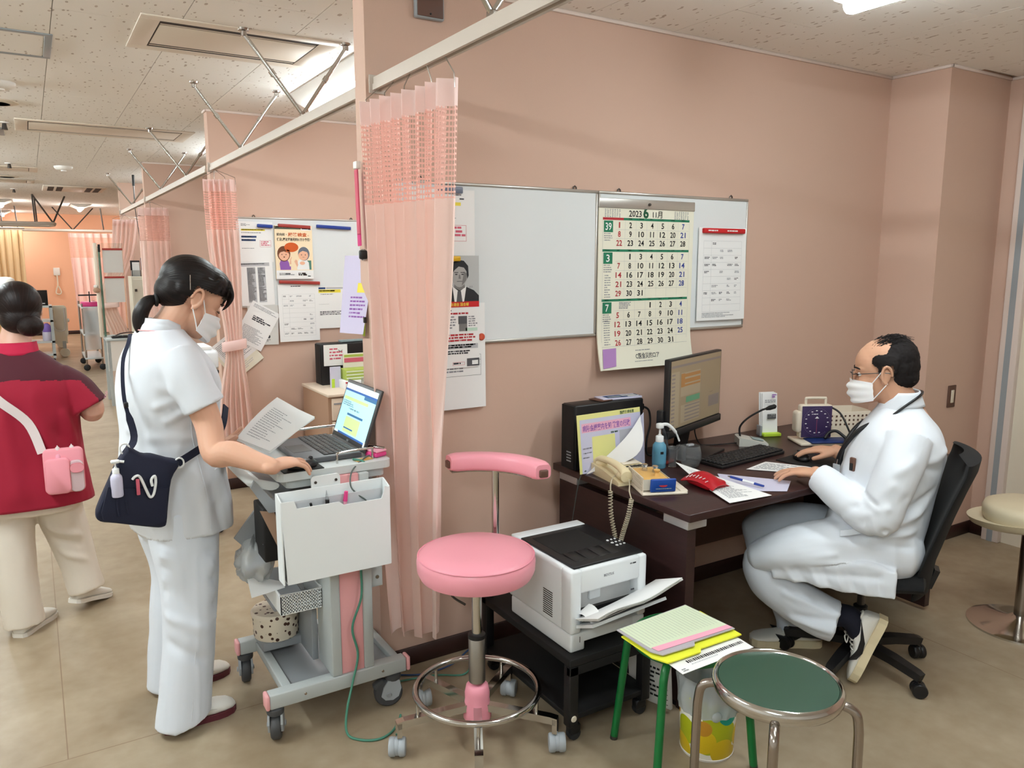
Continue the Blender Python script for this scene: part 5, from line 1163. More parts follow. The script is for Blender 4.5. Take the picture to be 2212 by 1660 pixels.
for i, (s_, z_) in enumerate(bp_):
    f_ = i/(len(bp_)-1); w_ = .10+.115*math.sin(math.pi*min(1, .22+f_*.95))**.6 if i not in (0, len(bp_)-1) else .10; th = .024 if 0 < i < len(bp_)-1 else .010
    rings.append([cp(s_+.035*(abs(math.cos(a))**2)+th*math.sin(a), w_*math.cos(a), z_) for a in [k/28*6.2832 for k in range(28)]])
MB().loft(rings).build('backrest', 'black_fabric', t, True)
g = MB(); g.ribbon([cp(-.03, 0, .355), cp(-.16, 0, .350), cp(-.225, 0, .365), cp(-.245, 0, .43)], CR_, .06, .018); g.build('back_bracket', 'black_plastic', t, True)
MB().cbox((0, 0, 0), (.22, .17, .045), None, .01).build('mechanism', 'black_plastic', t).matrix_local = Matrix.Translation((0, 0, .35)) @ facing((0, 0, 0), CF, CR_)
MB().cyl((0, 0, .20), (0, 0, .35), .014, n=14).build('piston', 'dark_steel', t); MB().lathe([(.025, .10), (.026, .24), (.018, .245), (.001, .246)], n=18).build('gas_column', 'black_plastic', t)
MB().lathe([(.05, .07), (.052, .10), (.03, .125), (.001, .126)], n=20).build('hub', 'black_plastic', t)
for i, a in enumerate((-94, -22, 50, 122, 194)):
    d = V((math.cos(R(a)), math.sin(R(a)), 0)); q = V((-d.y, d.x, 0)); g = MB(); g.ribbon([d*.03+V((0, 0, .098)), d*.15+V((0, 0, .092)), d*.25+V((0, 0, .078)), d*.268+V((0, 0, .072))], q, [.05, .042, .034, .028], .03); g.build('leg', 'black_plastic', t)
    caster(t, d.x*.262, d.y*.262, .027, R(a+50+35*i), 'black_plastic', stem=.004)
# ================================================================ cables on the floor
def floor_cable(name, label, pts, r, m):
    t = thing(name, label, 'cable', pts[0]); MB().tube(smooth_path(pts, 8), r, 8).build('cable', m, t, True)
floor_cable('network_cable', 'blue network cable lying along the wall behind the pink stool', [(1.06, 2.545, .006), (1.15, 2.50, .006), (1.25, 2.47, .03), (1.34, 2.50, .05), (1.38, 2.52, .02), (1.50, 2.55, .006)], .0035, 'cable_blue')
floor_cable('power_cable', 'green cable lying on the floor behind the pink stool', [(1.05, 2.50, .006), (1.18, 2.47, .006), (1.28, 2.42, .006), (1.325, 2.45, .05), (1.37, 2.50, .16), (1.385, 2.52, .25)], .0035, 'cable_green')
# ================================================================ computer trolley
t = thing('computer_cart', 'grey computer trolley with pink trim where the nurse works', 'trolley', (.78, 2.59, 0))
RY0, RY1 = 2.385, 2.80
for y in (RY0, RY1):
    r_ = MB().box(.545, y-.022, .122, 1.018, y+.022, .172, .004).build('base_rail', 'cart_grey', t, True)
    for x in (.532, 1.020): MB().box(x, y-.023, .121, x+.014, y+.023, .173, .006).build('end_cap', 'cart_pink', r_, True)
    for x in (.66, .93): MB().lathe([(.005, 0), (.004, .002), (.001, .002)], (x, y-.0222, .147), 10, Matrix.Rotation(R(90), 4, 'X')).build('screw', 'steel', r_, True)
wb('cross_bar', 'cart_grey', .600, RY0+.02, .128, .630, RY1-.02, .160, .003, parent=t); wb('cross_bar', 'cart_grey', .985, RY0+.02, .128, 1.012, RY1-.02, .160, .003, parent=t)
wb('tray_plate', 'cart_mid', .628, RY0+.02, .128, .988, RY1-.02, .140, parent=t)
for x in (.755, .868): wb('column_post', 'cart_grey', x, RY0-.018, .172, x+.034, RY0+.13, .86, .004, parent=t)
wb('column_panel', 'cart_pink', .789, RY0-.012, .172, .868, RY0+.12, .86, .002, parent=t)
wb('clamp_block', 'cart_grey', .903, RY0+.02, .44, .955, RY0+.06, .51, .003, parent=t); MB().lathe([(.007, 0), (.006, .003), (.001, .003)], (.935, RY0+.0198, .475), 12, Matrix.Rotation(R(90), 4, 'X')).build('clamp_screw', 'steel', t, True)
wb('side_bracket', 'cart_pink', .903, RY0+.03, .40, .915, RY0+.10, .60, .002, parent=t)
def bigcaster(x, y, ang):
    T_ = Matrix.Translation((x, y, 0)) @ Matrix.Rotation(ang, 4, 'Z'); X_ = Matrix.Rotation(R(90), 4, 'X')
    c = MB(T_).lathe([(.026, .098), (.028, .104), (.028, .118), (.02, .122), (.001, .122)], (0, 0, 0), 18).build('caster', 'grey_rubber', t, True)
    MB(T_).lathe([(.02, -.014), (.044, -.016), (.05, -.010), (.05, .010), (.044, .016), (.02, .014)], (-.018, 0, .05), 28, X_).build('wheel', 'grey_rubber', c, True)
    for s_ in (-1, 1):
        g = MB(T_); pl = [(.02, .10), (.026, .07), (.016, .04), (-.004, .028), (-.03, .03), (-.044, .045), (-.036, .075), (-.02, .10)]
        g.prism(pl, s_*.017, s_*.024, X_ @ Matrix.Scale(1, 4)); g.build('fork', 'caster_grey', c, True)
        MB(T_).lathe([(.010, 0), (.008, .004), (.001, .004)], (-.018, s_*.0265, .05), 12, Matrix.Rotation(R(90 if s_ < 0 else -90), 4, 'X')).build('axle_cap', 'cart_mid', c, True)
    MB(T_).cbox((-.05, 0, .085), (.045, .03, .022), (0, R(-35), 0), .006).build('brake_pedal', 'grey_rubber', c, True)
    return c
bigcaster(.565, RY0, R(250)); bigcaster(.565, RY1, R(262)); bigcaster(.975, RY0, R(-15)); bigcaster(.975, RY1-.02, R(20))
# worktop
g = MB(); pl = []
def rr(x0, y0, x1, y1, r, k=5):
    o_ = []
    for cx, cy, a0 in ((x1-r, y1-r, 0), (x0+r, y1-r, 90), (x0+r, y0+r, 180), (x1-r, y0+r, 270)):
        for i in range(k+1): a = R(a0+90*i/k); o_.append((cx+r*math.cos(a), cy+r*math.sin(a)))
    return o_
TX0, TX1, TY0, TY1 = .610, .992, 2.385, 2.865
MB().prism(rr(TX0, TY0, TX1, TY1, .025), .862, .888).build('worktop', 'cart_light', t, True)
MB().prism(rr(TX0+.03, TY0+.012, TX1-.02, TY1-.02, .02), .835, .862).build('top_frame', 'cart_grey', t, True)
# pull handle on the nurse's side
g = MB(); rings = []
for y, xo, zo in ((2.42, .60, .845), (2.43, .545, .862), (2.47, .528, .880), (2.62, .524, .884), (2.78, .528, .880), (2.82, .545, .862), (2.83, .60, .845)):
    rings.append([V((xo+.022*math.cos(a), y+(.0 if 2.45 < y < 2.8 else .0), zo+.013*math.sin(a))) for a in [k/12*6.2832 for k in range(12)]])
g.loft(rings); g.build('pull_handle', 'cart_light', t, True)
g = MB(); g.loft([[V((.545, 2.418, .872)), V((.545, 2.442, .872)), V((.533, 2.442, .85)), V((.533, 2.418, .85))], [V((.60, 2.418, .80)), V((.60, 2.442, .80)), V((.585, 2.442, .76)), V((.585, 2.418, .76))], [V((.66, 2.418, .80)), V((.66, 2.442, .80)), V((.66, 2.442, .76)), V((.66, 2.418, .76))]], True, False); g.build('handle_web', 'cart_mid', t, True)
wb('under_shelf', 'cart_mid', .62, 2.43, .775, .98, 2.84, .79, .003, parent=t)
MB().tube(smooth_path([(.70, 2.845, .888), (.70, 2.845, .918), (.71, 2.845, .924), (.96, 2.845, .924), (.97, 2.845, .918), (.97, 2.845, .888)], 3), .005, 8).build('top_rail', 'chrome', t, True)
MB().tube(smooth_path([(.815, 2.425, .888), (.815, 2.425, .914), (.825, 2.427, .922), (.93, 2.43, .925), (.94, 2.43, .918), (.94, 2.43, .888)], 3), .004, 8).build('cable_rail', 'chrome', t, True)
wb('lower_shelf', 'cart_mid', .615, 2.54, .370, .755, 2.80, .385, .003, parent=t); wb('shelf_upright', 'cart_mid', .735, 2.52, .17, .755, 2.80, .385, .002, parent=t)
# ---- white file box on the side
t = thing('file_box', 'white plastic file box hung on the side of the trolley', 'file box', (.77, 2.34, .556))
FX0, FX1, FY0, FY1, FZ0, FZ1 = .592, .948, 2.305, 2.363, .556, .838
wb('bottom', 'holder_white', FX0+.012, FY0+.008, FZ0, FX1-.006, FY1, FZ0+.006, parent=t); wb('back_wall', 'holder_white', FX0, FY1-.004, FZ0, FX1, FY1, FZ1, .002, parent=t)
XF = facing((FX0, FY0, FZ0), (1, 0, 0), (0, 0, 1)); W_ = FX1-FX0; H_ = FZ1-FZ0
g = MB(); g.prism([(.012, 0), (W_-.004, 0), (W_, .262), (W_-.018, .268), (W_-.022, .248), (W_-.03, .228), (.20, .228), (.185, .240), (.05, .240), (.042, .266), (.0, .266)], -.002, .002, XF); g.build('front_wall', 'holder_white', t, True)
for x in (FX0, FX1-.004): g = MB(); g.prism([(FY0, FZ0+.0), (FY1, FZ0), (FY1, FZ1), (FY1-.012, FZ1), (FY0, FZ0+.266)], x, x+.004, Matrix(((0, 0, 1, 0), (1, 0, 0, 0), (0, 1, 0, 0), (0, 0, 0, 1)))); g.build('side_wall', 'holder_white', t, True)
wb('divider', 'holder_tint', FX0+.03, 2.332, FZ0+.01, FX1-.02, 2.335, FZ0+.255, parent=t)
MB().prism(rr(0, 0, .095, .05, .012), -.003, .003, facing((.708, FY1+.006, .822), XR, UP)).build('hanger_plate', 'holder_white', t, True)
for x in (.722, .789): MB().lathe([(.005, 0), (.004, .003), (.001, .003)], (x, FY1+.0025, .852), 10, Matrix.Rotation(R(90), 4, 'X')).build('screw', 'dark_steel', t, True)
t = thing('marker_pen', 'black and clear pen standing in the file box', 'pen', (.745, 2.325, .7)); MB().cyl((.747, 2.322, .60), (.743, 2.320, .805), .0065, n=10).build('barrel', 'black_plastic', t, True); MB().cyl((.743, 2.320, .805), (.741, 2.319, .835), .0055, .001, 10).build('tip', 'clear_plastic', t, True)
t = thing('pink_marker', 'pink highlighter standing in the file box', 'pen', (.80, 2.325, .7)); MB().cyl((.797, 2.324, .60), (.802, 2.322, .79), .006, n=10).build('barrel', 'cloth_pink', t, True); MB().cyl((.802, 2.322, .79), (.806, 2.320, .822), .0075, .006, 10).build('cap', 'pink_hot', t, True)
t = thing('pocket_clip', 'small black clip at the left inside the file box', 'clip', (.70, 2.32, .78)); MB().box(.692, 2.316, .74, .712, 2.326, .785, .003).build('jaw', 'black_plastic', t, True); MB().cyl((.695, 2.321, .78), (.689, 2.318, .802), .004, n=8).build('tail', 'black_plastic', t, True)
# ---- laptop
t = thing('laptop', 'dark grey laptop open on the trolley, screen showing a record form', 'laptop', (.83, 2.61, .889))
LX0, LX1, LY0, LY1, LZ = .700, .915, 2.462, 2.79, .889
wb('base', 'laptop_grey', LX0, LY0, LZ, LX1, LY1, LZ+.018, .004, parent=t)
wb('touchpad', 'laptop_dark', LX0+.012, 2.565, LZ+.0175, LX0+.075, 2.675, LZ+.0186, parent=t); wb('key_well', 'key_black', LX0+.09, LY0+.02, LZ+.0172, LX1-.022, LY1-.02, LZ+.0184, parent=t)
kk = MB().box(-.0082, -.0092, 0, .0082, .0092, .0026, .001, 1).mesh(['laptop_dark'], 'key'); 
for i in range(6):
    for j in range(15):
        o = bpy.data.objects.new('key', kk); C.objects.link(o); o.parent = t; o.location = V((LX0+.1+.0185*i, LY0+.033+.0205*j, LZ+.0184))-t.location
wb('sticker', 'print_mint', LX0+.01, LY1-.05, LZ+.0178, LX0+.028, LY1-.03, LZ+.0186, parent=t)
LB = V((LX1+.004, LY0, LZ+.012)); up_ = V((.072, 0, .205)).normalized(); ST = facing(LB, (0, 1, 0), up_); ST = Matrix(ST)
# x along +Y, y up the lid; normal = x cross y should face the nurse (-X)
LT = facing((LX1+.004, LY1, LZ+.012), (0, -1, 0), up_); LW, LH = LY1-LY0, .222
MB(LT).cbox((LW/2, LH/2, -.006), (LW, LH, .010), None, .003).build('lid', 'laptop_dark', t, True)
p = Print(LT, .0); mat('lap_sky', (176, 226, 236), .3, emit=.75); mat('lap_blue', (30, 92, 168), .3, emit=.6); mat('lap_green', (196, 224, 150), .3, emit=.7); mat('lap_white', (226, 240, 244), .3, emit=.8); mat('lap_ink', (60, 84, 92), .4, emit=.1); mat('lap_teal', (40, 110, 160), .3, emit=.5)
p.rect(.012, .024, LW-.012, LH-.012, 'lap_sky'); q = .0003; p.rect(.012, LH-.032, LW-.012, LH-.012, 'lap_white', q); p.rect(.012, LH-.040, LW-.012, LH-.032, 'lap_blue', q); p.rect(LW*.62, LH-.052, LW-.012, LH-.040, 'lap_teal', q)
p.rect(.02, LH-.072, LW*.78, LH-.060, 'lap_green', q); p.greek(.025, LH-.070, LW*.7, LH-.062, 'lap_ink', .008, .004, 2, 1); p.greek(.02, LH-.095, LW*.4, LH-.076, 'lap_ink', .007, .004, 3); p.greek(.09, LH-.110, LW*.72, LH-.098, 'lap_ink', .009, .006, 4, 1); p.rect(.09, LH-.125, LW*.74, LH-.117, 'lap_teal', q)
p.rect(.085, .036, LW*.70, LH-.130, 'lap_green', q*.5); p.greek(.095, .052, LW*.55, LH-.135, 'lap_ink', .008, .004, 5); p.greek(.2, .06, LW*.68, LH-.14, 'lap_ink', .010, .004, 6); p.rect(.09, .048, LW*.55, .053, 'lap_blue', q)
p.rect(.012, .024, LW-.012, .031, 'lap_blue', q); p.rect(.012, .024, .05, .031, 'lap_white', 2*q); p.text('DXX', LW/2, .010, .009, 'printer_grey', 'C', .03); p.build(t, 'screen_image', True)
MB(LT).cbox((LW-.014, .026, .001), (.012, .018, .002), None).build('asset_sticker', 'paper', t, True)
MB().cyl((LX1+.002, LY0+.03, LZ+.016), (LX1+.002, LY1-.03, LZ+.016), .007, n=10).build('hinge', 'laptop_dark', t, True)
t = thing('computer_mouse', "black computer mouse under the nurse's hand on the trolley", 'mouse', (.700, 2.425, .8925), R(12)); MB().ell((0, 0, .006), (.052, .03, .022), None, 20, 10).build('shell', 'black_plastic', t); MB().cyl((.03, -.004, .026), (.03, .004, .026), .006, n=8).build('wheel', 'rubber', t)
t = thing('mouse_mat', 'thin black pad under the mouse on the trolley', 'mouse mat', (.69, 2.422, .888)); MB().box(-.06, -.033, 0, .07, .036, .003, .001).build('pad', 'black_matte', t)
# ---- pink barcode scanner stand etc. on the right corner
t = thing('hand_tool', 'pink and grey hand tool lying at the corner of the trolley', 'tool', (.965, 2.45, .888)); MB().cbox((.962, 2.455, .897), (.05, .06, .016), (0, 0, R(20)), .006).build('body', 'pink_hot', t, True); MB().cbox((.965, 2.452, .909), (.046, .05, .008), (0, 0, R(20)), .003).build('top', 'cloth_pink', t, True); MB().tube([(.935, 2.50, .898), (.95, 2.48, .918), (.975, 2.45, .916), (.988, 2.44, .914)], .006, 8).build('clip', 'steel', t, True); MB().ell((.945, 2.505, .905), (.014, .012, .010)).build('knob', 'desk_back', t, True)
t = thing('card_slip', 'small brown card lying beside the laptop', 'card', (.925, 2.425, .889)); MB().cbox((.905, 2.428, .8895), (.06, .03, .002), (0, 0, R(12))).build('card', 'kraft', t, True)
# ---- cables of the trolley
floor_cable('green_cable', 'green cable looping from the trolley to the floor', [(.87, 2.428, .895), (.90, 2.40, .885), (.895, 2.395, .84), (.885, 2.40, .80), (.870, 2.372, .70), (.862, 2.362, .54), (.855, 2.35, .44), (.822, 2.352, .34), (.838, 2.352, .24), (.812, 2.34, .15), (.778, 2.31, .07), (.768, 2.28, .012), (.80, 2.235, .0045), (.85, 2.21, .0045), (.90, 2.225, .0045), (.945, 2.27, .0045), (.965, 2.30, .0045)], .0042, 'cable_green')
floor_cable('dark_cable', 'thin dark cable dropping into the file box', [(.93, 2.43, .90), (.90, 2.415, .893), (.845, 2.37, .87), (.83, 2.345, .83), (.85, 2.335, .80), (.878, 2.325, .77), (.88, 2.32, .70)], .0026, 'cable_grey')
# ---- basket, bags and tin hanging at the nurse's end
t = thing('storage_basket', 'white perforated basket of papers on the trolley', 'basket', (.69, 2.55, .386))
BX0, BX1, BY0, BY1, BZ0, BZ1 = .615, .752, 2.45, 2.70, .395, .462
for a, b_ in (((BX0, BY0, BZ0), (BX0+.003, BY1, BZ1)), ((BX1-.003, BY0, BZ0), (BX1, BY1, BZ1)), ((BX0, BY1-.003, BZ0), (BX1, BY1, BZ1)), ((BX0, BY0, BZ0-.003), (BX1, BY1, BZ0))): MB().box(*a, *b_).build('wall', 'holder_white', t, True)
for i in range(14): MB().box(BX0+.137*i/14, BY0, BZ0, BX0+.137*i/14+.0045, BY0+.003, BZ1).build('bar', 'holder_white', t, True)
for i in range(6): MB().box(BX0, BY0, BZ0+.011*i, BX1, BY0+.0025, BZ0+.011*i+.0045).build('bar', 'holder_white', t, True)
MB().tube([(BX0, BY0, BZ1), (BX1, BY0, BZ1), (BX1, BY1, BZ1), (BX0, BY1, BZ1)], .004, 6, True).build('rim', 'holder_white', t, True)
MB().box(BX0+.01, BY0+.006, BZ0, BX1-.01, BY1-.006, BZ0+.01).build('lining', 'cart_mid', t, True)
t = thing('grey_folder', 'grey plastic folder slanting out of the white basket', 'folder', (.62, 2.5, .45))
MB().sheet(lambda u, v: V((.575+.13*u+.02*v, 2.475+.10*v, .640-.215*u+.02*math.sin(3*u)+.02*v)), 10, 6, .003).build('cover', 'cart_mid', t, True)
o = thing('loose_slip', 'white paper slip hanging out under the grey folder', 'paper', (.57, 2.52, .44)); MB().sheet(lambda u, v: V((.535+.11*u, 2.50+.06*v, .455+.06*v*(1-u)+.012*u)), 4, 4, .001).build('slip', 'paper', o, True)
t = thing('plastic_bag', 'crumpled translucent plastic bag at the trolley end', 'bag', (.56, 2.6, .5))
def crump(u, v):
    a = u*2*math.pi; b_ = v*math.pi; n_ = 1+.35*noise.noise(V((math.cos(a)*2.2, math.sin(a)*2.2, v*5)))
    return V((.575+.062*n_*math.sin(b_)*math.cos(a), 2.60+.08*n_*math.sin(b_)*math.sin(a), .545-.075*n_*math.cos(b_)))
MB().sheet(crump, 30, 20, .0006).build('film', 'polybag', t, True); MB().sheet(lambda u, v: V((.54+.07*u, 2.57+.06*v, .50+.05*u+.03*math.sin(5*v))), 8, 8, .001).build('contents', 'laminate_lav', t, True)
t = thing('document_pocket', 'dark document pocket hanging under the trolley handle', 'pocket', (.60, 2.55, .62))
g = MB(); g.prism([(0, 0), (.085, -.10), (.16, -.02), (.07, .085)], -.006, .006, facing((.512, 2.61, .63), (1, 0, 0), UP)); g.build('grey_flap', 'cart_mid', t, True)
wb('sleeve', 'black_matte', .575, 2.46, .58, .625, 2.585, .762, .006, parent=t); g = MB(); g.prism([(0, .18), (.045, .17), (.09, .0), (.075, -.01)], 0, .002, facing((.565, 2.455, .58), (1, 0, 0), UP)); g.build('sleeve_edge', 'tan', t, True)
t = thing('spotted_tin', 'round cream tin with coffee-bean print on the trolley', 'tin', (.665, 2.725, .205))
m, nt, b, L = nodes_of('bean_print', (234, 220, 196), .4)
tc = nt.nodes.new('ShaderNodeTexCoord'); v_ = nt.nodes.new('ShaderNodeTexVoronoi'); v_.inputs['Scale'].default_value = 46; L.new(tc.outputs['Object'], v_.inputs['Vector'])
q = nt.nodes.new('ShaderNodeMath'); q.operation = 'LESS_THAN'; q.inputs[1].default_value = .30; L.new(v_.outputs['Distance'], q.inputs[0])
x_ = nt.nodes.new('ShaderNodeMix'); x_.data_type = 'RGBA'; x_.inputs['A'].default_value = lin((236, 224, 204)); x_.inputs['B'].default_value = lin((74, 44, 30)); L.new(q.outputs[0], x_.inputs['Factor']); L.new(x_.outputs['Result'], b.inputs['Base Color'])
MB().lathe([(.078, 0), (.08, .004), (.083, .085), (.001, .085)], n=36).build('body', 'bean_print', t); MB().lathe([(.086, .080), (.087, .092), (.082, .098), (.001, .10)], n=36).build('lid', 'bean_print', t)
wb('tin_rest', 'cart_mid', .60, 2.66, .173, .75, 2.79, .204, .002, parent=bpy.data.objects['computer_cart'])
# ================================================================ figure tools
def tap(mb, pts, rad, n=16, axis=None, k=5, cap=True):
    """tapered limb with rounded ends; rad: float or (a,b), a along 'axis'"""
    P = [V(p) for p in pts]; Rr = [(r, r) if not isinstance(r, (tuple, list)) else r for r in rad]
    path = smooth_path(P, k); rr = smooth_path([(a, b, 0) for a, b in Rr], k)
    F = frames(path); rings = []
    def ring(c, t_, a, b):
        if axis is not None:
            u = V(axis); u = (u-t_*u.dot(t_))
            u = u.normalized() if u.length > 1e-4 else t_.orthogonal().normalized()
        else: u = t_.orthogonal().normalized()
        w_ = t_.cross(u)
        return [c+u*a*math.cos(i/n*6.28318)+w_*b*math.sin(i/n*6.28318) for i in range(n)]
    if axis is None: axis = F[0][1]
    q0, t0 = path[0], F[0][0]; q1, t1 = path[-1], F[-1][0]; a0, b0 = rr[0].x, rr[0].y; a1, b1 = rr[-1].x, rr[-1].y
    if cap:
        for f in (1.35, 1.0, .6): rings.append(ring(q0-t0*min(a0, b0)*math.sin(f), t0, a0*max(math.cos(f), .12), b0*max(math.cos(f), .12)))
    for c, (t_, u_, w_), r_ in zip(path, F, rr): rings.append(ring(c, t_, r_.x, r_.y))
    if cap:
        for f in (.6, 1.0, 1.35): rings.append(ring(q1+t1*min(a1, b1)*math.sin(f), t1, a1*max(math.cos(f), .12), b1*max(math.cos(f), .12)))
    mb.loft(rings); return mb
def trunk(mb, secs, P, n=36, e=.82):
    """stacked body sections (back, front, z, half width)"""
    pts = smooth_path([(a, b, z) for a, b, z, w_ in secs], 4); ws = smooth_path([(w_, 0, 0) for a, b, z, w_ in secs], 4); rings = []
    for q, w_ in zip(pts, ws):
        c = (q.x+q.y)/2; d = (q.y-q.x)/2; r_ = []
        for i in range(n):
            a = i/n*6.28318; ca, sa = math.cos(a), math.sin(a)
            r_.append(P(c+d*math.copysign(abs(ca)**e, ca), w_.x*math.copysign(abs(sa)**e, sa), q.z))
        rings.append(r_)
    mb.loft(rings); return mb
def folds(me, specs, nz=None):
    """press soft folds into a garment: specs (A, B, height, width); nz (height, scale, (sx,sy,sz))"""
    me.update(); vs = me.vertices; ns = [v.normal.copy() for v in vs]
    for i, v in enumerate(vs):
        d = 0; c = v.co
        for A, B, h, w_ in specs:
            ab = B-A; t_ = max(0, min(1, (c-A).dot(ab)/ab.length_squared)); q = (c-(A+ab*t_)).length
            if q < w_*2.2: d += 1.7*h*math.exp(-(q/w_)**2)*(.35+.65*math.sin(math.pi*min(1, .15+t_*.7)))
        if nz:
            p_ = V((c.x*nz[2][0], c.y*nz[2][1], c.z*nz[2][2]))*nz[1]; d += nz[0]*(noise.noise(p_)+.6*noise.noise(p_*2.3))+.0016*noise.noise(V((c.x, c.y, c.z*.5))*26)
        v.co = c+ns[i]*d
    me.update()
def hand_into(mb, Tm, sc=1.0, bends=((8, 14, 8), (10, 16, 10), (12, 18, 12), (14, 20, 14)), thumb=(.75, .62, -.22), spread=1.0, side=1):
    """Tm: wrist frame x=to the fingers, y=thumb side, z=back of the hand"""
    def W(x, y, z): return Tm @ V((x*sc, y*sc*side, z*sc))
    ax = (Tm.to_3x3() @ V((0, 1, 0)))
    tap(mb, [W(-.02, 0, 0), W(.02, .002, .002), W(.055, .003, .004), W(.086, .0, .003)], [(.027*sc, .019*sc), (.032*sc, .0175*sc), (.041*sc, .016*sc), (.039*sc, .012*sc)], 18, ax)
    for i, (y0, ln, r_) in enumerate(((.030, .073, .0090), (.010, .081, .0093), (-.011, .075, .0088), (-.030, .060, .0078))):
        p = V((.080-.004*abs(i-1.2), y0, .003)); a = 0; out = [p.copy()]; yaw = (1.2-i)*.07*spread
        for seg_, bd in zip((.46, .30, .24), bends[i]):
            a += R(bd); p = p+V((math.cos(a)*math.cos(yaw), math.sin(yaw), -math.sin(a)))*ln*seg_; out.append(p.copy())
        tap(mb, [W(*q) for q in out], [r_*sc*1.06, r_*sc, r_*sc*.94, r_*sc*.78], 12)
    d = V(thumb).normalized(); b_ = V((.018, .026, -.004)); m_ = b_+d*.040; e_ = m_+(d+V((.35, -.12, -.05))).normalized()*.034
    tap(mb, [W(*b_), W(*m_), W(*e_)], [.0150*sc, .0112*sc, .0085*sc], 12)
    return mb
def nail(parent, Tm, sc, fi, bends, side=1): pass
def head_into(mb, Hm, k=1.0, jaw=1.0):
    """head frame: x=face, y=left, z=up, origin between the ears"""
    def E(c, r_, rot=None): mb.ell((0, 0, 0), (1, 1, 1)) if False else mb.ell(V(c)*k, V(r_)*k, rot, 28, 18)
    old = mb.T; mb.T = Hm
    E((-.012, 0, .040), (.100, .076, .088)); E((.030, 0, .028), (.066, .068, .080)); E((.030, 0, -.040), (.060, .060*jaw, .070)); E((.048, 0, -.078), (.042, .044*jaw, .036)); E((.066, 0, -.098), (.024, .026*jaw, .018))
    E((.062, 0, .020), (.033, .058, .026)); E((.056, .034, -.030), (.034, .026, .030)); E((.056, -.034, -.030), (.034, .026, .030)); E((.086, 0, -.062), (.016, .026, .018))
    tap(mb, [V((.090, 0, .008))*k, V((.101, 0, -.014))*k, V((.108, 0, -.032))*k], [.0075*k, .0095*k, .0125*k], 12); E((.100, .011, -.035), (.010, .008, .007)); E((.100, -.011, -.035), (.010, .008, .007))
    for s_ in (1, -1):
        # ear: rim, lobe, bowl
        rim = [V((-.006+.020*math.cos(a)*.85-.004, s_*(.0775+.010*math.sin(a*.5+.9)), -.004+.033*math.sin(a)))*k for a in [R(x) for x in (-80, -30, 20, 70, 110, 150, 185)]]
        mb.T = Hm; tap(mb, rim, [.0062*k, .0055*k, .0052*k, .0056*k, .0056*k, .0050*k, .0045*k], 8)
        E((-.007, s_*.075, -.004), (.017, .007, .027)); E((.002, s_*.074, -.030), (.009, .006, .010)); E((.012, s_*.074, -.008), (.005, .006, .009))
    mb.T = old
    return mb
def trim_hair(me, Hm, test):
    bm = bmesh.new(); bm.from_mesh(me); I = Hm.inverted(); bmesh.ops.delete(bm, geom=[f for f in bm.faces if test(I @ f.calc_center_median())], context='FACES'); bm.to_mesh(me); bm.free(); return me
def face_parts(parent, Hm, k=1.0, closed=False, brow='hair_black', lip=True):
    for s_ in (1, -1):
        T_ = Hm @ Matrix.Scale(k, 4)
        e_ = None if closed else MB(T_).ell((.0810, s_*.032, -.001), (.0085, .0140, .0075), None, 14, 8).build('eye', 'bottle_white', parent, True)
        if not closed: MB(T_).ell((.0868, s_*.034, -.001), (.0035, .0058, .0058), None, 12, 6).build('iris', 'print_brown', e_, True)
        MB(T_).tube(smooth_path([(.085, s_*.047, -.002), (.0925, s_*.038, .0035 if not closed else -.005), (.0945, s_*.030, .004 if not closed else -.006), (.090, s_*.020, -.001)], 3), .0014, 6).build('eyelash', 'hair_dark', parent, True)
        MB(T_).tube(smooth_path([(.078, s_*.052, .020), (.0915, s_*.040, .0255), (.0965, s_*.028, .0255), (.0975, s_*.016, .022)], 3), [.0012]+[.0028]*6+[.0022]*3, 6).build('eyebrow', brow, parent, True)
    if lip: MB(Hm @ Matrix.Scale(k, 4)).ell((.0995, 0, -.063), (.004, .021, .006), None, 14, 6).build('lips', 'lip', parent, True)
def mask_on(parent, Hm, k=1.0, z1=-.022, z0=-.112):
    T_ = Hm @ Matrix.Scale(k, 4)
    def fn(u, v):
        a = R(-78+156*u); e = abs(u-.5)*2; zt = z1+.004-.012*e*e; zb = z0+.010*e*e+.006*e; z = zb+(zt-zb)*v
        bul = math.sin(math.pi*v)**.7; pl = .0042*math.sin(v*3*2*math.pi+.6)*(1-.35*e)
        rx = .082+.017*bul*(1-e*e)+pl+.008*(1-e*e); ry = .0715+.003*bul
        return V((.022+rx*math.cos(a)*(.94+.06*v), ry*math.sin(a), z))
    MB(T_).sheet(fn, 40, 24, .0018).build('mask', 'mask_white', parent, True)
    for s_ in (1, -1):
        u_ = .99 if s_ > 0 else .01
        for v_, q in ((.95, V((-.008, s_*.083, .030))), (.05, V((-.010, s_*.0825, -.034)))):
            a = fn(u_, v_); MB(T_).tube(smooth_path([a, a.lerp(q, .5)+V((0, s_*.003, 0)), q], 4), .0019, 6).build('mask_strap', 'mask_white', parent, True)
def streak_uv(me, c, ax, up):
    """strand coordinates: around the axis 'ax', along it"""
    ax = V(ax).normalized(); y_ = ax.cross(V(up)).normalized(); z_ = y_.cross(ax); ul = me.uv_layers.new(name='UVMap'); c = V(c)
    uv = []
    for v in me.vertices: d = v.co-c; uv.append((math.atan2(d.dot(y_), d.dot(z_))/6.28318*.8, d.dot(ax)*6))
    for lp in me.loops: ul.data[lp.index].uv = uv[lp.vertex_index]
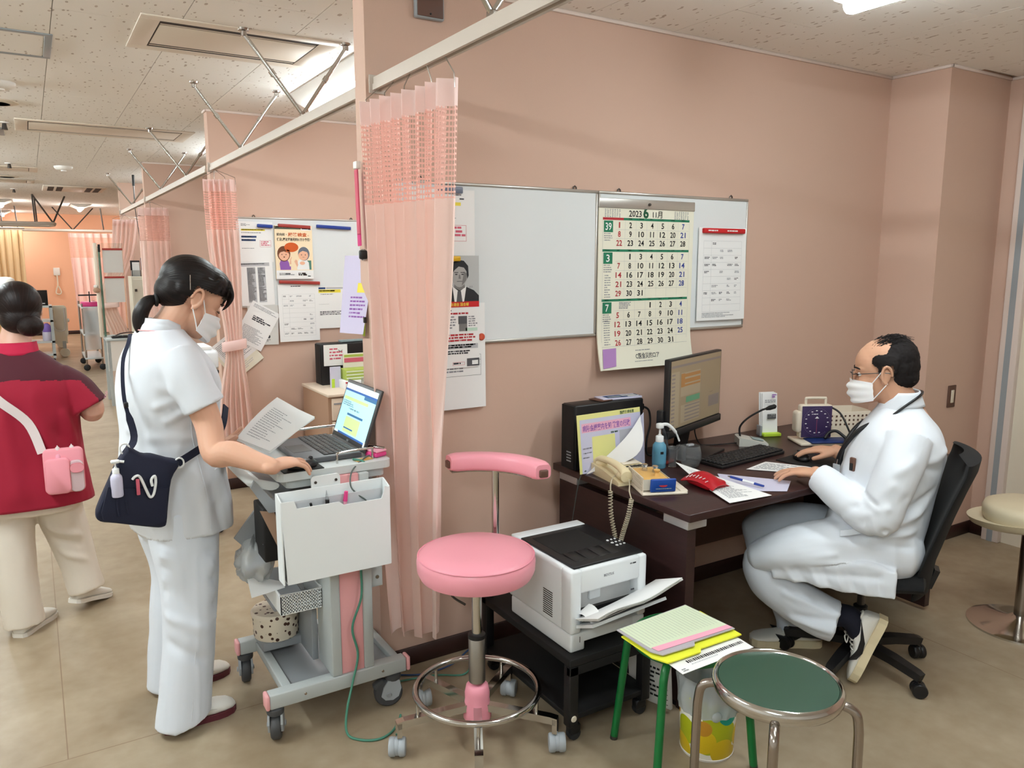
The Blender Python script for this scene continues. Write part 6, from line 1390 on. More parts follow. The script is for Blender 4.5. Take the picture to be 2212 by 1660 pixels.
def shoe(parent, T_, L_, k=1.0, up='shoe_white', sole='shoe_maroon', st=.016, mid=None, name='shoe', high=0, wide=1.0):
    """x heel to toe, z up, origin heel on the ground"""
    X = T_ @ Matrix.Scale(k, 4); secs = ((.0, .020, .030), (.03, .030, .060+high), (.10, .034, .072+high), (.24, .034, .078+high), (.38, .035, .074+high*.4), (.50, .038, .060), (.66, .044, .048), (.80, .045, .041), (.92, .038, .034), (.985, .022, .026), (1.0, .010, .020))
    rings = []
    for x_, w_, h_ in secs:
        w_ *= wide
        rings.append([V((x_*L_/k, w_*math.copysign(abs(math.cos(a))**.8, math.cos(a)), st/k*.7+max(0, (h_-st*.5))*(.5+.5*math.copysign(abs(math.sin(a))**.75, math.sin(a))))) for a in [i/20*6.28318 for i in range(20)]])
    o = MB(X).loft(rings).build(name, up, parent, True)
    out = [(x_*L_/k+(-.004 if x_ == 0 else .004 if x_ == 1 else 0), w_*wide*1.06+.001) for x_, w_, h_ in ((0, .018, 0), (.03, .030, 0), (.12, .034, 0), (.35, .033, 0), (.5, .036, 0), (.7, .045, 0), (.82, .045, 0), (.93, .037, 0), (.99, .020, 0))]
    poly = [(x_, w_) for x_, w_ in out]+[(x_, -w_) for x_, w_ in reversed(out)]
    MB(X).prism(list(reversed(poly)), 0, st/k, None, False).build('sole', sole, o, True)
    return o
def band_on(parent, name, pts, m, r=.003): return MB().tube(smooth_path(pts, 5), r, 6).build(name, m, parent, True)
class Frame:
    def __init__(s, C_, f):
        f = V((*f, 0)).normalized(); s.C = V((*C_, 0)); s.f = f; s.l = V((f.y, -f.x, 0))
    def __call__(s, a, l_, z): return s.C+s.f*a+s.l*l_+V((0, 0, z))
    def head(s, a, l_, z, pitch, yaw=0, roll=0):
        # head frame x=face dir
        f = (Matrix.Rotation(R(yaw), 3, 'Z') @ s.f); left = V((-f.y, f.x, 0)); x_ = f*math.cos(R(pitch))-V((0, 0, 1))*math.sin(R(pitch)); z_ = x_.cross(left).normalized()
        p = s(a, l_, z); return Matrix(((x_.x, left.x, z_.x, p.x), (x_.y, left.y, z_.y, p.y), (x_.z, left.z, z_.z, p.z), (0, 0, 0, 1)))
def wrist_frame(p, fwd, back):
    x_ = V(fwd).normalized(); z_ = V(back); z_ = (z_-x_*z_.dot(x_)).normalized(); y_ = z_.cross(x_)
    return Matrix(((x_.x, y_.x, z_.x, p[0]), (x_.y, y_.y, z_.y, p[1]), (x_.z, y_.z, z_.z, p[2]), (0, 0, 0, 1)))
# ================================================================ nurse in white at the trolley
N = Frame((.38, 2.77), (.985, .17))
nurse = thing('person', 'nurse in white tunic and trousers standing at the computer trolley', 'person', (.38, 2.77, 0))
NH = N.head(.075, 0, 1.425, 30)
b = MB()
head_into(b, NH, 1.0, .95)
tap(b, [N(-.055, 0, 1.24), N(-.035, 0, 1.30), N(.005, 0, 1.345), N(.045, 0, 1.40)], [.072, .058, .052, .055], 20)
trunk(b, [(-.10, .06, .98, .10), (-.12, .08, 1.1, .13), (-.12, .07, 1.2, .14), (-.10, .03, 1.27, .10), (-.08, .01, 1.30, .06)], N)
w_r = V((.588, 2.358, .925)); e_r = V((.448, 2.500, .955))
tap(b, [N(-.02, .120, 1.205), N(.005, .180, 1.14), N(.03, .213, 1.04), e_r, e_r.lerp(w_r, .3)+V((0, 0, .012)), e_r.lerp(w_r, .7)+V((0, 0, .004)), w_r], [.042, .047, .043, .039, .040, .032, .026], 18)
hand_into(b, wrist_frame(w_r, (.93, .33, -.02), (0, -.12, 1)), .93, bends=((14, 24, 16), (8, 26, 18), (12, 28, 18), (20, 30, 20)), thumb=(.72, .60, -.30), spread=2.6)
w_l = V((.487, 2.742, .912)); e_l = N(.06, -.22, .985)
tap(b, [N(-.02, -.120, 1.205), N(.0, -.18, 1.14), N(.03, -.215, 1.05), e_l, e_l.lerp(w_l, .5), w_l], [.042, .045, .041, .037, .033, .025], 18)
hand_into(b, wrist_frame(w_l, (.86, .08, .30), (.25, .25, -.93)), .93, bends=((4, 8, 6), (4, 8, 6), (4, 8, 6), (6, 10, 6)), thumb=(.80, .42, -.42), side=1)
me = remesh(b, .003, 4, .5); link_mesh(me, 'body', 'skin_f', nurse, True)
face_parts(nurse, NH, 1.0, True, 'hair_dark', False); mask_on(nurse, NH, 1.0)
# hair
g = MB(NH)
g.ell((-.020, 0, .048), (.106, .085, .090), None, 28, 18); g.ell((.030, 0, .070), (.074, .076, .062), None, 24, 14); g.ell((-.055, 0, .0), (.066, .070, .066), None, 24, 14)
for s_ in (1, -1):
    tap(g, [(.050, s_*.060, .085), (.030, s_*.078, .050), (-.010, s_*.083, .036), (-.060, s_*.062, .010)], [(.030, .012), (.036, .012), (.034, .010), (.03, .02)], 12, (0, 0, 1))
    tap(g, [(.075, s_*.030, .095), (.098, s_*.048, .062), (.099, s_*.055, .030), (.090, s_*.058, .004)], [(.030, .012), (.024, .009), (.013, .006), (.004, .003)], 12, (0, 1, 0))
tap(g, [(.060, 0, .108), (.098, .015, .080), (.108, .020, .050), (.110, .022, .028)], [(.036, .016), (.030, .010), (.016, .006), (.004, .003)], 12, (0, 1, 0))
hc = NH @ V((-.105, 0, -.012))
me = remesh(g, .0042, 6, .5); trim_hair(me, NH, lambda q: abs(q.y) > .05 and -.030 < q.x < .082 and q.z < .034+.25*max(0, q.x-.02)); streak_uv(me, NH @ V((0, 0, .03)), NH.to_3x3() @ V((1, 0, .25)), NH.to_3x3() @ V((0, 0, 1))); link_mesh(me, 'hair', 'hair_black', nurse, True)
g = MB(); pt0 = NH @ V((-.088, 0, -.048))
PT = [NH @ V((-.06, 0, -.035)), pt0+V((-.010, 0, -.002)), pt0+V((-.036, -.004, -.010)), pt0+V((-.058, -.008, -.042)), pt0+V((-.064, -.010, -.080)), pt0+V((-.056, -.01, -.112)), pt0+V((-.046, -.01, -.130))]
tap(g, PT, [(.020, .020), (.015, .015), (.024, .021), (.029, .024), (.026, .022), (.017, .015), (.005, .005)], 16, (0, 1, 0)); me = remesh(g, .004, 4, .5); streak_uv(me, (PT[0]+PT[3])/2, (-.3, 0, -1), (0, 1, 0)); link_mesh(me, 'ponytail', 'hair_black', nurse, True)
MB().tube([pt0+V((-.010, 0, -.003))+V((0, .017*math.cos(a), .017*math.sin(a))) for a in [i/14*6.28318 for i in range(14)]], .006, 8, True).build('hair_tie', 'black_matte', nurse, True)
MB(NH).tube([(-.062, -.0830, .055), (-.042, -.0885, .012)], .0014, 5).build('hair_pin', 'steel', nurse, True)
# tunic
g = MB()
trunk(g, [(-.155, .150, .665, .195), (-.182, .150, .74, .190), (-.187, .140, .83, .180), (-.178, .128, .92, .166), (-.170, .122, .99, .160), (-.172, .132, 1.07, .168), (-.172, .138, 1.14, .175), (-.158, .118, 1.21, .178), (-.135, .080, 1.265, .150), (-.112, .050, 1.305, .100), (-.095, .035, 1.33, .074)], N)
for s_, pz in ((1, ((-.025, .125, 1.245), (-.012, .165, 1.20), (.008, .190, 1.14), (.026, .205, 1.092))), (-1, ((-.025, -.125, 1.245), (-.012, -.165, 1.20), (.006, -.188, 1.14), (.022, -.205, 1.085)))):
    tap(g, [N(*q) for q in pz], [(.072, .066), (.068, .062), (.064, .060), (.066, .063)], 20, N.f, cap=False)
me = remesh(g, .0055, 4, .5)
# square off the sleeve ends and hem, then press folds
folds(me, [(N(-.09, .17, 1.16), N(.06, .20, 1.10), .006, .018), (N(-.10, .15, 1.10), N(.0, .17, 1.14), .007, .014), (N(-.08, .165, 1.05), N(.05, .165, 1.12), .006, .015), (N(-.12, .13, 1.0), N(.04, .16, .99), .005, .018), (N(-.10, .13, .95), N(.08, .15, .93), .006, .014), (N(-.04, .15, 1.14), N(-.02, .16, 1.06), -.006, .012),
    (N(.0, .18, .90), N(.02, .19, .68), .008, .022), (N(.09, .16, .86), N(.12, .16, .68), .007, .02), (N(-.07, .18, .88), N(-.08, .19, .68), -.006, .02), (N(.05, .18, .82), N(.07, .19, .67), -.007, .018), (N(-.15, .08, 1.20), N(-.02, .16, 1.25), .004, .02), (N(-.16, .05, 1.02), N(-.05, .15, .96), .005, .016)], (.0035, 7, (1, 1, .7)))
for v in me.vertices:
    if v.co.z < .672: v.co.z = .664+(v.co.z-.664)*.12
tun = link_mesh(me, 'tunic', 'cloth_white', nurse, True)
# collar with pink piping
rings = []
for f_ in range(7):
    z_ = 1.318+.046*f_/6; rings.append([N(-.035-.006*f_/6*0+.012*f_/6+(.062-.004*f_/6)*math.cos(a), (.070-.006*f_/6)*math.sin(a), z_-.030*math.cos(a)*(1 if math.cos(a) > 0 else .2)+.006*math.sin(f_)) for a in [i/32*6.28318 for i in range(32)]])
MB().loft(rings, False).build('collar', 'cloth_white', nurse, True).modifiers.new('s', 'SOLIDIFY').thickness = .004
band_on(nurse, 'collar_piping', [N(-.035+.067*math.cos(R(a)), .074*math.sin(R(a)), 1.325-.030*math.cos(R(a))*(1 if math.cos(R(a)) > 0 else .2)) for a in range(60, 301, 20)], 'cart_pink', .0022)
0 and band_on(nurse, 'sleeve_hem', [N(.026+.064*math.cos(R(a)), .205+.050*math.sin(R(a))*.95, 1.075+.02*math.sin(R(a))-.010*math.cos(R(a))) for a in range(0, 361, 20)], 'cloth_white', .0026)
band_on(nurse, 'side_seam', [N(-.005, .174, 1.10), N(-.006, .165, 1.0), N(.008, .174, .9), N(.02, .19, .8), N(.024, .198, .68)], 'cloth_white2', .0016)
band_on(nurse, 'pocket_edge', [N(.055, .176, .875), N(.10, .155, .895), N(.135, .115, .91)], 'cloth_white', .0028); band_on(nurse, 'pocket_trim', [N(.045, .172, .915), N(.09, .158, .915), N(.13, .110, .915)], 'cart_pink', .0035)
MB().cbox((0, 0, 0), (.05, .006, .055), None, .002).build('side_tab', 'cloth_pink', nurse).matrix_local = Matrix.Translation(N(.075, .145, .955)-V((.38, 2.77, 0))) @ Matrix.Rotation(R(-25), 4, 'Z')
# trousers
g = MB()
trunk(g, [(-.14, .12, .70, .165), (-.155, .12, .78, .172), (-.14, .10, .86, .16)], N)
tap(g, [N(-.03, .085, .74), N(-.028, .10, .62), N(-.030, .115, .48), N(-.045, .128, .32), N(-.070, .138, .16), N(-.088, .142, .022)], [(.122, .098), (.108, .092), (.090, .082), (.084, .076), (.086, .074), (.092, .078)], 24, N.f, cap=False)
tap(g, [N(-.02, -.085, .74), N(-.01, -.10, .62), N(.005, -.115, .48), N(-.005, -.125, .32), N(-.015, -.135, .16), N(-.022, -.14, .022)], [(.120, .098), (.106, .092), (.090, .082), (.086, .078), (.090, .076), (.097, .080)], 24, N.f, cap=False)
me = remesh(g, .006, 4, .5)
fs = []
for i in range(6): fs.append((N(-.125+.004*i, .150-.002*i, .655-.040*i), N(.035, .185, .600-.046*i), .0046*(1 if i % 2 else -1), .012))
fs += [(N(-.13, .15, .42), N(-.02, .20, .36), .006, .018), (N(-.14, .16, .34), N(-.03, .21, .25), -.006, .018), (N(.0, .19, .55), N(-.02, .205, .30), .004, .03), (N(-.03, .20, .60), N(-.06, .222, .05), .004, .008)]
folds(me, fs, (.004, 6, (1, 1, .6)))
for v in me.vertices:
    if v.co.z < .14:
        q = (v.co-N.C); s_ = q.dot(N.f); off = -.088 if q.dot(N.l) > 0 else -.022; v.co.z += max(-.006, .36*(s_-off+.03))*(1-v.co.z/.14)
link_mesh(me, 'trousers', 'cloth_white2', nurse, True)
band_on(nurse, 'trouser_seam', [N(-.025, .180, .64), N(-.032, .196, .48), N(-.050, .204, .32), N(-.070, .212, .16), N(-.086, .219, .06)], 'cloth_white', .0012)
def ground_T(heel, toe, z=0, pitch=0): 
    d = V((toe[0]-heel[0], toe[1]-heel[1], 0)); T_ = facing((heel[0], heel[1], z), d, V((-d.y, d.x, 0))); return T_ @ Matrix.Rotation(R(-pitch), 4, 'Y'), d.length
for hl, to in (((.258, 2.626), (.492, 2.664)), ((.30, 2.872), (.528, 2.938))):
    T_, L_ = ground_T(hl, to); o = shoe(nurse, T_, L_, 1.0, 'shoe_white', 'shoe_maroon', .020)
    MB(T_).tube(smooth_path([(L_*.36, .030, .068), (L_*.48, .022, .068), (L_*.60, 0, .062), (L_*.48, -.022, .068), (L_*.36, -.030, .068)], 4), .0035, 6).build('stripe', 'shoe_maroon', o, True)
    MB(T_).tube(smooth_path([(L_*.40, -.040, .030), (L_*.55, -.044, .045), (L_*.68, -.045, .040)], 4), .0012, 5).build('stitch', 'paper_grey', o, True)
# papers in her left hand
t = thing('held_papers', "sheaf of printed papers in the nurse's left hand", 'paper', (.68, 2.73, .93))
PA, PB, PC, PD = V((.560, 2.715, .948)), V((.655, 2.655, .902)), V((.842, 2.735, .982)), V((.727, 2.80, 1.062))
def hp_(k_):
    def fn(u, v): return PA.lerp(PB, u).lerp(PD.lerp(PC, u), v)+V((0, 0, .010*math.sin(math.pi*v)*(1-u)-.0045*k_+.008*u*v*k_))
    return fn
for k_ in range(3): o = MB().sheet(hp_(k_), 8, 8, .0012).build('sheet', 'paper', t, True)
fn = hp_(0); greek_on(t, lambda u, v: fn(u, v), .15, .12, .85, .80, 'ink_soft', 15, 4, .32, .9, (.008, .03), .012)
# navy shoulder bag
t = thing('shoulder_bag', "navy shoulder bag hanging at the nurse's hip", 'bag', (.22, 2.56, .74))
OB = (.098, .742); 
BT = facing((.0, 0, 0), (.985, .17, 0), UP)
def bagp(x, z, d=0): # plane at the nurse's near side
    return V((x, 2.535+.17*(x-.2)-d, z))
outl_ = [(.205, .995), (.212, 1.0), (.245, .972), (.275, .965), (.318, .945), (.345, .935), (.350, .92), (.325, .88), (.310, .80), (.302, .745), (.292, .733), (.262, .738), (.16, .775), (.118, .79), (.108, .81), (.118, .84), (.15, .905), (.175, .955)]
outl = [(q.x, q.y) for q in smooth_path([(x, z, 0) for x, z in outl_], 3, True)]; cx, cz = .225, .86; rings = []
for d_, k_ in ((-.030, .90), (-.026, .985), (0, 1.0), (.016, .985), (.022, .92)): rings.append([bagp(cx+(x-cx)*k_, cz+(z-cz)*k_, d_) for x, z in outl])
me_ = MB().loft(rings); me_.build('pouch', 'navy', t, True)
rings = []
for d_, k_ in ((.016, 1.0), (.028, .97), (.030, .85)): rings.append([bagp(.205+(x-.205)*k_, .83+(z-.83)*k_, d_) for x, z in ((.145, .895), (.20, .88), (.255, .87), (.312, .858), (.300, .752), (.262, .744), (.165, .778), (.125, .796), (.122, .82))])
MB().loft(rings).build('front_pocket', 'navy', t, True)
for x in (.165, .19): MB().tube([bagp(x, .88, .030), bagp(x+.004, .80, .031)], .004, 6).build('pleat', 'navy', t, True)
strap_b = [bagp(.205, .985, .004), N(-.178, .165, 1.02), N(-.187, .125, 1.13), N(-.166, .06, 1.235), N(-.130, .0, 1.288), N(-.105, -.06, 1.312)]
UPS = [V((.98, .17, 0))]*2+[V((.4, -.6, .3))]*2+[V((.7, .3, .6))]*2
pth = smooth_path(strap_b, 6); MB().ribbon(pth, [V((.95, .2, .25))]*len(pth), [.020]*10+[.011]*(len(pth)-10), .004).build('strap', 'navy', t, True)
pth = smooth_path([bagp(.348, .925, .004), N(.045, .187, .975), N(.09, .175, 1.02), N(.125, .12, 1.07)], 6); MB().ribbon(pth, [V((-.5, 0, .85))]*len(pth), .024, .004).build('strap', 'navy', t, True)
for q in (bagp(.200, .995, .004), bagp(.352, .925, .006)): MB().tube([q+V((.013*math.cos(a), 0, .016*math.sin(a))) for a in [i/12*6.28318 for i in range(12)]], .0028, 6, True).build('ring', 'bottle_white', t, True)
pth = [N(-.170, .155, 1.085), N(-.172, .152, 1.10)]; MB().cbox(N(-.186, .135, 1.115), (.012, .024, .016), None, .003).build('buckle', 'black_plastic', t, True)
t = bottle('pump_bottle', 'small white pump bottle in the navy bag', .170, 2.502, .86, .0165, .075, 'bottle_white', 'laminate_lav'); MB().cbox((0, 0, .106), (.024, .018, .010), None, .004).build('pump_head', 'bottle_white', t); MB().cyl((.008, 0, .106), (.024, -.002, .103), .004, n=8).build('spout', 'bottle_white', t)
t = thing('bandage_scissors', 'bandage scissors clipped in the navy bag', 'scissors', (.24, 2.50, .86)); g = MB()
g.tube(smooth_path([bagp(.212, .905, .034), bagp(.222, .914, .036), bagp(.234, .908, .036), bagp(.25, .86, .036), bagp(.258, .842, .036), bagp(.268, .850, .036), bagp(.276, .885, .036), bagp(.274, .905, .036), bagp(.264, .895, .036), bagp(.266, .875, .036)], 4), .0042, 8); g.build('handles', 'bottle_white', t, True); MB().cbox(bagp(.226, .88, .036), (.010, .006, .05), None, .002).build('cap', 'ink_pink', t, True)
# ================================================================ doctor at the desk
D = Frame((2.62, 1.70), (-.5708, .8211))
doc = thing('person', 'doctor in white coat, mask and glasses seated at the desk', 'person', (2.62, 1.70, 0))
DH = D.head(-.018, 0, 1.148, 6, 0)
b = MB(); head_into(b, DH, .985, 1.05)
tap(b, [D(-.105, 0, .96), D(-.085, 0, 1.02), D(-.060, 0, 1.07), D(-.035, 0, 1.12)], [.085, .068, .062, .062], 20)
trunk(b, [(-.15, .06, .6, .13), (-.19, .04, .8, .15), (-.19, .0, .92, .16), (-.15, -.03, .98, .10), (-.13, -.04, 1.01, .07)], D)
w1 = D(.185, -.112, .770); e1 = D(-.015, -.235, .660)
tap(b, [D(-.10, -.14, .91), D(-.075, -.205, .82), D(-.04, -.235, .71), e1, e1.lerp(w1, .5), w1], [.055, .05, .045, .042, .037, .028], 16)
h1 = wrist_frame(w1, D.f*.96+D.l*.22+V((0, 0, -.10)), V((0, 0, 1))-D.f*.05); hand_into(b, h1, 1.0, bends=((6, 14, 10), (4, 16, 12), (8, 18, 12), (14, 20, 12)), thumb=(.75, .5, -.3), side=-1, spread=2.4)
w2 = D(.125, .268, .775); e2 = D(-.06, .268, .665)
tap(b, [D(-.10, .14, .91), D(-.085, .205, .82), D(-.07, .25, .72), e2, e2.lerp(w2, .5), w2], [.055, .05, .045, .042, .037, .028], 16)
h2 = wrist_frame(w2, D.f*1.0+D.l*.05+V((0, 0, -.05)), V((0, 0, 1))); hand_into(b, h2, 1.0, bends=((8, 14, 10), (10, 16, 12), (14, 18, 12), (20, 20, 12)), thumb=(.75, .5, -.25), side=1, spread=2.4)
me = remesh(b, .003, 4, .5); link_mesh(me, 'body', 'skin_m', doc, True)
face_parts(doc, DH, .985, False, 'hair_man', False); mask_on(doc, DH, .985)
g = MB(DH @ Matrix.Scale(.965, 4))
# thinning hair: sides and back, sparse crown
g.ell((-.050, 0, .020), (.076, .0835, .070), None, 26, 16); g.ell((-.052, 0, .050), (.072, .0815, .080), None, 26, 16); g.ell((-.030, .0, .052), (.062, .0835, .062), None, 26, 16); g.ell((-.062, 0, -.020), (.060, .070, .050), None, 22, 12)
for s_ in (1, -1): tap(g, [(.030, s_*.070, .045), (.0, s_*.080, .040), (-.04, s_*.083, .030)], [(.030, .010), (.036, .010), (.036, .012)], 12, (0, 0, 1)); tap(g, [(.010, s_*.078, .03), (.012, s_*.0785, -.002)], [(.010, .004), (.006, .003)], 8, (1, 0, 0))
me = remesh(g, .0042, 4, .5)
for v in me.vertices:
    n_ = noise.noise(v.co*160)*.0022+noise.noise(v.co*60)*.002; v.co += v.normal*n_
trim_hair(me, DH, lambda q: abs(q.y) > .05 and ((-.032 < q.x < .006 and q.z < .030) or (q.x > .018 and q.z < .022+.9*(q.x-.018)) or q.x > .048))
link_mesh(me, 'hair', 'hair_man', doc, True)
rg = random.Random(4); g = MB(DH)
for i in range(190):
    y0 = rg.uniform(-.055, .055); x0 = rg.uniform(-.05, .035); z0 = .0394+.088*.985*math.sqrt(max(.05, 1-((x0+.012)/.0985)**2-(y0/.075)**2))-.001
    p0 = V((x0, y0, z0)); p2 = p0+V((-rg.uniform(.03, .06), rg.uniform(-.008, .008), -.002-.004*rg.random()+rg.uniform(-.004, .010))); p1 = p0.lerp(p2, .5)+V((0, 0, rg.uniform(.004, .012))); g.tube([p0, p1, p2], [.0011, .0011, .0004], 4)
o = g.build('thin_hair', 'hair_man', doc, True); o['kind'] = 'stuff'
gl = MB(DH)
gp = Matrix.Scale(0.985, 4)
for s_ in (1, -1):
    rim = [V((.106-.012*abs(math.sin(a))*0-.010*(1 if False else 0), s_*(.034+.023*math.cos(a)), -.004+.0155*math.sin(a)))*0.985 for a in [i/24*6.28318 for i in range(24)]]
    o = MB(DH).tube(rim, .0013, 6, True).build('glasses_rim', 'dark_steel', doc, True); MB(DH).prism([(0, 0)], 0, 0) if False else None
    MB(DH).tube(smooth_path([V((.105, s_*.057, .004))*0.985, V((.07, s_*.073, .005))*0.985, V((.01, s_*.080, .006))*0.985, V((-.022, s_*.081, .002))*0.985, V((-.034, s_*.079, -.014))*0.985], 4), .0017, 6).build('glasses_temple', 'dark_steel', doc, True)
MB(DH).tube(smooth_path([V((.1065, .011, .002)), V((.111, 0, .006)), V((.1065, -.011, .002))], 3), .0013, 6).build('glasses_bridge', 'dark_steel', doc, True)
# coat
g = MB()
trunk(g, [(-.175, .17, .43, .205), (-.185, .165, .50, .205), (-.20, .145, .58, .20), (-.212, .125, .68, .197), (-.230, .105, .78, .20), (-.240, .082, .87, .207), (-.222, .052, .935, .200), (-.185, .018, .985, .150), (-.160, -.005, 1.02, .095), (-.145, -.010, 1.04, .08)], D)
for q in ((D(-.105, -.150, .940), D(-.085, -.205, .85), D(-.05, -.235, .74), D(-.025, -.245, .668), D(.05, -.205, .690), D(.125, -.155, .735), D(.178, -.118, .762)), (D(-.105, .150, .940), D(-.09, .205, .85), D(-.085, .245, .74), D(-.070, .262, .675), D(-.02, .268, .70), D(.055, .268, .745), D(.105, .268, .768))):
    tap(g, q, [(.078, .072), (.074, .068), (.070, .066), (.071, .068), (.066, .062), (.060, .055), (.054, .049)], 22, D.f, cap=False)
# skirt over the near thigh
tap(g, [D(-.07, -.10, .515), D(.06, -.125, .515), D(.18, -.15, .500), D(.28, -.168, .475), D(.355, -.175, .448)], [(.120, .125), (.118, .105), (.112, .092), (.104, .080), (.085, .058)], 26, D.l)
# hanging coat tail
rings = []
for s_, zt_, zb_ in ((-.10, .48, .388), (.0, .50, .385), (.12, .47, .392), (.22, .45, .40), (.31, .43, .40)): rings.append([D(s_, l_, z_) for l_, z_ in ((-.255, zt_), (-.262, (zt_+zb_)/2), (-.262, zb_), (-.235, zb_), (-.230, (zt_+zb_)/2), (-.215, zt_))])
g.loft(rings)
me = remesh(g, .0058, 4, .5)
LF = D; fs = [(LF(-.06, -.285, .80), LF(.0, -.26, .70), .008, .016), (LF(-.10, -.27, .76), LF(.02, -.29, .66), -.007, .016), (LF(-.05, -.30, .72), LF(.04, -.25, .64), .008, .014), (LF(.0, -.29, .69), LF(.08, -.24, .66), .007, .014), (LF(.05, -.27, .71), LF(.10, -.22, .65), -.007, .014), (LF(-.12, -.26, .88), LF(-.04, -.29, .82), .006, .018),
  (LF(-.23, -.10, .90), LF(-.12, -.22, .84), .007, .016), (LF(-.23, -.14, .82), LF(-.10, -.22, .88), -.005, .016), (LF(-.21, -.15, .70), LF(-.04, -.21, .62), .009, .016), (LF(-.20, -.16, .62), LF(.0, -.22, .58), .008, .014), (LF(-.21, -.14, .76), LF(-.08, -.20, .66), -.007, .016), (LF(-.19, -.18, .56), LF(.05, -.22, .56), -.007, .015),
  (LF(-.05, -.24, .50), LF(.30, -.25, .47), .007, .016), (LF(.0, -.23, .56), LF(.24, -.22, .54), .006, .016), (LF(-.04, -.255, .455), LF(.25, -.25, .43), -.008, .014), (LF(.10, -.25, .52), LF(.34, -.24, .46), .006, .012), (LF(.02, -.13, .66), LF(.10, -.18, .56), .009, .018), (LF(.08, -.10, .62), LF(.17, -.13, .56), .008, .016)]
rgf = random.Random(3)
for i in range(9): a_ = rgf.uniform(-.5, .5); fs.append((LF(-.07+.03*a_+.012*i, -.30, .60+.022*i), LF(-.02+.012*i, -.20, .70+.016*i-.05*abs(a_)), .005*(1 if i % 2 else -1), .009))
for i in range(7): fs.append((LF(-.235+.01*i, -.05, .90-.045*i), LF(-.10+.012*i, -.20, .82-.04*i), .005*(1 if i % 2 else -1), .011))
for i in range(8): fs.append((LF(-.05+.04*i, -.262, .40), LF(-.04+.045*i, -.25, .455), .005*(1 if i % 2 else -1), .012))
folds(me, fs, (.0046, 7, (1, 1, .8))); coat = link_mesh(me, 'coat', 'cloth_white', doc, True)
# collar and lapel, placket, pockets
rings = []
for f_ in range(6): rings.append([D(-.080-.010*f_/5*0+.012*f_/5+(.078-.008*f_/5)*math.cos(a), (.086-.010*f_/5)*math.sin(a), 1.02+.052*f_/5-.075*max(0, math.cos(a))**1.5+.012*(math.cos(a) < 0)) for a in [i/32*6.28318 for i in range(32)]])
MB().loft(rings, False).build('collar', 'cloth_white', doc, True).modifiers.new('s', 'SOLIDIFY').thickness = .005
for s_ in (1, -1): MB().sheet(lambda u, v, s_=s_: D(-.02+.085*v+.012*u, s_*(.080-.055*v*u-.012*v+.0*u-.030*u), 1.005-.17*v-.012*u), 4, 8, .004).build('lapel', 'cloth_white', doc, True)
g = MB().sheet(lambda u, v: D(.02+.07*u, -.2245-.004*math.sin(3*u), .60-.02*u-.10*v*.0+.022*v), 6, 3, .004); g.build('pocket_flap', 'cloth_white2', doc, True)
band_on(doc, 'back_seam', [D(-.17, -.15, .92), D(-.12, -.205, .80), D(-.08, -.215, .70), D(-.06, -.215, .60)], 'cloth_white2', .0014)
# trousers
g = MB()
tap(g, [D(.10, .10, .50), D(.22, .11, .505), D(.33, .115, .49), D(.405, .115, .46)], [(.100, .085), (.095, .080), (.085, .074), (.072, .062)], 22, D.l)
tap(g, [D(.395, .115, .46), D(.36, .112, .38), D(.29, .100, .26), D(.225, .092, .13), D(.208, .09, .065)], [(.070, .074), (.072, .082), (.072, .090), (.072, .098), (.076, .102)], 22, D.l, cap=False)
tap(g, [D(.20, -.15, .47), D(.30, -.165, .46), D(.355, -.172, .43), D(.325, -.172, .36), D(.23, -.165, .29), D(.135, -.158, .242), D(.085, -.156, .228)], [(.085, .080), (.080, .075), (.070, .070), (.074, .080), (.078, .084), (.080, .080), (.082, .078)], 22, D.l, cap=False)
me = remesh(g, .006, 4, .5); folds(me, [(D(.06, -.23, .28), D(.26, -.245, .34), .007, .014), (D(.04, -.22, .26), D(.22, -.24, .26), -.006, .014), (D(.08, -.24, .31), D(.28, -.25, .38), -.006, .014), (D(.10, -.235, .22), D(.24, -.24, .24), .006, .014), (D(.25, .03, .5), D(.38, .05, .46), .006, .016)], (.004, 7, (1, 1, 1))); link_mesh(me, 'trousers', 'cloth_white2', doc, True)
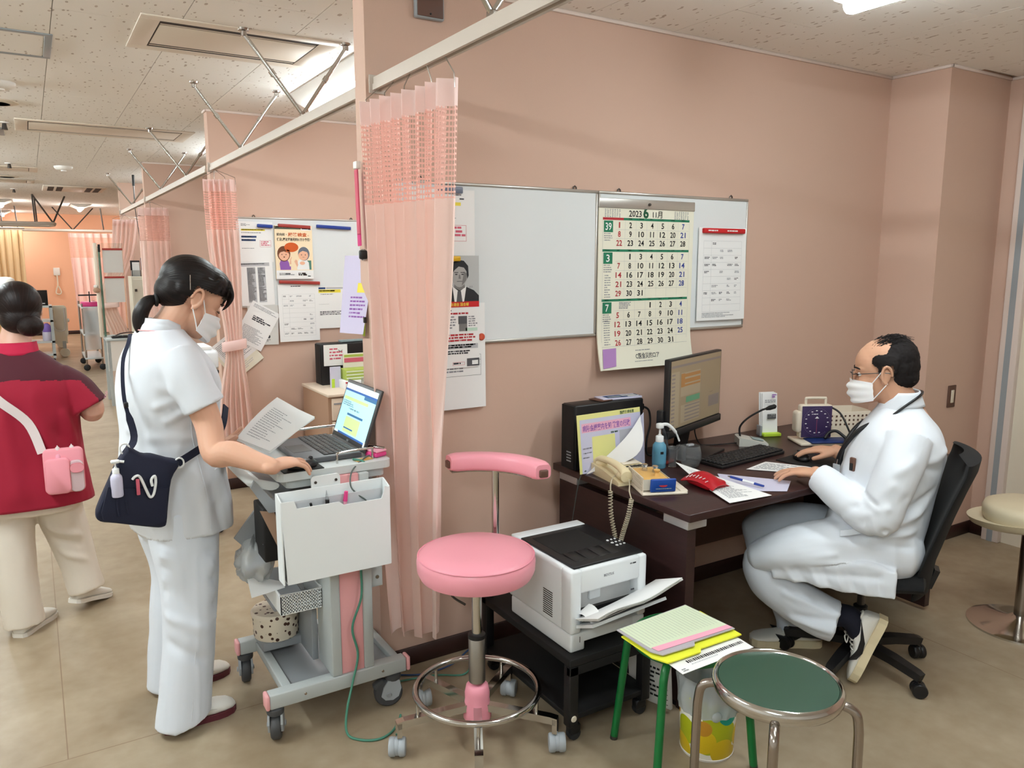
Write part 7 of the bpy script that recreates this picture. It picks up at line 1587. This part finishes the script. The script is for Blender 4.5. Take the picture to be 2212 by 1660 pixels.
# socks and shoes
g = MB(); tap(g, [D(.13, -.157, .245), D(.065, -.155, .255), D(.03, -.153, .245), D(.012, -.153, .20)], [.046, .042, .042, .034], 16); link_mesh(remesh(g, .005, 3), 'sock', 'sock_navy', doc, True)
g = MB(); tap(g, [D(.215, .088, .15), D(.20, .085, .10), D(.20, .083, .06)], [.044, .042, .04], 16); link_mesh(remesh(g, .005, 3), 'sock', 'sock_navy', doc, True)
def sneaker(T_, L_):
    o = shoe(doc, T_, L_, 1.0, 'shoe_white', 'sole_cream', .030, high=.012, wide=1.06)
    for s_ in (1, -1):
        pts = [(.215-x_, z_) for x_, z_ in ((.02, .060), (.045, .054), (.075, .050), (.115, .055), (.165, .072), (.200, .086), (.150, .058), (.110, .036), (.070, .029), (.038, .038))][::-1]
        def hw(x_): 
            x_ /= L_; tb = ((0, .020), (.03, .030), (.1, .034), (.24, .034), (.38, .035), (.5, .038), (.66, .044), (.8, .045), (1, .01))
            for (a0, b0), (a1, b1) in zip(tb, tb[1:]):
                if a0 <= x_ <= a1: return (b0+(b1-b0)*(x_-a0)/(a1-a0))*1.06
            return .02
        n_ = len(pts); vs = [T_ @ V((x_*.92+.01, s_*(hw(x_)*1.0+.0022-.10*max(0, z_-.058)), z_)) for x_, z_ in pts]+[T_ @ V((x_*.92+.01, s_*(hw(x_)-.010), z_)) for x_, z_ in pts]
        MB().add(vs, [tuple(range(n_))]+[(i, (i+1) % n_, (i+1) % n_+n_, i+n_) for i in range(n_)]).build('side_mark', 'swoosh_black', o, True)
    for i in range(4): MB(T_).tube(smooth_path([(L_*(.44+.06*i), .026, .076-.008*i), (L_*(.45+.06*i), 0, .085-.009*i), (L_*(.44+.06*i), -.026, .076-.008*i)], 3), .003, 6).build('lace', 'shoe_white', o, True)
    MB(T_).tube(smooth_path([(L_*.42, 0, .090), (L_*.44, -.02, .105), (L_*.50, -.032, .09), (L_*.45, -.01, .092), (L_*.44, .02, .104), (L_*.50, .03, .09), (L_*.43, 0, .090)], 4), .0022, 6).build('lace_bow', 'shoe_white', o, True)
    MB(T_).tube([(L_*.06+.03*math.cos(a)*1.5+.04, .028*math.sin(a), .090+.008*math.cos(a)) for a in [i/18*6.28318 for i in range(18)]], .005, 6, True).build('ankle_padding', 'shoe_white', o, True)
    return o
# near foot: standing on the toes, sole facing away from the desk
hl = D(-.088, -.150, .262); to = D(.002, -.150, .012); x_ = (to-hl).normalized(); up_ = (D.f*.94+V((0, 0, .34))); up_ = (up_-x_*up_.dot(x_)).normalized(); y_ = up_.cross(x_)
T_ = Matrix(((x_.x, y_.x, up_.x, hl.x), (x_.y, y_.y, up_.y, hl.y), (x_.z, y_.z, up_.z, hl.z), (0, 0, 0, 1))); sneaker(T_, .275)
T_, L_ = ground_T((2.625, 1.872), (2.402, 2.028)); sneaker(T_, .28)
# ---- stethoscope, badge
t = thing('stethoscope', "black stethoscope around the doctor's neck", 'stethoscope', tuple(D(.0, 0, 1.0)))
MB().tube(smooth_path([D(.012, -.075, .962), D(-.04, -.098, .995), D(-.09, -.094, 1.040), D(-.135, -.060, 1.074), D(-.150, .0, 1.082), D(-.135, .060, 1.074), D(-.09, .094, 1.040), D(-.04, .098, .995), D(.012, .075, .962)], 6), .0045, 8).build('ear_tube', 'stetho', t, True)
MB().tube(smooth_path([D(.012, -.078, .966), D(.052, -.078, .938), D(.088, -.062, .885), D(.110, -.034, .83), D(.118, -.016, .785)], 6), .0085, 10).build('tube', 'stetho', t, True)
MB().tube(smooth_path([D(.012, .075, .962), D(.055, .055, .93), D(.088, .025, .88), D(.102, .0, .83), D(.105, -.008, .79)], 6), .0075, 10).build('tube', 'stetho', t, True)
MB().tube(smooth_path([D(.105, -.01, .79), D(.112, -.012, .75), D(.118, -.012, .70)], 4), .008, 10).build('stem', 'stetho', t, True); MB().lathe([(.018, 0), (.021, .004), (.018, .012), (.006, .016), (.001, .016)], tuple(D(.125, -.012, .69)), 18, facing((0, 0, 0), D.l, UP)).build('chest_piece', 'steel', t, True)
t = thing('pen_holder', "dark pager clipped on the doctor's breast pocket", 'pager', tuple(D(.075, -.125, .83))); bt = facing(tuple(D(.062, -.148, .828)), -D.f*.75+D.l*-.66, UP); MB(bt).cbox((0, 0, .004), (.022, .05, .012), None, .004).build('case', 'desk_back', t, True); MB(bt).cbox((0, -.008, .011), (.014, .026, .004), None, .002).build('window', 'black_plastic', t, True)
t = thing('name_card', "grey card hanging in front of the doctor's chest", 'card', tuple(D(.13, -.06, .75))); bt = facing(tuple(D(.118, -.085, .765)), -D.f*.8-D.l*.6, UP); MB(bt).cbox((0, 0, 0), (.03, .085, .004), None, .002).build('card', 'cart_mid', t, True); MB(bt).cyl((0, .042, 0), (0, .06, -.004), .002, n=6).build('clip', 'steel', t, True)
# ================================================================ nurse in crimson walking away
Rn = Frame((-.075, 3.80), (.05, 1))
red = thing('person', 'nurse in crimson tunic and cream trousers walking away', 'person', (-.075, 3.80, 0))
RH = Rn.head(.055, .02, 1.325, 12, 8)
b = MB(); head_into(b, RH, .98, 1.0)
tap(b, [Rn(.0, 0, 1.13), Rn(.015, 0, 1.20), Rn(.035, .01, 1.25), Rn(.05, .015, 1.29)], [.075, .062, .056, .056], 18)
trunk(b, [(-.10, .10, .75, .15), (-.10, .10, .95, .16), (-.09, .08, 1.08, .16), (-.06, .05, 1.15, .09)], Rn)
er = Rn(-.035, .262, .905); wr = Rn(.14, .21, .93)
tap(b, [Rn(-.01, .12, 1.05), Rn(-.02, .205, 1.01), Rn(-.03, .252, .95), er, er.lerp(wr, .5), wr], [.045, .046, .05, .045, .04, .028], 16); hand_into(b, wrist_frame(wr, Rn.f*.9-Rn.l*.3+V((0, 0, .1)), V((0, 0, 1))), .92, thumb=(.7, .6, -.3), side=1)
el = Rn(-.06, -.28, .88); wl = Rn(-.115, -.16, .78)
tap(b, [Rn(-.01, -.12, 1.05), Rn(-.02, -.21, 1.01), Rn(-.04, -.27, .95), el, el.lerp(wl, .5), wl], [.045, .046, .05, .045, .04, .028], 16); hand_into(b, wrist_frame(wl, Rn.l*.95+V((0, 0, .10)), -Rn.f), .92, bends=((20, 25, 15),)*4, thumb=(.6, .7, -.1), side=-1)
me = remesh(b, .0045, 5, .5); link_mesh(me, 'body', 'skin_r', red, True)
face_parts(red, RH, .98, False, 'hair_dark', True)
g = MB(RH); g.ell((-.022, 0, .042), (.108, .090, .096), None, 26, 16); g.ell((-.055, 0, -.025), (.062, .075, .062), None, 22, 14); g.ell((.03, 0, .075), (.07, .074, .06), None, 20, 12); me = remesh(g, .005, 5); streak_uv(me, RH @ V((-.11, 0, -.06)), RH.to_3x3() @ V((-1, 0, 0)), RH.to_3x3() @ V((0, 0, 1))); link_mesh(me, 'hair', 'hair_dark', red, True)
g = MB(RH); g.ell((-.098, -.030, -.062), (.042, .050, .044), None, 20, 12); g.ell((-.112, -.034, -.062), (.034, .034, .030), None, 16, 10); me = remesh(g, .005, 4); streak_uv(me, RH @ V((-.098, -.03, -.062)), RH.to_3x3() @ V((1, 0, 0)), RH.to_3x3() @ V((0, 0, 1))); link_mesh(me, 'hair_bun', 'hair_dark', red, True)
g = MB()
trunk(g, [(-.165, .16, .535, .245), (-.165, .15, .62, .235), (-.150, .14, .72, .222), (-.145, .135, .82, .215), (-.145, .13, .92, .215), (-.14, .12, 1.02, .213), (-.12, .10, 1.09, .185), (-.085, .075, 1.145, .130), (-.055, .06, 1.18, .085)], Rn)
for s_ in (1, -1): tap(g, [Rn(-.01, s_*.14, 1.058), Rn(-.02, s_*.20, 1.015), Rn(-.03, s_*.235, .965), Rn(-.035, s_*.255, .93)], [(.074, .068), (.076, .070), (.076, .073), (.078, .076)], 20, Rn.f, cap=False)
me = remesh(g, .0062, 4, .5); folds(me, [(Rn(-.15, .05, 1.0), Rn(-.15, .12, .70), .008, .03), (Rn(-.15, -.05, .95), Rn(-.16, -.02, .60), .007, .03), (Rn(-.12, .16, .92), Rn(-.10, .21, .78), .010, .02), (Rn(-.14, .14, .85), Rn(-.12, .21, .72), -.008, .02), (Rn(-.14, .17, .72), Rn(-.15, .21, .56), .008, .02)], (.005, 6, (1, 1, .7)))
for v in me.vertices:
    if v.co.z < .545: v.co.z = .535+(v.co.z-.535)*.12
ob = link_mesh(me, 'tunic', ['cloth_crimson', 'cloth_maroon'], red, True)
# maroon yoke and sleeve panel as cut of the cloth
for p_ in me.polygons:
    c_ = p_.center+V(red.location); d_ = c_-Rn.C; l_ = d_.dot(Rn.l); s_ = d_.dot(Rn.f)
    if c_.z > 1.075-.02*abs(l_)/.2 or (abs(l_) > .215 and c_.z > .90 and s_ > -.075-.25*(abs(l_)-.215)): p_.material_index = 1
rings = []
for f_ in range(5): rings.append([Rn(.008+.018*f_/4+(.070-.004*f_/4)*math.cos(a), (.082-.008*f_/4)*math.sin(a), 1.165+.050*f_/4-.015*max(0, math.cos(a))) for a in [i/28*6.28318 for i in range(28)]])
MB().loft(rings, False).build('collar', 'cloth_collar', red, True).modifiers.new('s', 'SOLIDIFY').thickness = .005
MB().text('xmfr', .018, facing(tuple(Rn(-.075, .315, .965)), Rn.l*.4+V((0, .1, .9)), V((-.6, -.2, .5)))).build('sleeve_lettering', 'print_pink', red, True)
g = MB(); trunk(g, [(-.13, .13, .50, .19), (-.14, .13, .58, .20), (-.13, .12, .66, .19)], Rn)
tap(g, [Rn(.0, -.085, .52), Rn(-.03, -.082, .38), Rn(-.07, -.068, .22), Rn(-.098, -.056, .030)], [(.11, .105), (.095, .092), (.084, .078), (.084, .076)], 22, Rn.f, cap=False); tap(g, [Rn(.03, .095, .52), Rn(.055, .12, .38), Rn(.055, .155, .22), Rn(.035, .182, .085)], [(.11, .098), (.095, .088), (.082, .076), (.082, .074)], 22, Rn.f, cap=False)
me = remesh(g, .007, 5); folds(me, [(Rn(-.04, .06, .42), Rn(-.03, .18, .36), .008, .016), (Rn(-.03, .07, .36), Rn(-.03, .18, .32), -.007, .016), (Rn(-.03, .09, .30), Rn(-.03, .20, .24), .008, .016)], (.0045, 7, (1, 1, .7))); link_mesh(me, 'trousers', 'cloth_cream', red, True)
T_, L_ = ground_T((-.160, 3.655), (-.038, 3.845)); shoe(red, T_, L_, 1.0, 'shoe_white', 'shoe_white', .018)
T_, L_ = ground_T((.048, 3.80), (.195, 3.955), .045, -14); shoe(red, T_, L_, 1.0, 'shoe_white', 'shoe_white', .018)
# pink pouch on a white strap
t = thing('waist_pouch', "pink pouch with bottles hanging on the crimson nurse's back", 'pouch', tuple(Rn(-.16, .13, .62)))
PF = facing(tuple(Rn(-.170, .070, .605)), Rn.l, UP)
def pouch(x0, x1, z0, z1, d0, d1, m, nm):
    o_ = rr(x0, z0, x1, z1, .02, 4); rings = []
    for d_, k_ in ((d0, .9), (d0+.006, 1), (d1-.006, 1), (d1, .93)): rings.append([PF @ V(((x0+x1)/2+(x-(x0+x1)/2)*k_, (z0+z1)/2+(z-(z0+z1)/2)*k_, d_)) for x, z in o_])
    return MB().loft(rings).build(nm, m, t, True)
pouch(0, .145, .0, .185, -.005, .028, 'bag_pink', 'back_panel'); pouch(.004, .095, .002, .150, .026, .050, 'bag_pink', 'front_pocket'); pouch(.090, .142, .002, .135, .024, .044, 'bag_clear', 'clear_pocket'); pouch(.092, .145, .085, .125, .044, .050, 'bag_pink', 'pocket_flap')
pth = smooth_path([PF @ V((.0, .17, .0)), Rn(-.152, .03, .90), Rn(-.155, -.06, 1.0), Rn(-.135, -.13, 1.085), Rn(-.085, -.165, 1.125), Rn(-.01, -.18, 1.14)], 6); MB().ribbon(pth, [V((1, .0, .55))]*len(pth), .034, .004).build('strap', 'bag_strap', t, True)
for x_ in (.055, .105):
    t2 = thing('pouch_bottle', ['small pink bottle with pump in the pink pouch', 'small pale bottle in the clear pocket of the pink pouch'][x_ > .1], 'bottle', tuple(PF @ V((x_, .10, .018 if x_ < .1 else .012)))); MB().lathe([(.014, 0), (.015, .03), (.013, .062), (.006, .07), (.006, .08), (.001, .08)]).build('body', 'cloth_pink' if x_ < .1 else 'bag_clear', t2); MB().lathe([(.008, .075), (.008, .09), (.003, .095), (.001, .1)]).build('cap', 'bag_strap', t2)
# ================================================================ second bay: drawer unit and what stands on it
CX0, CX1, CY0, CY1, CZ = 1.575, 2.15, 4.80, 5.36, .700
t = thing('drawer_cabinet', 'beige drawer cabinet in the second bay, seen behind the laptop', 'cabinet', (1.8, 5.1, 0))
wb('carcass', 'tan', CX0, CY0+.02, 0, CX1, CY1, CZ-.02, parent=t); wb('top', 'drawer_cream', CX0-.01, CY0-.01, CZ-.02, CX1, CY1, CZ, .004, parent=t)
for i in range(4):
    for j in range(3):
        z0_ = .06+.155*i; x0_ = CX0+.02+.185*j
        d_ = MB().box(x0_, CY0, z0_, x0_+.175, CY0+.02, z0_+.145, .004).build('drawer', 'drawer_cream', t, True)
        MB().box(x0_+.01, CY0-.003, z0_+.105, x0_+.165, CY0+.001, z0_+.115).build('label_strip', 'ink_soft', d_, True); MB().box(x0_+.06, CY0-.012, z0_+.05, x0_+.11, CY0, z0_+.06, .003).build('pull', 'clear_plastic', d_, True)
wb('window', 'kraft', CX0+.255, CY0-.006, .56, CX0+.32, CY0-.001, .63, parent=t)
t = thing('desktop_computer', 'black desktop computer on the drawer cabinet of the second bay', 'computer', (1.80, 5.27, CZ)); wb('case', 'black_plastic', 1.655, 5.18, CZ, 2.05, 5.30, .985, .006, parent=t); wb('front_bezel', 'black_matte', 1.650, 5.183, CZ+.005, 1.656, 5.297, .98, .002, parent=t)
o, p = paper('memo_note', 'white handwritten memo clipped on the black computer of the second bay', 'paper', facing((1.668, 5.165, .835), (1, -.05, 0), (0, -.03, 1)), .165, .145, 'paper', .0015); p.greek(.04, .025, .13, .12, 'ink_pink', .022, .012, 3); p.build(o)
t = thing('binder_clip', 'black binder clip holding the memo', 'clip', (1.775, 5.17, .985)); MB().prism([(-.012, 0), (.012, 0), (.002, .028), (-.002, .028)], -.016, .016, facing((1.785, 5.168, .962), (0, 1, 0), UP)).build('body', 'black_plastic', t, True); MB().tube([(1.775, 5.168, .962), (1.772, 5.155, .94), (1.785, 5.152, .93), (1.797, 5.155, .94), (1.795, 5.168, .962)], .002, 6).build('wire', 'dark_steel', t, True)
t = thing('blue_card', 'pale blue card strip on top of the black computer of the second bay', 'card', (1.90, 5.24, .986)); MB().cbox((1.90, 5.235, .995), (.19, .05, .014), (0, 0, R(5)), .002).build('card', 'lcd', t, True)
t = thing('file_folder', 'cream and pink folder leaning on the computer of the second bay', 'folder', (1.88, 5.13, CZ)); wb('cover', 'paper_cream', 1.795, 5.13, CZ, 2.02, 5.145, .915, parent=t); wb('band', 'ink_pink', 1.80, 5.128, .855, 2.02, 5.131, .885, parent=t); wb('band', 'green_box', 1.80, 5.128, .892, 2.02, 5.131, .908, parent=t)
t = thing('striped_box', 'green striped box on the drawer cabinet', 'box', (1.84, 5.0, CZ+.06)); wb('box', 'green_box', 1.755, 4.97, CZ+.055, 1.925, 5.09, CZ+.125, .003, parent=t)
for i in range(3): wb('stripe', 'pale_green', 1.757, 4.9685, CZ+.064+.022*i, 1.90, 4.9705, CZ+.073+.022*i, parent=t)
wb('patterned_end', 'photo_bg', 1.924, 4.972, CZ+.058, 1.928, 5.088, CZ+.122, parent=t)
t = thing('white_carton', 'white carton with red corner under the striped box', 'box', (1.80, 4.98, CZ)); wb('carton', 'paper', 1.73, 4.93, CZ, 1.91, 5.08, CZ+.054, .002, parent=t); MB().prism([(.0, .052), (.05, .04), (.09, .025), (.08, .018), (.03, .035), (.0, .04)], 0, .002, facing((1.735, 4.929, CZ), XR, UP)).build('red_corner', 'ink_red', t, True)
t = thing('clear_case', 'clear plastic case on the drawer cabinet', 'case', (1.90, 4.87, CZ)); wb('case', 'clear_plastic', 1.835, 4.84, CZ, 1.94, 4.915, CZ+.075, .004, parent=t); wb('insert', 'paper_cream', 1.845, 4.85, CZ+.004, 1.93, 4.905, CZ+.05, parent=t)
t = thing('yellow_note', 'bright yellow sticky note at the cabinet edge', 'note', (1.82, 4.80, .66)); MB().sheet(lambda u, v: V((1.812+.06*u+.01*v, 4.785-.010*v, .655+.055*v)), 3, 3, .001).build('note', 'sticky_yellow', t, True)
t = thing('paper_stand', 'pale leaflet holder at the left of the drawer cabinet', 'holder', (1.69, 5.02, CZ)); wb('holder', 'laminate_lav', 1.675, 5.05, CZ, 1.745, 5.07, CZ+.14, parent=t); wb('tag', 'tag_green', 1.68, 5.047, CZ+.0, 1.70, 5.051, CZ+.06, parent=t)
# ================================================================ machine behind the nurse's chin
t = thing('office_machine', 'white office machine on a dark stand behind the nurse', 'machine', (.76, 4.62, 0))
wb('stand', 'cart_mid', .67, 4.50, .03, .845, 4.80, .93, .01, parent=t); wb('tray', 'black_plastic', .665, 4.49, .93, .855, 4.81, .95, .004, parent=t); wb('casing', 'printer_white', .66, 4.50, .95, .86, 4.80, 1.06, .02, parent=t); wb('paper_stack', 'paper', .69, 4.52, 1.06, .83, 4.75, 1.08, .004, parent=t)
for x in (.70, .82): MB().ell((x, 4.54, .022), (.02, .014, .022)).build('caster', 'rubber', t, True)
# ================================================================ third and fourth bays
t = thing('steel_locker', 'cream steel locker inside the fourth bay', 'locker', (1.20, 10.0, 0)); wb('body', 'beige_metal', .985, 9.83, 0, 1.45, 10.2, 1.37, .006, parent=t)
for i in range(2): d_ = MB().box(.995+.23*i, 9.818, .05, 1.215+.23*i, 9.832, 1.34, .004).build('door', 'beige_metal', t, True); MB().box(1.01+.23*i, 9.808, 1.20, 1.035+.23*i, 9.82, 1.23).build('plate', 'dark_steel', d_, True); MB().box(1.04+.23*i, 9.806, .99, 1.065+.23*i, 9.82, 1.08, .004).build('handle', 'black_plastic', d_, True)
t = thing('desk_organizer', 'clear organizer with papers on top of the cream locker', 'organizer', (1.06, 9.95, 1.37)); wb('back_panel', 'black_plastic', 1.0, 9.99, 1.37, 1.10, 10.0, 1.55, .003, parent=t); wb('tray', 'clear_plastic', 1.0, 9.90, 1.37, 1.12, 9.99, 1.44, .003, parent=t); wb('papers', 'paper', 1.015, 9.945, 1.375, 1.09, 9.955, 1.53, parent=t)
t = thing('monitor', 'black monitor on top of the cream locker', 'monitor', (1.22, 10.0, 1.37)); wb('screen', 'gauge_purple', 1.11, 9.98, 1.40, 1.40, 10.0, 1.58, .004, parent=t); wb('foot', 'black_plastic', 1.18, 9.93, 1.37, 1.3, 10.05, 1.40, .004, parent=t)
t = thing('pull_switch', 'dark pull switch cord hanging from the ceiling in the fourth bay', 'cord', (1.08, 9.88, 1.55)); MB().tube([(1.087, 9.893, 2.5), (1.085, 9.89, 2.38)], .014, 8).build('cap', 'cable_black', t, True); MB().tube([(1.085, 9.89, 2.4), (1.083, 9.885, 2.12)], .007, 6).build('rod', 'dark_steel', t, True); MB().tube([(1.083, 9.885, 2.12), (1.105, 9.88, 1.85), (1.12, 9.87, 1.65), (1.115, 9.87, 1.545)], .004, 6).build('cord', 'cable_black', t, True); MB().cyl((1.119, 9.87, 1.66), (1.118, 9.87, 1.63), .009, n=8).build('toggle', 'cable_black', t, True)
t = thing('ceiling_camera', 'small black and white sensor on the far rail', 'sensor', (1.13, 9.92, 2.07)); wb('housing', 'white_paint', 1.13, 9.90, 2.05, 1.20, 9.95, 2.12, .01, parent=t); MB().cyl((1.12, 9.89, 2.11), (1.12, 9.89, 2.04), .015, n=10).build('lens', 'black_plastic', t, True)
t = thing('white_table', 'white table with keyboard in the corridor', 'table', (.80, 9.5, 0)); wb('top', 'cart_grey', .64, 9.25, .70, .975, 9.80, .725, .004, parent=t); wb('front_panel', 'white_paint', .645, 9.26, .38, .97, 9.275, .70, parent=t)
for x in (.65, .93):
    for y in (9.28, 9.76): wb('leg', 'cart_grey', x, y-.02, .0, x+.03, y+.02, .70, parent=t)
t = thing('keyboard', 'black keyboard with cable on the white table', 'keyboard', (.83, 9.35, .725)); wb('base', 'black_plastic', .70, 9.28, .726, .97, 9.40, .745, .004, parent=t)
for i in range(5): MB().box(.712+.05*i, 9.30, .745, .755+.05*i, 9.38, .750, .002).build('key_block', 'key_black', t, True)
MB().tube(smooth_path([(.72, 9.40, .735), (.80, 9.42, .765), (.90, 9.42, .775), (.96, 9.41, .76)]), .006, 6).build('cable', 'cable_black', t, True)
t = thing('glass_partition', 'upright glass partition with notices on the white table', 'partition', (.72, 9.6, .725)); wb('frame', 'ivory', .605, 9.50, .726, .64, 9.56, 1.735, .006, parent=t); wb('pane', 'green_glass', .64, 9.52, .730, .89, 9.535, 1.735, parent=t); wb('edge', 'glass_edge', .645, 9.50, .730, .668, 9.52, 1.70, .003, parent=t); wb('top_cap', 'black_plastic', .648, 9.498, 1.64, .672, 9.50, 1.72, parent=t)
for z_, h_ in ((1.42, .24), (1.10, .26)): wb('notice', 'paper_grey', .69, 9.515, z_, .88, 9.518, z_+h_, parent=t); wb('notice_bar', 'magnet_red', .69, 9.510, z_+h_, .885, 9.517, z_+h_+.02, parent=t)
t = thing('hanging_ornament', 'small tan and white ornament hanging on the glass partition', 'ornament', (.61, 9.49, 1.25)); MB().ell((.605, 9.485, 1.235), (.035, .01, .03)).build('tan_part', 'tan', t, True); MB().ell((.60, 9.485, 1.275), (.022, .01, .018)).build('white_part', 'white_paint', t, True)
# ---- supply trolley
t = thing('supply_trolley', 'chrome supply trolley with clear bags and pink tray in the corridor', 'trolley', (.66, 12.9, 0))
for x in (.60, .80):
    for y in (12.5, 13.4):
        MB().cyl((x, y, .08), (x, y, .95), .013, n=8).build('post', 'steel', t, True); MB().ell((x, y, .045), (.045, .03, .045)).build('caster', 'rubber', t, True)
for z_ in (.16, .50, .88): wb('shelf', 'cart_light', .585, 12.48, z_, .815, 13.42, z_+.025, .004, parent=t)
t = thing('pink_tray', 'pink tray with bottles on the supply trolley', 'tray', (.66, 12.6, .905)); wb('tray', 'pink_hot', .595, 12.49, .906, .80, 12.8, .97, .012, parent=t); wb('bar', 'cable_black', .56, 12.46, 1.06, .84, 12.475, 1.08, parent=t); wb('upright', 'cable_black', .69, 12.465, .97, .705, 12.475, 1.12, parent=t)
t = thing('clear_bag', 'clear plastic bag hanging on the supply trolley', 'bag', (.68, 12.45, .5)); MB().sheet(lambda u, v: V((.60+.2*u, 12.44-.02*math.sin(5*u+3*v), .30+.60*v)), 10, 10, .001).build('film', 'polybag', t, True); wb('gauze', 'paper_grey', .62, 12.46, .55, .78, 12.475, .86, parent=t)
# ---- far trolley with laptop, bed, call button
t = thing('equipment_trolley', 'grey equipment trolley carrying a black laptop far away', 'trolley', (.08, 14.0, 0)); 
for x in (-.12, .24):
    for y in (13.85, 14.2): wb('post', 'cart_grey', x-.02, y-.02, .06, x+.02, y+.02, .86, parent=t)
for z_ in (.10, .30, .62, .84): wb('shelf', 'cart_light', -.14, 13.83, z_, .26, 14.22, z_+.03, parent=t)
for x in (-.1, .22): MB().ell((x, 13.88, .03), (.03, .02, .03)).build('caster', 'rubber', t, True)
t = thing('laptop', 'black laptop seen from behind on the far equipment trolley', 'laptop', (.06, 14.0, .87)); MB().cbox((.06, 13.92, .995), (.31, .012, .22), (R(8), 0, 0), .005).build('lid', 'black_plastic', t, True); wb('base', 'black_plastic', -.095, 13.93, .871, .215, 14.15, .886, .004, parent=t); MB().cbox((.05, 13.912, 1.0), (.04, .004, .012), (R(8), 0, 0)).build('badge', 'steel', t, True); MB().cbox((.14, 13.925, .90), (.07, .004, .015), (R(8), 0, 0)).build('sticker', 'paper', t, True)
t = thing('wash_bottle', 'purple and white bottle on the equipment trolley', 'bottle', (.165, 13.88, .33)); MB().lathe([(.055, 0), (.065, .02), (.065, .12), (.06, .14), (.001, .14)], n=20).build('base', 'laminate_lav', t); MB().lathe([(.062, .14), (.064, .18), (.05, .24), (.02, .27), (.001, .272)], n=20).build('cap', 'purple_plastic', t)
t = thing('hospital_bed', 'cream hospital bed foot board behind the equipment trolley', 'bed', (.37, 14.6, 0)); MB().prism(rr(0, 0, .22, .50, .05), -.03, .03, facing((.245, 14.4, .34), XR, UP)).build('foot_board', 'bed_cream', t, True); MB().tube(smooth_path([(.27, 14.36, .78), (.27, 14.36, .62), (.29, 14.36, .46), (.40, 14.36, .44), (.43, 14.36, .52), (.43, 14.36, .80)], 4), .012, 8).build('moulding', 'white_paint', t, True); MB().ell((.478, 14.4, .60), (.018, .02, .03)).build('knob', 'white_paint', t, True)
wb('mattress', 'white_paint', .25, 14.45, .45, .47, 16.2, .62, .03, parent=t); wb('frame', 'bed_cream', .27, 14.5, .22, .45, 16.2, .34, parent=t)
for y in (14.5, 16.1): MB().lathe([(.02, -.02), (.07, -.02), (.075, 0), (.07, .02), (.02, .02)], (.40, y, .075), 18, Matrix.Rotation(R(90), 4, 'X')).build('wheel', 'bed_cream', t, True); wb('wheel_post', 'cart_grey', .375, y-.02, .14, .425, y+.02, .26, parent=t)
t = thing('dome_device', 'white and blue dome-shaped device at the far left', 'device', (-.28, 12.2, 0)); MB().lathe([(.10, 1.14), (.12, 1.16), (.125, 1.24), (.11, 1.31), (.07, 1.335), (.001, 1.34)], n=24).build('dome', 'white_paint', t); MB().lathe([(.122, 1.15), (.128, 1.17), (.128, 1.20), (.122, 1.21)], n=24, cap=False).build('blue_ring', 'lcd', t); MB().cyl((0, 0, .03), (0, 0, 1.15), .03, n=12).build('pole', 'cart_grey', t); MB().lathe([(.2, 0), (.2, .03), (.001, .05)], n=24).build('base', 'cart_grey', t)
t = thing('nurse_call', 'white nurse call button with cord on the far wall', 'call button', (.50, FARY, 1.28)); wb('plate', 'white_paint', .44, FARY-.03, 1.24, .56, FARY, 1.40, .01, parent=t); MB().tube(smooth_path([(.50, FARY-.03, 1.25), (.50, FARY-.04, 1.05), (.47, FARY-.04, .95), (.46, FARY-.04, .87), (.52, FARY-.04, .85), (.55, FARY-.04, .90), (.51, FARY-.04, 1.02)]), .012, 6).build('cord', 'bed_cream', t, True)
# ---- far rails and curtains
def bar(name, label, pts, r, m, cat, extra=()):
    t = thing(name, label, cat, pts[0]); MB().tube(pts, r, 8).build('rail', m, t, True)
    for a, b_ in extra: MB().tube([a, b_], .012, 6).build('hanger', 'dark_steel', t, True)
bar('curtain_rail', 'cross curtain rail in front of the far wall', [(-2.2, 16.5, 2.09), (1.5, 16.5, 2.09)], .025, 'rail_beige', 'curtain rail', [((.75, 16.5, 2.1), (.45, 16.5, 2.5)), ((.75, 16.5, 2.1), (1.1, 16.5, 2.5)), ((1.25, 16.5, 2.1), (1.22, 16.5, 2.5)), ((-.1, 16.5, 2.1), (-.12, 16.5, 2.5))])
bar('curtain_rail', 'short U-shaped curtain rail hanging at the far left', [(-1.6, 13.5, 2.09), (.33, 13.5, 2.09), (.39, 13.55, 2.085), (.39, 13.9, 2.08), (.33, 14.0, 2.075), (-1.6, 14.0, 2.07)], .022, 'rail_beige', 'curtain rail', [((.14, 13.5, 2.1), (.13, 13.5, 2.5)), ((.17, 14.0, 2.1), (.16, 14.0, 2.5)), ((.37, 13.6, 2.1), (.13, 13.5, 2.5)), ((.37, 13.6, 2.1), (.55, 13.7, 2.5))])
curtain('ward_curtain', 'pale pink net-topped curtain closed in front of the far wall', (.66, 16.4), (1.5, 16.4), (.72, 16.4), (1.5, 16.4), 2.04, .22, 7, .05, 1.60, m=('curtain_far', 'curtain_net', 'curtain_far'), seed=11, hooks=False, wid=2.2)
curtain('ward_curtain', 'beige curtain hanging at the far left', (-.75, 14.9), (-.03, 14.9), (-.75, 14.9), (-.05, 14.9), 2.03, .3, 8, .04, 1.95, m=('curtain_beige', 'curtain_beige', 'curtain_beige'), seed=12, hooks=False)
t = thing('curtain_rod', 'plain rod carrying the beige curtain', 'curtain rail', (-1.0, 14.9, 2.06)); MB().tube([(-2.4, 14.9, 2.06), (.0, 14.9, 2.06)], .014, 8).build('rod', 'rail_beige', t, True)
for x in (-2.0, -.3): MB().tube([(x, 14.9, 2.06), (x, 14.9, 2.5)], .01, 6).build('hanger', 'dark_steel', t, True)
